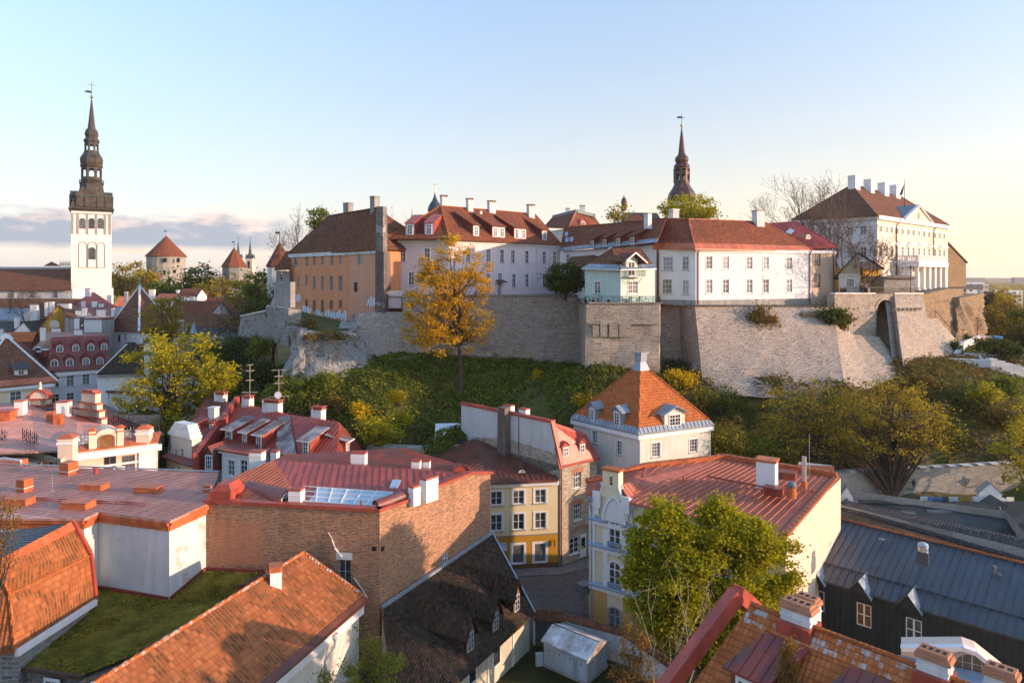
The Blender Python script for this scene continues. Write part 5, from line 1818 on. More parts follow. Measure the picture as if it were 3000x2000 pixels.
# tall white church tower with baroque spire
ALPHA=math.atan2(-(267-CX),F)
def church_tower():
 A=XY(208,218)
 rz=ALPHA
 d=V((math.cos(rz),math.sin(rz)))
 bk=V((-d.y,d.x))
 W=11.2
 B=A+d*W
 c=A+d*W/2+bk*W/2
 r=thing('church_tower','very tall white church tower with dark baroque openwork spire, far left','church tower',(c.x,c.y,0))
 w=Wall(A,B,0,55.3)
 def z(py):
  return 34+(812-py)*.1112
 k=.1112
 for px in(241.5,268.5,295):
  pwin(r,w,px,640,670,1.35,casing=.12,frame='copper_green',trim='grey_trim',pane='glass',arch=True,nx=2,ny=3,sill=None)
 pwin(r,w,269,727,760,1.5,casing=.3,frame='copper_green',trim='grey_trim',pane='glass',arch=True,nx=2,ny=3,sill=None)
 m=MB()
 w.shell(m)
 for a,b in((B,B+bk*W),(B+bk*W,A+bk*W),(A+bk*W,A)):
  m.poly([v3(a,0),v3(b,0),v3(b,55.3),v3(a,55.3)])
 m.build('wall','tower_white',r)
 m=MB()
 for px in(212,228,255.5,282,308,322):
  u,_=w.hit(px)
  hw=.3
  w.wbox(m,u-hw,u+hw,z(687),z(629),0,.16)
 w.wbox(m,0,w.L,z(629),z(627),0,.2)
 for px,hw in((243,12),(270.5,12.5),(296,11)):
  u0,u1=w.hit(px-hw)[0],w.hit(px+hw)[0]
  um,rr=(u0+u1)/2,(u1-u0)/2
  pts=[(u0,z(784)),(u0,z(720))]+[(um-rr*math.cos(math.pi*t/8),z(720)+rr*math.sin(math.pi*t/8))for t in range(1,8)]+[(u1,z(720)),(u1,z(784))]
  for p,q in zip(pts,pts[1:]):
   m.beam(w.p(*p,.05),w.p(*q,.05),.16,.22,up=(w.n.x,w.n.y,.01))
  w.wbox(m,u0,u1,z(785),z(783.4),0,.14)
 m.build('pilaster','grey_trim',r)
 sq=math.pi/4+rz
 s2=math.sqrt(2)/2
 m=MB()
 m.lathe(c,[(W*1.05*s2,55.3),(W*1.13*s2,56.0),(W*1.13*s2,56.3),(W*1.02*s2,56.6)],4,sq)
 m.build('cornice','copper_dark',r)
 m=MB()
 prof=[(1.06,614),(1.02,608),(.97,598),(.90,585),(.80,574),(.67,565),(.56,559),(.53,552),(.52,548)]
 m.lathe(c,[(W*a*s2,z(b))for a,b in prof],4,sq)
 m.build('roof','copper_dark',r)
 for q in range(4):
  a=rz+q*math.pi/2
  dx,dy=V((math.cos(a),math.sin(a))),V((-math.sin(a),math.cos(a)))
  ww=Wall(c-dx*W*.40-dy*W*.52,c+dx*W*.40-dy*W*.52,50,60)
  m=MB()
  n=10
  ring=[(ww.L/2-ww.L/2*math.cos(math.pi*t/n),z(572)+1.5*math.sin(math.pi*t/n))for t in range(n+1)]
  ww.wbox(m,.2,ww.L-.2,z(606),z(575),-3.5,.05)
  for(u0,z0),(u1,z1)in zip(ring,ring[1:]):
   m.hexa([ww.p(u0,z(576),.1),ww.p(u1,z(576),.1),ww.p(u1,z(576),-3.5),ww.p(u0,z(576),-3.5),ww.p(u0,z0,.1),ww.p(u1,z1,.1),ww.p(u1,z1,-3.5),ww.p(u0,z0,-3.5)])
  for u in(.5,ww.L/2-1.7,ww.L/2+1.7,ww.L-.5):
   ww.wbox(m,u-.2,u+.2,z(606),z(577),0,.3)
  m.cur=1
  ww.wbox(m,-.15,ww.L+.15,z(577),z(573.5),-3.5,.35)
  m.build('roof_gable',['copper_dark','copper_green'],r)
 R8=rz+math.pi/8
 o=1/math.cos(math.pi/8)
 def oct_(prof,name,mat='copper_dark'):
  m=MB()
  m.lathe(c,[(max(.03,a*k*o),z(b))for a,b in prof],8,R8)
  m.build(name,mat,r)
 def lantern(y0,y1,half,open0,open1,name):
  m=MB()
  rr=half*k*o
  pts=[V((c.x+rr*math.cos(R8+t*math.pi/4),c.y+rr*math.sin(R8+t*math.pi/4)))for t in range(8)]
  for i in range(8):
   p,q=pts[i],pts[(i+1)%8]
   ww=Wall(p,q,z(y0),z(y1))
   e=ww.L*.2
   ww.wbox(m,-.05,e,z(y0),z(y1),-.4,.06)
   ww.wbox(m,ww.L-e,ww.L+.05,z(y0),z(y1),-.4,.06)
   ww.wbox(m,e,ww.L-e,z(y0),z(open0),-.35,0)
   n=6
   ra=ww.L/2-e
   zs=z(open1)-ra
   for t in range(n):
    a0,a1=math.pi*(1-t/n),math.pi*(1-(t+1)/n)
    ww_=[(ww.L/2+ra*math.cos(a),zs+ra*math.sin(a))for a in(a0,a1)]
    (u0,h0),(u1,h1)=ww_
    m.hexa([ww.p(u0,h0,0),ww.p(u1,h1,0),ww.p(u1,h1,-.35),ww.p(u0,h0,-.35),ww.p(u0,z(y1),0),ww.p(u1,z(y1),0),ww.p(u1,z(y1),-.35),ww.p(u0,z(y1),-.35)])
  m.build(name,'copper_dark',r)
 oct_([(32,560),(30,548),(30,536),(31.5,535),(31.5,533.5),(27,533)],'drum')
 m=MB()
 rr=31*k*o
 pts=[V((c.x+rr*math.cos(R8+t*math.pi/4),c.y+rr*math.sin(R8+t*math.pi/4),z(534)))for t in range(8)]
 for i in range(8):
  railing(m,pts[i],pts[(i+1)%8],1.05,.4,.12,3)
 m.build('balustrade','copper_dark',r)
 lantern(534,487,26,516,491,'lantern')
 oct_([(26,487),(29,484),(29,481),(27,480),(28.5,474),(29.5,466),(28,458),(23,450),(20,444),(19,439),(18.5,438)],'bulb')
 lantern(439,412,17.6,437,420,'lantern')
 oct_([(18,412),(20.5,410),(20.5,407),(17,402),(15,398),(15,396),(17,392),(17.6,387),(16,380),(14.5,376.5),(14,375)],'bulb')
 oct_([(13,376),(10,370),(8.3,355),(6,330),(3.6,305),(1.6,285),(.9,280)],'spire')
 m=MB()
 m.ball((c.x,c.y,z(277)),.48,10)
 m.build('ball','gold',r)
 m=MB()
 m.tube([(c.x,c.y,z(280)),(c.x,c.y,z(233))],.085,6)
 e=V((d.x,d.y,0))
 cc=V((c.x,c.y,0))
 q=cc+V((0,0,z(262)))
 m.beam(q-e*.1,q-e*1.5,.05,.7)
 for s in(-1,1):
  m.beam(q-e*1.3+V((0,0,.22*s)),q-e*2.0+V((0,0,.22*s)),.05,.2)
 q=cc+V((0,0,z(241)))
 m.beam(q-e*.75,q+e*.75,.08,.08)
 for s in(-.75,.75):
  m.beam(q+e*s-V((0,0,.2)),q+e*s+V((0,0,.2)),.08,.08)
 m.build('weather_vane','iron',r)
church_tower()
hs=House('church_nave','long church nave with dark red-brown tile roof and pointed windows, far left',[XY(-120,214),XY(212,214)],22,0,30.3,'church')
R=hs.root
w_=hs.walls[0]
for px in(-26,35,98,163):
 pwin(R,w_,px,853,872,1.25,arch=True,casing=.15,trim='white_wall',frame='grey_frame',pane='glass',nx=2,ny=3,sill=None)
hs.finish(['white_shabby'])
_e0,_e1=P(-125,848,213),P(209,848,213)
_a,_b=P(-125,785,226),P(208,785,226)
roof(R,[[_e0,_e1,_b,_a],[_b,_a,v3(hs.back[1],30),v3(hs.back[0],30)]],'tiles_brown',.3)
_m=MB()
_m.beam(_a,_b,1.2,.7)
_m.build('ridge_sheet','zinc',R)
hs=House('roof_turret','small red pyramid roof peeping over the church nave ridge',[XY(132,236),XY(172,236)],5,20,37.2)
hs.finish(['cream_wall'])
roof(hs.root,[[P(129,778,235),P(176,778,235),P(151,766,239)]],'tiles_red',.2)
hs=House('modern_block','distant white modern building behind the church nave, left of the tower',[XY(174,420),XY(215,420)],10,0,zat(765,420),'building')
hs.finish(['white_wall'])
_w=hs.walls[0]
for k in range(9):
 _m=MB()
 _w.wbox(_m,.5+k,.95+k,zat(778,420),zat(770,420),0,.08)
 _m.build('window','glass_pale',hs.root)
def gable_house(name,label,a,b,za,zr,depth,mat,rmat,px_r=None,base=0,seam=None,over=.3,cat='house'):
 hs=House(name,label,[a,b],depth,base,za,cat)
 hs.finish([mat])
 w=hs.walls[0]
 r=roof(hs.root,[[w.p(-over,za-.1,over),w.p(w.L+over,za-.1,over),w.p(w.L+over,zr,-depth/2),w.p(-over,zr,-depth/2)],[w.p(w.L+over,zr,-depth/2),w.p(-over,zr,-depth/2),w.p(-over,za-.1,-depth-over),w.p(w.L+over,za-.1,-depth-over)]],rmat,.2,seam=seam)
 for u in(0,w.L):
  g=MB()
  g.poly([w.p(u,za,0),w.p(u,za,-depth),w.p(u,zr-.15,-depth/2)])
  g.build('gable',mat,hs.root)
 return hs,r
hs,RF=gable_house('long_roof_house','long low house with worn brown tile roof below the church nave',XY(-100,200),XY(212,196),20.5,27.6,14,'cream_wall','tiles_brown')
chimney(RF,102,891,935,188,1.9,1.2,0,'white_shabby','grey_trim',capx=1.05)
chimney(RF,137,884,920,188,.75,.8,0,'white_wall','grey_trim',capx=1.05)
chimney(RF,153,884,910,188,1.0,.8,0,'white_wall','white_coping',capx=1.05)
hs=House('red_roof_house','dark red sheet-roofed house with white chimneys right in front of the church tower',[XY(218,192),XY(330,190)],12,0,25.3)
hs.finish(['white_shabby'])
_q=[P(210,900,191),P(335,902,189),P(276,856,198),P(268,856,198)]
RF=roof(hs.root,[_q,[_q[1],P(340,898,204),_q[2]],[P(205,898,205),_q[0],_q[3]]],'maroon_sheet',.2,seam=.9)
for a,t,b,ww in((258,845,862,1.1),(244,880,905,.65),(277,880,900,.95),(297,887,899,.9)):
 chimney(RF,a,t,b,190,ww*1.13,.8,0,'white_wall','brown_dark')
_m=MB()
w_=hs.walls[0]
_u=w_.hit(277)[0]
hs=House('red_parapet_house','flat dark red roof with wide white chimneys behind the grey party wall',[XY(225,182),XY(336,180)],8,0,23.5)
hs.finish(['wood_red'])
RF=roof(hs.root,[[P(210,925,181),P(336,925,179),P(338,900,188),P(212,900,190)]],'maroon_sheet',.2,seam=.8)
for a,t,b,ww in((232,908,935,1.4),(248,900,930,.9),(297,905,926,1.9),(332,900,922,.55)):
 chimney(RF,a,t,b,179,ww*1.13,.8,0,'white_wall','maroon_sheet',capx=1.06)
_m=MB()
_m.lathe((0,0),[(.02,.0),(.5,.08),(.7,.25)],14)
_c=P(262,923,178)
_m.v=[_c+V((p.x,-p.z,p.y))for p in _m.v]
tag(_m.build('satellite_dish','steel'),'small grey satellite dish among the white chimneys, dark red roof','satellite dish')
hs=House('white_block','plain white windowless block left of the big pyramid roof',[XY(246,170),XY(298,168),XY(335,174)],6,0,zat(930,169),'building')
hs.finish(['white_wall','grey_plaster'])
roof(hs.root,[[P(244,931,169.5),P(298,932,167.5),P(336,930,174),P(338,924,180),P(246,924,180)]],'maroon_sheet',.3)
_m=MB()
_w=hs.walls[0]
_w.wbox(_m,.4,.9,zat(980,169),zat(974,169),.0,.35)
_m.build('air_unit','zinc_dark',hs.root)
hs=House('gold_gable_house','house with mustard gable wall, dark red verge and big white dish in front',[XY(82,178),XY(190,182)],12,0,zat(1000,179))
R=hs.root
hs.finish(['gold_gable'])
w_=hs.walls[0]
_ap=w_.p(w_.hit(170)[0],zat(896,182),0)
_m=MB()
_L0,_L1=w_.p(0,w_.z1,0),w_.p(w_.L,w_.z1,0)
_m.hexa([_L0,_L1,w_.p(w_.L,w_.z1,-1),w_.p(0,w_.z1,-1),w_.p(0,w_.z1+.1,0),w_.p(w_.L,zat(912,182),0),w_.p(w_.L,zat(912,182),-1),w_.p(0,w_.z1+.1,-1)])
_m.poly([w_.p(0,w_.z1+.1,0),w_.p(w_.L,zat(912,182),0),_ap])
_m.build('gable','gold_gable',R)
roof(R,[[w_.p(-.6,w_.z1-.4,.3),_ap+V((.1,-.3,.3)),_ap+V((-2,12,.3)),w_.p(-.6,w_.z1-.4,-12)],[_ap+V((.1,-.3,.3)),w_.p(w_.L+4.5,zat(935,182),.3),w_.p(w_.L+4.5,zat(935,182),-10),_ap+V((-2,12,.3))]],'maroon_sheet',.35)
chim=[o for o in R.children if o.name.startswith('roof')][0]
chimney(chim,189,888,912,183,3.0,1.4,rad(6),'white_wall','maroon_sheet',capx=1.04)
hs=House('grey_party_wall','tall grey stained party wall with brown roof right of the mustard gable',[XY(190,177),XY(224,176)],5,0,zat(930,176),'building')
hs.finish(['grey_plaster'])
roof(hs.root,[[P(187,920,176.5),P(226,936,175.5),P(220,905,182),P(192,903,182)]],'tiles_brown',.2)
hs,RF=gable_house('blue_roof_house','house with pale blue sheet roof at the left picture edge',XY(-40,192),XY(46,190),zat(935,190),zat(902,196),8,'white_shabby','grey_sheet',seam=.7)
hs,RF=gable_house('grey_roof_house','house with dark grey sheet roof and white chimney at left edge',XY(-60,186),XY(50,183),zat(968,184),zat(940,190),9,'white_shabby','tiles_slate')
chimney(RF,50,930,955,184,.9,.9,0,'white_wall','white_coping')
chimney(RF,3,962,985,178,.9,.7,0,'white_wall','maroon_sheet')
hs=House('white_gable_house','house with broad plain white gable beside the mustard gable',[XY(24,174),XY(100,177)],8,0,zat(985,175))
hs.finish(['white_wall'])
w_=hs.walls[0]
_ap=w_.p(w_.hit(70)[0],zat(945,175),0)
_m=MB()
_m.poly([w_.p(0,w_.z1,0),w_.p(w_.L,w_.z1,0),_ap])
_m.build('gable','white_wall',hs.root)
roof(hs.root,[[w_.p(-.4,w_.z1-.3,.2),_ap+V((0,-.2,.25)),_ap+V((0,10,.25)),w_.p(-.4,w_.z1-.3,-10)],[_ap+V((0,-.2,.25)),w_.p(w_.L+.4,w_.z1-.3,.2),w_.p(w_.L+.4,w_.z1-.3,-10),_ap+V((0,10,.25))]],'tiles_slate',.2)
hs,RF=gable_house('orange_roof_house','low orange tiled roof with white eave in front of the white gable',XY(10,168),XY(92,170),zat(1000,168),zat(972,172),7,'maroon_sheet','tiles_orange')
hs=House('mansard_house','lavender house with dark red mansard roof and two rows of arched dormers',[XY(60,172),XY(146,148),XY(324,156)],14,0,zat(1088,150))
R=hs.root
wa,wb=hs.walls
kw=dict(nx=2,ny=3,casing=.22,trim='white_wall')
rowwin(R,wb,(162,206,252,296),(206,1099,1130),1.45,**kw)
rowwin(R,wb,(162,206,252,296),(206,1150,1180),1.45,**kw)
hs.finish(['lavender_wall','lavender_wall'])
band(R,wb,wb.z1-.9,wb.z1-.1,.4,'white_wall','cornice')
_e0,_e1=P(136,1086,147),P(326,1078,155.5)
_t0,_t1=P(152,988,150.5),P(318,981,158)
_l0=P(58,1062,172)
_lt=P(142,972,160)
_tb=P(318,974,166)
_m=MB()
_u=(_e1-_e0)
RF=roof(R,[[_e0,_e1,_t1,_t0],[_l0,_e0,_t0,_lt],[_t0,_t1,_tb,_lt]],'maroon_sheet',.2)
for a,t,b in((175,1011,1031),(222,1009,1028),(266,1007,1026),(305,1005,1024)):
 dormer(R,wb,2.7,a,t,b,1.15,'maroon_sheet','maroon_sheet',1.6,.5,nx=2,ny=3,gable=.75,over=.12,arched=True,casing=.08,hw=.15,plane=(_e0,_e1,_t1))
for a,t,b in((159,1053,1073),(204,1050,1071),(252,1048,1068),(293,1047,1066)):
 dormer(R,wb,1.1,a,t,b,1.3,'maroon_sheet','maroon_sheet',1.6,.5,nx=2,ny=3,gable=.8,over=.12,arched=True,casing=.08,hw=.15,plane=(_e0,_e1,_t1))
for k in range(4):
 q=_l0.lerp(_e0,.35+k*.18).lerp(_lt.lerp(_t0,.35+k*.18),.3+.1*(k%2))
 _m=MB()
 _m.box((q.x,q.y,q.z),1.5,2.2,1.5,wa.d.angle_signed(V((1,0)))*-1)
 _m.cur=1
 _m.box((q.x,q.y,q.z+1.5),1.9,2.6,.15,wa.d.angle_signed(V((1,0)))*-1)
 _m.build('side_dormer',['maroon_sheet','white_coping'],R)
chimney(RF,126,957,990,151,.8,.8,0,'white_wall','maroon_sheet')
chimney(RF,164,960,975,164,1.6,.9,0,'white_wall','maroon_sheet',capx=1.06)
chimney(RF,229,964,982,158,1.4,.9,0,'white_wall','maroon_sheet',capx=1.06)
chimney(RF,225,930,965,167,.8,.8,0,'white_wall','maroon_sheet')
_m=MB()
_m.lathe((0,0),[(.03,.0),(.6,.08),(1.02,.28),(1.2,.45)],18)
_c=P(163,951,168)
_m.v=[_c+V((p.x,-p.z,p.y))for p in _m.v]
_m.cur=0
_m.beam(_c,_c+V((0,-1.0,-.1)),.06,.06)
_m.beam(_c+V((-.5,-1,0)),_c+V((.5,-1,0)),.06,.06)
_m.beam(_c+V((0,0,-1.6)),_c,.12,.12)
tag(_m.build('satellite_dish','steel'),'big white satellite dish in front of the mustard gable','satellite dish')
hs=House('pyramid_tower','tall white house with big brown pyramid tile roof and white hip lines',[XY(318,178),XY(407,170.5),XY(510,183)],14,0,zat(968,174),back=[XY(520,196),XY(400,206)])
R=hs.root
wa,wb=hs.walls
for px,w in((332,.55),(349,1.0),(368,.6)):
 pwin(R,wa,px,978 if w<.9 else 980,996 if w<.9 else 1001,w,casing=.06 if w<.9 else .02,sill=None,frame='grey_frame' if w<.9 else 'brown_dark',nx=1 if w<.9 else 2,ny=3)
hs.finish(['white_wall','white_wall'])
_e0,_e1,_e2=P(311,968,178),P(407,971,169),P(515,963,184)
_ap=P(409,838,184)
RF=roof(R,[[_e0,_e1,_ap],[_e1,_e2,_ap],[_e2,P(400,960,207),_ap],[P(400,960,207),_e0,_ap]],'tiles_brown',.2,ridges=[(_e0,_ap),(_e1,_ap),(_e2,_ap)],ridge_mat='white_coping',rr=.28)
_m=MB()
_m.lathe(_ap,[(.9,_ap.z-.6),(.5,_ap.z),(.12,_ap.z+.5),(.05,_ap.z+2.4)],6)
_m.beam(_ap+V((-.6,0,2.1)),_ap+V((.6,0,2.1)),.08,.1)
_m.build('finial','blue_metal',R)
_m=MB()
u,_=wa.hit(322)
_m.tube([wa.p(-.4,wa.z1-.1,.4),wa.p(.3,wa.z1-1.2,.1),wa.p(.3,1,.1)],.1)
_m.build('downpipe','pipe_white',R)
hs=House('dark_roof_house','white house with steep black tile roof below the pyramid roof, behind the yellow tree',[XY(285,138),XY(470,141)],10,0,zat(1097,138))
hs.finish(['white_wall'])
_e0,_e1=P(283,1094,137),P(470,1090,140)
_a,_b=P(372,1008,145),P(470,1006,147)
RF=roof(hs.root,[[_e0,_e1,_b,_a],[P(320,1060,150),_e0,_a]],'tiles_black',.2,ridges=[(_e0,_a)],ridge_mat='white_coping',rr=.12)
band(hs.root,hs.walls[0],hs.z1-.5,hs.z1,.5,'zinc','gutter')
chimney(RF,383,1003,1010,146,1.6,1,0,'soot_plaster','soot')
hs=House('white_chimney_house','tall shabby white chimney stack rising behind the yellow tree',[XY(422,139),XY(440,139)],1.5,0,zat(1010,139),'chimney')
hs.finish(['white_shabby'])
hs=House('yard_wall','long plain white wall with small tile coping behind the yellow tree',[XY(315,125),XY(600,121)],.6,0,zat(1155,123),'wall')
hs.finish(['white_shabby'])
_m=MB()
hs.walls[0].wbox(_m,-.2,hs.walls[0].L,hs.z1,hs.z1+.3,-.8,.3)
_m.build('coping','tiles_brown',hs.root)
hs=House('back_wall','bright whitewashed wall behind the yellow tree, higher than the tiled one',[XY(440,133),XY(600,131)],.6,0,zat(1085,132),'wall')
hs.finish(['white_shabby'])
hs,RF=gable_house('long_orange_house','very long orange-brown tile roof with two white chimneys, right of the pyramid roof',XY(560,205),XY(720,200),zat(925,202),zat(871,210),16,'cream_wall','tiles_red')
chimney(RF,539,869,892,206,1.0,1.0,0,'white_wall','white_coping',capx=1.03)
chimney(RF,563,869,893,206,1.2,1.0,0,'white_wall','white_coping',capx=1.03)
hs,RF=gable_house('low_orange_house','lower orange tile roof behind the young green tree, right of the pyramid roof',XY(470,193),XY(600,190),zat(945,192),zat(880,200),14,'white_wall','tiles_red')
hs,RF=gable_house('lane_house','red-brown roof partly hidden by shrubs below the very long orange roof',XY(500,165),XY(680,160),zat(985,160),zat(920,168),12,'white_shabby','tiles_brown')
chimney(RF,529,938,972,158,1.0,1,0,'white_shabby','white_coping')
chimney(RF,552,948,965,158,1.0,1,0,'white_wall','grey_trim',pots=0)
hs,RF=gable_house('distant_red_house','row of distant red roofs with white chimneys left of the long orange roof',XY(450,240),XY(560,240),zat(880,240),zat(860,246),10,'white_wall','red_sheet')
chimney(RF,446,848,870,238,1.8,1,0,'white_wall','white_coping')
chimney(RF,521,850,868,238,.8,1,0,'white_wall','white_coping')
hs,RF=gable_house('distant_gable_house','small distant house with dark gable roof among the treetops',XY(520,232),XY(575,232),zat(868,232),zat(845,236),8,'white_wall','tiles_brown')
hs,RF=gable_house('distant_orange_house','distant orange roof strip between church tower and pyramid roof',XY(330,225),XY(400,225),zat(900,225),zat(868,230),10,'white_wall','orange_sheet')
chimney(RF,370,855,880,222,.8,.8,0,'zinc','white_coping')
rampart('town_wall','low grey stone wall among dark shrubs, left of the ruined bastion',[P(560,990,140),P(655,985,136)],[P(560,1025,140),P(655,1025,136)],'grey_stone',.2,seed=44)
hs,RF=gable_house('slate_roof_house','dark slate roof and blue turret tip above the low grey town wall',XY(545,150),XY(620,146),zat(985,147),zat(960,150),8,'grey_plaster','tiles_slate')
_m=MB()
_c=P(568,962,148)
_m.lathe(_c,[(.9,_c.z-1),(.5,_c.z+.2),(.05,_c.z+1.5)],6)
_m.build('turret','blue_metal',hs.root)
hs=House('cream_hip_house','cream house with big brown hip tile roof and small white dormer at left edge',[XY(-90,132),XY(150,141)],22,0,zat(1128,139))
R=hs.root
w_=hs.walls[0]
rowwin(R,w_,(-40,46),(46,1146,1185),1.9,nx=2,ny=3,casing=.2,trim='white_wall')
hs.finish(['pale_yellow'])
_e0,_e1=P(-100,1142,131),P(171,1117,142)
_ap=P(18,983,150)
RF=roof(R,[[_e0,_e1,_ap],[_e1,P(150,1050,165),_ap],[_e0,_ap,P(-120,1050,155)]],'tiles_brown',.25,ridges=[(_e1,_ap),(_e0,_ap)],ridge_mat='white_coping',rr=.22)
band(R,w_,w_.z1-.6,w_.z1,.5,'white_wall','cornice',ext=.5)
_m=MB()
_m.slab([_e0+V((0,-.1,.1)),_e1+V((0,-.1,.1)),_e1.lerp(_ap,.1)+V((0,0,.1)),_e0.lerp(_ap,.1)+V((0,0,.1))],.2)
_m.build('eave_sheet','orange_sheet',R)
dormer(R,w_,3.4,62,1085,1097,.9,'tiles_slate','white_wall',3,1.0,nx=2,ny=2,wall_mat='white_wall',over=.45,hw=.6,plane=(_e0,_e1,_ap))
_m=MB()
_c=_ap
_m.box((_c.x,_c.y,_c.z-.8),2.2,2.2,1.2,.3,.4,.4)
_m.build('ridge_cap','white_coping',R)
# far round towers
def round_tower(name,label,px,d,r,py_eave,py_apex,py_band,wall='pale_stone',holes=(),rmat='tiles_red',n=20,over=1.06,vane=True,base=0,overhang=True):
 c=XY(px,d)
 root=thing(name,label,'tower',(c.x,c.y,base))
 ze,za=zat(py_eave,d-r),zat(py_apex,d)
 m=MB()
 prof=[(r,base),(r,zat(py_band,d-r)),(r*1.03,zat(py_band,d-r)+.3),(r*1.03,ze)]if py_band else[(r,base),(r,ze)]
 m.lathe(c,prof,n)
 m.build('wall',wall,root)
 m=MB()
 m.lathe(c,[(r*over*1.05,ze-.3),(r*over*1.05,ze),(r*.55,ze+(za-ze)*.5),(.05,za)],n)
 m.build('roof',rmat,root)
 for hx,hy,hw,hh in holes:
  k=(hx-CX)/F
  x0=(hx-px)/F*d
  y0=d-math.sqrt(max(.1,r*r-x0*x0))*1.03
  q=P(hx,hy,y0)
  m=MB()
  m.box((q.x,q.y,q.z-hh/2),hw,.5,hh)
  m.build('window','soot',root)
 if vane:
  m=MB()
  m.tube([(c.x,c.y,za),(c.x,c.y,za+2.6)],.09,5)
  m.beam((c.x-1.1,c.y,za+2.2),(c.x,c.y,za+2.2),.06,.5)
  m.build('weather_vane','iron',root)
 return root
round_tower('artillery_tower','stout round stone tower with orange conical roof beyond the trees',487,340,8.6,749,690,787,'lime_wall',[(444,762,1.4,2.0),(483,762,1.6,2.0),(522,762,1.4,2.0),(458,780,.8,.9),(521,780,.8,.9),(464,797,1,1.6),(480,797,1.6,1.8),(511,795,1.3,1.6)])
round_tower('wall_tower','square-looking stone tower with orange pyramid roof near the twin church spires',686,300,5.2,780,724,None,'grey_stone',n=8)
round_tower('gate_tower','round whitewashed tower with brown conical roof just left of the orange building',819,175,3.1,778,707,None,'white_shabby',n=10,rmat='tiles_brown',base=20)
def spire_tower(px,d,half,py0,py1,py2,label):
 c=XY(px,d)
 root=thing('church_spire',label,'church spire',(c.x,c.y,0),'slender twin church spires on the horizon')
 h=half*d/F
 m=MB()
 m.box((c.x,c.y,0),2*h,2*h,zat(py1,d))
 m.build('wall','peach_wall',root)
 m=MB()
 for q in range(4):
  a=q*math.pi/2
  m.poly([(c.x+h*1.1*math.cos(a-.785)*1.41,c.y+h*1.1*math.sin(a-.785)*1.41,zat(py1,d)),(c.x+h*1.1*math.cos(a+.785)*1.41,c.y+h*1.1*math.sin(a+.785)*1.41,zat(py1,d)),(c.x+h*1.1*math.cos(a),c.y+h*1.1*math.sin(a),zat(py1,d)+h*1.6)])
 m.lathe(c,[(h*.95,zat(py1,d)),(h*.55,zat(py1-12,d)),(.1,zat(py0,d))],8)
 m.tube([(c.x,c.y,zat(py0,d)),(c.x,c.y,zat(py0-12,d))],.15,5)
 m.beam((c.x-1,c.y,zat(py0-8,d)),(c.x+1,c.y,zat(py0-8,d)),.2,.2)
 m.build('spire','copper_green',root)
 m=MB()
 m.box((c.x,c.y-h-.05,zat(py2,d)),h*.6,.3,(zat(py1+8,d)-zat(py2,d)))
 m.build('window','soot',root)
spire_tower(733,480,10,703,757,785,'right one of the slender twin church spires, pale belfry visible')
spire_tower(698,486,10,705,757,785,'left one of the slender twin church spires, half behind the orange pyramid roof')
# dark spires on the hill
def lathe_spire(name,label,px,d,parts,base,cat='church spire',n=8,rot=None):
 c=XY(px,d)
 root=thing(name,label,cat,(c.x,c.y,base))
 k=d/F
 for pname,mat,prof,nn in parts:
  m=MB()
  m.lathe(c,[(max(.04,a*k),zat(b,d))for a,b in prof],nn,math.pi/8 if nn==8 else 0)
  m.build(pname,mat,root,smooth=nn>8)
 return root,c,k
r,c,k=lathe_spire('cathedral_spire','dark copper baroque spire with open lantern above the long white house',1997,230,[('drum','white_wall',[(34,700),(34,590)],8),('bulb','copper_brown',[(36,592),(40,582),(40.5,575),(38,566),(31,556),(25,546),(22.5,540),(22,536)],8),('bulb','copper_brown',[(20,494),(23,490),(23,486),(20,481),(16,479),(17,476),(19.5,471),(20,465),(17,459),(13,456),(12,454)],8),('spire','copper_brown',[(12,455),(9.8,449),(8,430),(5,404),(2.2,382),(1.0,373)],8)],20)
_m=MB()
for i in range(8):
 a=math.pi/8+i*math.pi/4
 q=V((c.x+20*k*math.cos(a),c.y+20*k*math.sin(a),0))
 _m.box((q.x,q.y,zat(536,230)),.75,.75,zat(494,230)-zat(536,230),a)
for y0,y1,rr in((513,503,21),(536,530,21.5),(497,493,22)):
 for i in range(8):
  a,b=math.pi/8+i*math.pi/4,math.pi/8+(i+1)*math.pi/4
  p,q=[V((c.x+rr*k*math.cos(t),c.y+rr*k*math.sin(t),(zat(y0,230)+zat(y1,230))/2))for t in(a,b)]
  _m.beam(p,q,.35,zat(y1,230)-zat(y0,230))
  if y0==513:
   mm=(p+q)/2
   zz=zat(513,230)
   for s in(p,q):
    e=s.lerp(mm,.45)
    _m.poly([V((s.x,s.y,zz)),V((e.x,e.y,zz)),V((s.x,s.y,zz-1.3))])
for i in range(8):
 a=math.pi/8+i*math.pi/4
 _m.ball((c.x+21*k*math.cos(a),c.y+21*k*math.sin(a),zat(498,230)),.42,8)
_m.build('lantern','copper_brown',r)
_m=MB()
_m.ball((c.x,c.y,zat(368,230)),.52,10)
_m.build('ball','gold',r)
_m=MB()
_m.tube([(c.x,c.y,zat(372,230)),(c.x,c.y,zat(334,230))],.08,5)
_m.beam((c.x-1.5,c.y,zat(344,230)),(c.x,c.y,zat(344,230)),.06,.65)
_m.beam((c.x,c.y,zat(344,230)),(c.x+.9,c.y,zat(346,230)),.06,.2)
_m.build('weather_vane','iron',r)
r,c,k=lathe_spire('onion_dome','dark onion dome with gold cross behind the pink house roof',1274,260,[('drum','white_wall',[(15,720),(15,628)],16),('dome','onion_grey',[(15,630),(19,624),(21,616),(20,608),(16,599),(9,589),(4,578),(1.2,567)],16),('ball','gold',[(.6,568),(2,566),(2.2,564),(1,561),(.7,559),(1.4,557),(1.4,555),(.5,553)],10)],20)
_m=MB()
_m.tube([(c.x,c.y,zat(554,260)),(c.x,c.y,zat(534,260))],.12,5)
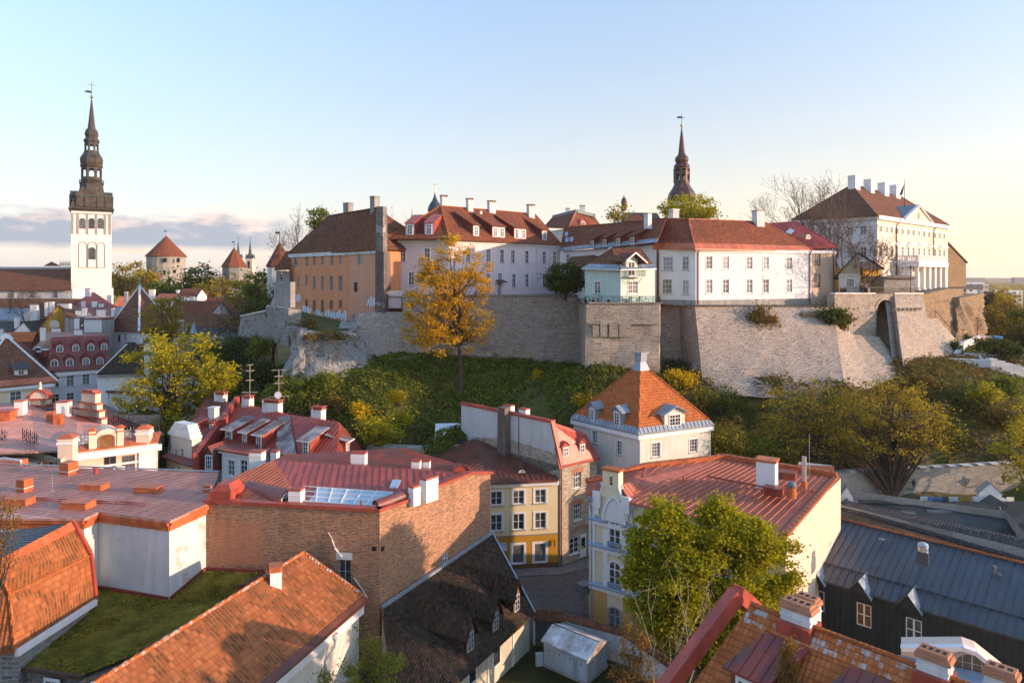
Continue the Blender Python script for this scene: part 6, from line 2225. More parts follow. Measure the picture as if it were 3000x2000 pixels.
_m.beam((c.x-.9,c.y,zat(541,260)),(c.x+.9,c.y,zat(541,260)),.15,.15)
_m.beam((c.x-.5,c.y,zat(538,260)),(c.x+.5,c.y,zat(538,260)),.15,.15)
_m.build('cross','gold',r)
lathe_spire('small_spire','tiny dark turret cone between the bare trees behind the orange building',1207,255,[('drum','copper_green',[(5,700),(5,652)],8),('spire','copper_green',[(10,652),(7,646),(3,636),(1,626),(.5,612)],8)],20)
r,c,k=lathe_spire('roof_lantern','small dark domed lantern turret by a half bare tree, centre of skyline',1828,200,[('drum','white_shabby',[(7,680),(7,617)],8),('dome','copper_brown',[(9,594),(9.5,592),(7.5,588),(6.5,583),(4,580),(1.5,578),(1.5,576),(2,574.5),(.6,572)],12)],20)
_m=MB()
for i in range(8):
 a=i*math.pi/4
 _m.box((c.x+6.2*k*math.cos(a),c.y+6.2*k*math.sin(a),zat(618,200)),.3,.3,zat(594,200)-zat(618,200),a)
_m.lathe(c,[(7.5*k,zat(618,200)),(7.5*k,zat(613,200))],8)
_m.build('lantern','copper_brown',r)
for px,d,w,t,b,lab,mt in((2858,420,11,827,856,'distant white flat block right of the rock cliff','white_wall'),(2883,400,5,832,853,'narrow pinkish distant block beside the white flat block','peach_wall'),(2853,2200,75,813.5,820,'long hazy apartment slab on the horizon, left one','grey_plaster'),(2991,2200,40,812.5,820,'short hazy apartment slab on the horizon at the right edge','grey_plaster'),(2920,520,22,853,861,'low white halls among distant trees, left one','white_wall'),(2950,560,26,851,858,'low white hall among distant trees, right one','white_wall')):
 c=XY(px,d)
 z1=zat(t,d)
 rt=thing('distant_block',lab,'building',(c.x,c.y,0),'buildings near the right horizon')
 _m=MB()
 ww=Wall((c.x-w/2,c.y),(c.x+w/2,c.y),0,z1)
 _m.prism([(c.x-w/2,c.y),(c.x+w/2,c.y),(c.x+w/2,c.y+w*.4),(c.x-w/2,c.y+w*.4)],0,z1)
 _m.build('wall',mt,rt)
 for kk in range(max(2,int(w/4))):
  for zz in range(max(1,int((z1-1)/3.2)))if d<1000 else():
   u=(kk+.5)*w/max(2,int(w/4))
   _m=MB()
   ww.wbox(_m,u-.9,u+.9,z1-2.4-zz*3.2,z1-.9-zz*3.2,0,.06)
   _m.build('window','glass_pale',rt)
# art-nouveau house, left
hs=House('villa','cream ornate villa with low red sheet roofs, curved gables and iron roof railings, left',[XY(178,79),XY(222,81.6),XY(462,86.5)],22,0,13.0,'villa',back=[XY(470,104),XY(-150,108),XY(-150,84),XY(90,83)])
R=hs.root
wa,wb=hs.walls
for px,w in((322,1.35),(376,1.45)):
 u,d=wb.hit(px)
 window(R,wb,u,zat(1400,d),zat(1333,d),w,nx=2,ny=2,casing=.0,frame='brown_frame',sill=None,name='window')
hs.finish(['peach_wall','peach_wall'],'rubble')
band(R,wb,12.2,12.9,.55,'white_wall','cornice',ext=.4)
band(R,wb,10.9,11.15,.12,'white_wall','cornice')
for px in(285,349):
 _m=MB()
 u,d=wb.hit(px)
 for k in range(4):
  w_=.62-.13*k
  wb.wbox(_m,u-w_,u+w_,10.7-.45*(k+1),10.7-.45*k,0,.16)
 _m.build('stucco','white_wall',R)
_m=MB()
u,d=wb.hit(430)
wb.wbox(_m,u-.9,u+.9,6,12.2,0,.2)
_m.build('pilaster','white_wall',R)
_c0,_c1=P(200,1332,80.8),P(466,1298,86)
_rf=[P(210,1326,81),P(466,1296,86),P(445,1280,90),P(215,1300,86)]
_z=13.2
A0,A1=v3(XY(222,82),_z),v3(XY(460,87),_z)
RG1,RG2=P(91,1188,98),P(226,1233,93)
RG3=P(318,1243,96)
L0=P(105,1322,80)
roof(R,[[L0,A0+V((0,0,.1)),RG2,RG1],[A0+V((0,0,.1)),A1,RG3,RG2],[P(-150,1330,79.5),L0,RG1,P(-150,1200,97)]],'rose_sheet',.2,seam=.55)
roof(R,[[RG1,RG2,RG3,P(470,1260,106),P(300,1180,112),P(-150,1180,112),P(-150,1200,97)]],'red_old',.2,name='roof')
roof(R,[[A0+V((0,-.5,-.05)),A1+V((.3,-.5,-.05)),A1+V((-.5,2,.75)),A0+V((.3,2,.75))]],'orange_sheet',.25,name='eave_roof',seam=.9)
w_=Wall(XY(92,79.0),XY(180,79.2),0,12.3)
_m=MB()
pwin(R,w_,139,1352,1372,1.35,casing=.05,nx=2,ny=2,frame='brown_frame',sill=None)
w_.shell(_m)
_m.hexa([w_.p(-6,0,-3),w_.p(0,0,-.05),w_.p(0,0,-4),w_.p(-6,0,-6),w_.p(-6,12.3,-3),w_.p(0,12.3,-.05),w_.p(0,12.3,-4),w_.p(-6,12.3,-6)])
_m.build('wing_wall','rubble',R)
def pillar(root,px,py0,py1,d,w,mat='peach_wall',cap='orange_sheet',ang=.2):
 c=XY(px,d)
 m=MB()
 z0,z1=zat(py1,d),zat(py0,d)
 m.box((c.x,c.y,z0-.5),w,w,z1-z0+.5-.45,ang)
 m.cur=1
 m.box((c.x,c.y,z1-1.1),w*1.15,w*1.15,.3,ang)
 m.box((c.x,c.y,z1-.6),w*1.1,w*1.1,.15,ang)
 m.cur=2
 m.box((c.x,c.y,z1-.45),w*1.2,w*1.2,.45,ang,.35,.35)
 return m.build('parapet_pillar',[mat,'white_wall',cap],root)
pillar(R,199,1270,1345,80.4,1.55)
pillar(R,423,1244,1292,86.5,1.5)
w_=Wall(wb.p(wb.hit(268)[0],0,-.3).xy,wb.p(wb.hit(356)[0],0,-.3).xy,13,zat(1258,84))
_m=MB()
w_.wbox(_m,0,w_.L,12.6,w_.z1-.5,-3,0)
n=8
for k in range(n):
 a0,a1=math.pi*(1-k/n),math.pi*(1-(k+1)/n)
 q=[(w_.L/2+(w_.L/2-.5)*math.cos(a),w_.z1-.5+.65*math.sin(a))for a in(a0,a1)]
 _m.hexa([w_.p(q[0][0],w_.z1-.55,0),w_.p(q[1][0],w_.z1-.55,0),w_.p(q[1][0],w_.z1-.55,-3),w_.p(q[0][0],w_.z1-.55,-3),w_.p(q[0][0],q[0][1],0),w_.p(q[1][0],q[1][1],0),w_.p(q[1][0],q[1][1],-3),w_.p(q[0][0],q[0][1],-3)])
ob=_m.build('attic_dormer','peach_wall',R)
window(ob,w_,w_.L/2,12.95,14.7,1.5,nx=2,ny=1,arch='seg',casing=.15,trim='white_wall',frame='brown_frame',pane='glass_warm',sill=None)
for e in(.1,w_.L-.1):
 _m=MB()
 w_.wbox(_m,e-.35,e+.35,12.8,w_.z1+.1,-.3,.12)
 _m.cur=1
 c=w_.p(e,0,-.1)
 _m.box((c.x,c.y,w_.z1+.1),.95,.8,.4,.2,.3,.3)
 w_.wbox(_m,e-.42,e+.42,w_.z1-.35,w_.z1-.2,-.35,.2)
 _m.build('dormer_pilaster',['peach_wall','orange_sheet'],ob)
def iron_fence(root,p,q,h=1.2,name='roof_railing',mat='iron',parent=True):
 m=MB()
 p,q=V(p),V(q)
 L=(q-p).length
 up=V((0,0,h))
 n=max(2,int(L/.8))
 m.beam(p+up*.8,q+up*.8,.05,.05)
 m.beam(p+up*.15,q+up*.15,.05,.05)
 for k in range(n):
  a,b=p.lerp(q,k/n),p.lerp(q,(k+1)/n)
  m.beam(a,a+up*1.1,.06,.06)
  m.beam(a+up*.15,b+up*.8,.04,.04)
  m.beam(a+up*.8,b+up*.15,.04,.04)
  c=(a+b)/2
  m.beam(c+up*.1,c+up,.04,.04)
  m.beam(a+up*.48,b+up*.48,.035,.035)
 return m.build(name,mat,root)
iron_fence(R,P(222,1305,81.5),P(262,1300,82.5),1.25,mat='grey_frame')
iron_fence(R,P(362,1285,85.3),P(402,1280,86.2),1.25,mat='grey_frame')
iron_fence(R,P(66,1292,84),P(113,1306,82),1.5)
iron_fence(R,P(-10,1290,84),P(22,1295,84),1.5)
iron_fence(R,P(318,1246,94),P(392,1262,93),1.6)
iron_fence(R,P(138,1205,97),P(158,1208,97),1.3)
iron_fence(R,P(204,1215,95),P(216,1217,95),1.3)
def curved_gable(root,px0,px1,py_top,py_sh,py_base,d,ang,steps,mat='peach_wall',cap='red_sheet',th=.8):
 c0=XY(px0,d)
 L=(px1-px0)/F*d/math.cos(ang)
 w=Wall(c0,c0+V((math.cos(ang),math.sin(ang)))*L,zat(py_base,d),zat(py_top,d))
 m=MB()
 H=w.z1-w.z0
 for(a,b,t)in steps:
  m.cur=0
  w.wbox(m,a*L,b*L,w.z0,w.z0+H*t,-th,0)
  m.cur=1
  w.wbox(m,a*L-.12,b*L+.12,w.z0+H*t,w.z0+H*t+.22,-th-.12,.15)
 return m.build('curved_gable',[mat,cap],root),w
g,w_=curved_gable(R,80,142,1150,1160,1205,98,.1,[(0,1,.25),(.12,.9,.6)])
_m=MB()
n=10
for k in range(n):
 a0,a1=math.pi*(1-k/n),math.pi*(1-(k+1)/n)
 q=[(w_.L/2+w_.L*.42*math.cos(a),w_.z0+(w_.z1-w_.z0)*.6+1.3*math.sin(a))for a in(a0,a1)]
 _m.cur=0
 _m.hexa([w_.p(q[0][0],w_.z0,0),w_.p(q[1][0],w_.z0,0),w_.p(q[1][0],w_.z0,-.8),w_.p(q[0][0],w_.z0,-.8),w_.p(q[0][0],q[0][1],0),w_.p(q[1][0],q[1][1],0),w_.p(q[1][0],q[1][1],-.8),w_.p(q[0][0],q[0][1],-.8)])
 _m.cur=1
 _m.beam(w_.p(q[0][0],q[0][1]+.1,-.4),w_.p(q[1][0],q[1][1]+.1,-.4),1.2,.25)
_c=w_.p(w_.L/2,0,-.4)
_m.cur=0
_m.lathe(_c,[(.25,w_.z0+3),(.3,w_.z1+.4),(.12,w_.z1+.8),(.22,w_.z1+1.1),(.05,w_.z1+1.5)],8)
_m.build('gable_arch',['peach_wall','red_sheet'],g)
curved_gable(R,222,338,1142,1165,1248,98,-.45,[(0,1,.05),(.0,.92,.28),(.0,.84,.48),(.12,.76,.66),(.2,.70,.95),(.3,.62,1.0)])
RF=[o for o in R.children if o.name.startswith('roof')][0]
for a,t,b,d,w,mt,cp_ in((61,1171,1224,94,1.1,'white_wall','orange_sheet'),(188,1173,1215,96,1.45,'white_wall','red_sheet'),(149,1205,1230,92,.85,'orange_sheet','orange_sheet'),(171,1213,1236,91,.9,'orange_sheet','orange_sheet'),(18,1200,1224,92,1.8,'orange_sheet','red_sheet')):
 chimney(RF,a,t,b,d,w,w,.15,mt,cp_,stub=True)
_m=MB()
u,d=wb.hit(232)
_m.tube([wb.p(u,12.3,.5),wb.p(u-.2,11.6,.15),wb.p(u-.2,2,.15)],.09)
_m.build('downpipe','pipe_white',R)
# red roof house, middle left
hs=House('red_dormer_house','rambling house with bright red sheet roofs, many dormers and white bays, centre left',[XY(492,92.5),XY(560,89),XY(648,91),XY(800,86),XY(985,82),XY(1085,92)],10,0,10.6,back=[XY(1080,100),XY(690,112),XY(500,108)])
R=hs.root
W0,W1,W2,W3,W4=hs.walls
hs.finish(['cream_wall','cream_wall','white_wall','white_wall','cream_wall'])
A,B,C=P(686,1177,101),P(847,1213,93),P(994,1236,87)
E0,E1,E2=P(648,1307,90),P(850,1335,84.5),P(984,1360,81.5)
RF=roof(R,[[E0,E1,B,A],[E1,E2,C,B]],'red_sheet',.2,seam=.62)
roof(R,[[E2,P(1084,1345,92),C],[P(1084,1345,92),P(1062,1290,100),P(950,1215,97),C]],'red_old',.2,seam=.62,name='side_roof')
roof(R,[[C,B,A,P(700,1230,112),P(900,1260,106)]],'red_old',.2,name='back_roof')
_m=MB()
_m.slab([P(816,1222,92),P(848,1214,92.4),P(868,1328,84),P(806,1328,84.5)],.5)
_m.build('speckled_panel','speckled',R)
_m=MB()
_a,_b=P(688,1175,101),P(565,1335,86)
_m.hexa([_b+V((0,0,-2.5)),_b+V((.6,.3,-2.5)),_a+V((.6,.3,-2.5)),_a+V((0,0,-2.5)),_b+V((0,0,.3)),_b+V((.6,.3,.3)),_a+V((.6,.3,.7)),_a+V((0,0,.7))])
_m.build('party_wall','red_sheet',R)
_q=[P(556,1296,89),P(570,1330,86.5),P(684,1180,101),P(609,1166,103)]
roof(R,[_q],'red_old',.2,seam=.45,name='left_roof')
roof(R,[[P(492,1345,92),P(560,1290,89.5),P(609,1166,103),P(590,1180,104)]],'red_old',.2,name='left_hip')
hs2=Wall(XY(500,91.0),XY(562,88),5,zat(1281,89))
_m=MB()
for px in(516,534):
 pwin(R,hs2,px,1314,1345,.8,casing=.05,nx=2,ny=3,sill=None,name='window')
hs2.shell(_m)
_m.poly([hs2.p(hs2.L,5),hs2.p(hs2.L,5,-1.3),hs2.p(hs2.L,hs2.z1,-1.3),hs2.p(hs2.L,hs2.z1)])
_m.cur=1
for k in range(5):
 hs2.wbox(_m,-.2+k*.28,hs2.L+.2-k*.28,hs2.z1+k*.34,hs2.z1+.34+k*.34,-1.3-k*.0,.3-k*.06)
_m.build('stepped_bay',['cream_wall','white_coping'],R)
hs2=Wall(XY(488,91.0),XY(566,86.6),0,zat(1352,88))
_m=MB()
for px in(506,524):
 pwin(R,hs2,px,1366,1400,.9,casing=.05,nx=2,ny=2,sill=None)
hs2.shell(_m)
_m.cur=1
_m.slab([hs2.p(-.3,hs2.z1,.6),hs2.p(hs2.L+.3,hs2.z1,.6),hs2.p(hs2.L,hs2.z1+.9,-2),hs2.p(0,hs2.z1+.9,-2)],.2)
_m.build('yellow_bay',['yellow_wall','red_old'],R)
bay=Wall(XY(650,86.5),XY(738,84.2),0,zat(1320,85.5))
for px,w in((678,1.1),(715,1.15)):
 pwin(R,bay,px,1347,1392,w,casing=.2,trim='white_wall',nx=2,ny=3,sill=None)
_m=MB()
bay.shell(_m)
_m.poly([bay.p(bay.L,0),bay.p(bay.L,0,-6),bay.p(bay.L,bay.z1,-6),bay.p(bay.L,bay.z1)])
_m.poly([bay.p(0,0,-6),bay.p(0,0),bay.p(0,bay.z1),bay.p(0,bay.z1,-6)])
bay.wbox(_m,-.3,bay.L+.2,bay.z1-.45,bay.z1,0,.35)
_m.build('white_bay','white_wall',R)
roof(R,[[bay.p(-.5,bay.z1,.5),bay.p(bay.L+.2,bay.z1,.5),P(760,1296,88.5),P(660,1284,91)]],'red_old',.2,name='bay_roof',seam=.6)
WD=Wall(E0.xy,E1.xy,0,20)
for px,t,b,n,w in((671,1263,1291,1,1.05),(717,1271,1304,1,.6),(759,1279,1312,1,.75)):
 dormer(R,WD,2.0 if px<700 else 1.2,px,t,b,w,'speckled','red_sheet',3.6,1.0,nx=3 if w>.8 else 2,ny=2,wall_mat='red_sheet',over=.35,hw=.2,fascia='white_coping',plane=(E0,E1,B))
WD2=Wall(E1.xy,E2.xy,0,20)
dormer(R,WD2,1.8,896,1296,1330,.8,'speckled','red_sheet',3.2,1.0,nx=2,ny=3,wall_mat='red_sheet',over=.4,hw=.2,fascia='white_coping',plane=(E1,E2,C))
WD3=Wall(E2.xy,P(1084,1345,92).xy,0,20)
dormer(R,WD3,.8,1018,1296,1328,.75,'speckled','red_sheet',2.6,.8,nx=2,ny=3,wall_mat='red_sheet',over=.4,hw=.2,fascia='white_coping',plane=(E2,P(1084,1345,92),C))
WL=Wall(XY(556,89.5),XY(572,86.2),0,20)
dormer(R,Wall(XY(556,93),XY(600,92),0,20),0,563,1247,1266,.75,'red_old','red_sheet',2.6,.5,nx=3,ny=1,over=.25,hw=.15)
dormer(R,Wall(XY(600,93.5),XY(640,92.5),0,20),0,619,1243,1264,.5,'red_old','red_sheet',2.6,.5,nx=2,ny=2,over=.2,hw=.1)
dormer(R,Wall(XY(595,86.3),XY(640,85.8),0,20),0,612,1334,1373,.9,'red_old','red_old',3,.3,nx=3,ny=3,over=.25,hw=.15,gable=.9)
for a,t,b,d,w,dp in((647,1147,1172,102,1.6,1.0),(726,1158,1187,99,1.25,1.1),(798,1170,1203,95.5,2.6,1.1),(933,1190,1225,90.5,1.5,1.2)):
 c_=chimney(RF,a,t+6,b,d,w,dp,-.3,'white_shabby','red_sheet',stub=True,caph=.08,down=1.4)
 _m=MB()
 q=XY(a,d)
 zt=zat(t,d)
 _m.box((q.x,q.y,zt-.06),w*1.15,dp*1.25,.1,-.3)
 _m.cur=1
 for sx in(-.45,.45):
  for sy in(-.42,.42):
   _m.box((q.x+sx*w,q.y+sy*dp,zt-.42),.1,.1,.4,-.3)
 _m.build('chimney_hood',['red_sheet','white_shabby'],RF)
chimney(RF,626,1191,1237,95,1.05,1.0,-.3,'white_shabby','white_shabby',stub=True)
chimney(RF,806,1318,1348,83.6,.8,.8,-.2,'white_wall','red_sheet')
def antenna(px,py0,py1,d,rows,label,dish=False):
 c=XY(px,d)
 z0,z1=zat(py1,d),zat(py0,d)
 r=thing('antenna',label,'antenna',(c.x,c.y,z0),'rooftop aerials')
 m=MB()
 m.tube([(c.x,c.y,z0-.5),(c.x,c.y,z1)],.045,6)
 m.build('mast','bark_pale',r)
 for k,(t,w)in enumerate(rows):
  z=z0+(z1-z0)*t
  m=MB()
  m.beam((c.x-w,c.y,z-.1),(c.x+w,c.y,z+.1),.05,.05)
  for i in range(6):
   x=c.x-w+2*w*i/5
   m.beam((x,c.y-.5,z),(x,c.y+.5,z),.03,.03)
  m.build('array','bark_pale',r)
 if dish:
  m=MB()
  m.lathe((0,0),[(.02,0),(.3,.05),(.5,.18)],14)
  q=V((c.x,c.y-.2,z0+(z1-z0)*.18))
  m.v=[q+V((p.x,-p.z,p.y))for p in m.v]
  m.build('dish','white_paint',r)
antenna(732,1067,1160,99,[(.98,.35),(.8,.5),(.5,.45),(.12,1.0)],'tall thin television aerial on the small white chimney')
antenna(817,1082,1172,95.5,[(.98,.9),(.78,.5),(.55,.6),(.12,1.3)],'television aerial with round dish on the wide white chimney',True)
# flat red roof with white walls, front left
ZR=14.0
F0,F1,F2,F3,F4=XY(-40,57.2),XY(247,57.0),XY(287,58.6),XY(496,56.5),XY(603,60.4)
hs=House('flat_roof_block','big windowless white-walled block under a wide low red sheet roof, front left',[F0,F1,F2,F3,F4],10,0,ZR-.9,'building',back=[XY(640,70),XY(-40,73)])
R=hs.root
hs.finish(['rough_white','rough_white','rough_white','rough_white'])
_m=MB()
for w_ in hs.walls:
 w_.wbox(_m,-.05,w_.L+.05,ZR-.95,ZR-.5,0,.14)
 w_.wbox(_m,-.05,w_.L+.05,ZR-.5,ZR-.05,0,.3)
_m.build('fascia','orange_sheet',R)
_o=.3
RP=[v3(XY(-40,56.8),ZR),v3(XY(247.5,56.6),ZR),v3(XY(289,58.2),ZR),v3(XY(498,56.1),ZR),v3(XY(606,60.2),ZR),v3(XY(640,69.5),ZR+.1),v3(XY(-40,72.6),ZR+.1)]
RF=roof(R,[RP[:]],'rose_sheet',.2)
_m=MB()
zz=V((0,0,.03))
p0,p1=RP[0],RP[6]
n=44
for k in range(n):
 t=k/n
 a=V((-42+15*t+(0 if t<2 else 0),0,0))
for k in range(60):
 y=56.8+k*.42
 xs=[]
 for i in range(len(RP)):
  a,b=RP[i],RP[(i+1)%len(RP)]
  sa,sb=a.y+a.x*.28-(y-10.5),b.y+b.x*.28-(y-10.5)
  if sa*sb<0:
   xs.append(a.lerp(b,sa/(sa-sb)))
 xs.sort(key=lambda q:q.x)
 for a,b in zip(xs[::2],xs[1::2]):
  _m.beam(a+zz,b+zz,.05,.07)
_m.build('roof_seam','rose_sheet',RF)
_m=MB()
_m.beam(v3(XY(-40,72.6),ZR+.25),v3(XY(640,69.5),ZR+.25),.12,.12)
_m.build('roof_edge','zinc',R)
def hatch(root,px0,px1,py0,py1,z,h,rz=-.1,mat='orange_sheet',name='roof_hatch',dp=None,flare=1.12):
 a=Pz((px0+px1)/2,py1,z)
 w=(px1-px0)/F*a.y
 dp=dp or w*.55
 m=MB()
 c=a+V((0,dp*.5,-.1))
 m.box(c,w*1.0,dp,h,rz,1/flare,1/flare)
 m.box(c+V((0,0,h)),w*.98,dp*.98,.12,rz)
 return m.build(name,mat,root)
hatch(RF,226,300,1415,1439,ZR,.55)
hatch(RF,388,461,1423,1447,ZR,.55)
hatch(RF,170,257,1468,1494,ZR,.6)
hatch(RF,5,80,1458,1483,ZR,.6)
for px,t,b,w in((72,1399,1440,.95),(201,1350,1390,1.15),(608,1418,1443,.5)):
 a=Pz(px,b,ZR)
 _m=MB()
 _m.box((a.x,a.y,ZR-.1),w,w,(b-t)/F*a.y*1.02,-.25)
 _m.cur=1
 _m.box((a.x,a.y,ZR+.42),w*1.04,w*1.04,.06,-.25)
 _m.build('vent',['orange_sheet','white_coping'],RF)
_a=Pz(281,1390,ZR)
_m=MB()
_m.lathe(_a,[(.2,ZR),(.2,ZR+.55),(.25,ZR+.56),(.25,ZR+.68),(.1,ZR+.72)],10)
_m.build('vent','pipe_red',RF)
_a=Pz(153,1441,ZR)
_m=MB()
_m.lathe(_a,[(.25,ZR),(.25,ZR+.05),(.03,ZR+.08),(.02,ZR+1.6)],8)
_m.build('lightning_rod','steel',RF)
_m=MB()
_a,_b=Pz(-30,1460,ZR),Pz(424,1482,ZR)
_m.beam(_a+V((0,0,.28)),_b+V((0,0,.28)),.08,.06)
_m.beam(_a+V((0,0,.12)),_b+V((0,0,.12)),.06,.05)
for k in range(12):
 q=_a.lerp(_b,k/11)
 _m.beam(q,q+V((0,0,.28)),.06,.06)
_m.build('snow_guard','red_sheet',RF)
_m=MB()
for a,b in((XY(-40,69),XY(60,70)),):
 for k in range(3):
  _m.tube([P(-5,1345+k*9,74),P(12,1342+k*9,74),P(62,1350+k*9,73)],.14,6)
_m.cur=1
_q=P(30,1376,73.5)
_m.box((_q.x-1,_q.y,_q.z-.5),5,1.2,1.6)
_m.build('duct',['pipe_white','orange_sheet'],RF)
# brick block
ZB=14.1
BL,BC,BR=XY(603,60.4),XY(1112,58),XY(1437,69.4)
hs=House('brick_block','bare brick fire-wall block with red roof and glass skylight, front centre',[BL,BC,BR],14,0,ZB,'building',back=[V((-13,79)),V((-25,76))])
R=hs.root
wa,wb=hs.walls
pwin(R,wa,1009,1640,1712,1.15,casing=0,nx=2,ny=2,frame='grey_frame',sill=None,depth=.3)
pwin(R,wb,1303,1622,1660,.62,casing=.02,nx=2,ny=3,frame='white_shabby',pane='glass_pale',sill=None,depth=.1)
hs.finish(['brick_wall','brick_wall'])
_m=MB()
u0,u1=wa.hit(612)[0],wa.hit(766)[0]
wa.wbox(_m,u0,u1,8.9,12.6,0,.012)
_m.build('newer_brick_panel','brick_red',R)
for q,px,t,b,w_ in((wa,1096,1600,1613,.42),(wa,960,1658,1664,.22),(wb,1121,1600,1614,.4)):
 u,d=q.hit(px)
 _m=MB()
 q.wbox(_m,u-w_/2,u+w_/2,zat(b,d),zat(t,d),0,.01)
 _m.build('vent_hole','soot',R)
_m=MB()
pts=[(962,1558),(974,1578),(983,1602),(1005,1628)]
for k,(p,q)in enumerate(zip(pts,pts[1:])):
 ua,da=wa.hit(p[0])
 ub,db=wa.hit(q[0])
 _m.beam(wa.p(ua,zat(p[1],da),.004),wa.p(ub,zat(q[1],db),.004),.01,.16+.2*k,up=(wa.n.x,wa.n.y,.01))
for(p,q)in(((1038,1690),(1052,1710)),((1052,1710),(1076,1745))):
 ua,da=wa.hit(p[0])
 ub,db=wa.hit(q[0])
 _m.beam(wa.p(ua,zat(p[1],da),.004),wa.p(ub,zat(q[1],db),.004),.01,.3,up=(wa.n.x,wa.n.y,.01))
u,d=wa.hit(1009)
wa.wbox(_m,u-.75,u+.72,zat(1638,d),zat(1618,d),.0,.02)
_m.build('mortar_patch','white_shabby',R)
_m=MB()
for w_ in hs.walls:
 e=0 if w_ is wa else wb.hit(1225)[0]
 w_.wbox(_m,-.15,w_.L+.1 if w_ is wa else e,ZB,ZB+.28,-.5,.18)
_m.build('coping','red_sheet',R)
uA,uP,uE=wb.hit(1225)[0],wb.hit(1378)[0],wb.L
zP=zat(1388,wb.hit(1378)[1])
_m=MB()
_m.poly([wb.p(uA,ZB),wb.p(uE,ZB),wb.p(uE,ZB+.05),wb.p(uP,zP),wb.p(uA,ZB+.3)])
_m.poly([wb.p(uA,ZB,-.5),wb.p(uE,ZB,-.5),wb.p(uE,ZB+.05,-.5),wb.p(uP,zP,-.5),wb.p(uA,ZB+.3,-.5)][::-1])
_m.build('gable','brick_wall',R)
_m=MB()
for a,b in(((uA,ZB+.42),(uP,zP+.12)),((uP,zP+.12),(uE+.2,ZB+.02))):
 _m.beam(wb.p(*a,-.15),wb.p(*b,-.15),.75,.25)
_m.build('verge','red_sheet',R)
RA,RB=P(801,1347,69.5),wb.p(uP,zP,-.3)
VA,VB=P(850,1424,63.4),P(1195,1447,62.3)
RF=roof(R,[[VA,VB,wb.p(uA+.5,ZB+.1,-.2),RB,RA]],'red_sheet',.2,seam=.66,h=.07)
roof(R,[[v3(BL,ZB)+V((.3,.3,0)),P(826,1467,60.2),P(852,1422,63),RA,P(692,1392,66)]],'orange_sheet',.2,seam=.5,name='hip_roof')  # red metal like the other slopes; its sunlit orange is put into the colour
roof(R,[[RB,wb.p(uE,ZB,-.3),V((-12.6,79.3,14.2)),V((-25.3,76.3,14.2)),RA]],'red_old',.2,name='back_roof')
roof(R,[[P(826,1466,60.3),v3(BC,13.9)+V((-.3,.3,0)),wb.p(uA,13.9,-.3),VB,VA]],'red_old',.15,name='gutter_roof')
_q=[P(889,1471,60.3),P(1109,1486,59.2),P(1150,1446,62.0),P(888,1428,63.5)]
_q=[V((p.x,p.y,p.z+.1))for p in _q]
_m=MB()
_m.slab(_q,.12)
sk=_m.build('skylight','glass_sky',R)
_m=MB()
for k in range(7):
 a,b=_q[0].lerp(_q[1],k/6),_q[3].lerp(_q[2],k/6)
 _m.beam(a+V((0,0,.03)),b+V((0,0,.03)),.09,.08)
for k in range(4):
 a,b=_q[0].lerp(_q[3],k/3),_q[1].lerp(_q[2],k/3)
 _m.beam(a+V((0,0,.035)),b+V((0,0,.035)),.09,.09)
_m.build('glazing_bar','white_paint',sk)
def barrel(root,a,b,r,mat='red_old',face=True,nx=3,n=12,pane='glass',win=True,sq=.75):
 a,b=V(a),V(b)
 d=(b-a).normalized()
 x=V((d.y,-d.x,0)).normalized()
 m=MB()
 ring=[(r*math.cos(math.pi*k/n),r*sq*1.3*math.sin(math.pi*k/n))for k in range(n+1)]
 for(x0,z0),(x1,z1)in zip(ring,ring[1:]):
  m.poly([a+x*x0+V((0,0,z0)),a+x*x1+V((0,0,z1)),b+x*x1*.9+V((0,0,z1)),b+x*x0*.9+V((0,0,z0))])
 m.poly([a+x*u*.96+V((0,0,z*.96))+d*.15 for u,z in ring])
 ob=m.build('barrel_dormer',mat,root)
 if win:
  A=a-x*r
  B=a+x*r
  if(B-A).dot(V((A.y,-A.x,0)))<0:
   A,B=B,A
  w=Wall(A.xy-d.xy*-.13,B.xy-d.xy*-.13,0,1)
  window(ob,w,w.L/2,a.z+.05,a.z+r*sq*1.05,r*1.35,nx=nx,ny=2,arch=True,casing=.06,sill=None,pane=pane)
 return ob
barrel(R,P(846,1466,60.5)+V((0,0,-.1)),P(735,1440,64),1.05)
barrel(R,P(1100,1483,58.9),P(1190,1452,61.0)+V((0,0,.1)),.55,win=False)
barrel(R,P(1352,1386,68.5),P(1340,1378,72),.8,'red_sheet',win=False)
_a=P(665,1440,61.5)
_m=MB()
_m.box((_a.x,_a.y,13.9),2.0,2.6,1.2,-.1)
_m.box((_a.x+.1,_a.y,15.1),1.7,2.2,.55,-.1,.6,.8)
_m.build('parapet_block','red_sheet',R)
for a,t,b,d,w,dp in((869,1428,1472,60.3,1.1,1.0),(1257,1395,1446,61.9,1.5,.85),(1214,1420,1459,60.8,.85,.7),(1220,1345,1375,70,.85,.8),(1250,1346,1378,71,.7,.7),(1052,1322,1362,71,1.5,.9),(754,1318,1362,72,1.35,1.0)):
 chimney(RF,a,t,b,d,w,dp,.9 if a in(1257,1214)else-.1,'white_wall','red_sheet',capx=1.06)
for px,py in((952,1406),(1156,1422)):
 a=P(px,py,66.2 if px<1000 else 64.2)
 _m=MB()
 _m.hexa([a+V((-.4,-.7,-.28)),a+V((.4,-.7,-.28)),a+V((.5,.6,.05)),a+V((-.3,.6,.05)),a+V((-.4,-.7,.0)),a+V((.4,-.7,.0)),a+V((.5,.6,.4)),a+V((-.3,.6,.4))])
 _m.build('skylight','glass_sky',RF)
for px,t,b,d in((706,1448,1463,61.2),(1058,1470,1488,59)):
 a=P(px,b,d)
 _m=MB()
 _m.tube([a,a+V((0,0,(b-t)/F*d+.1))],.09,8)
 _m.build('vent','pipe_red',RF)
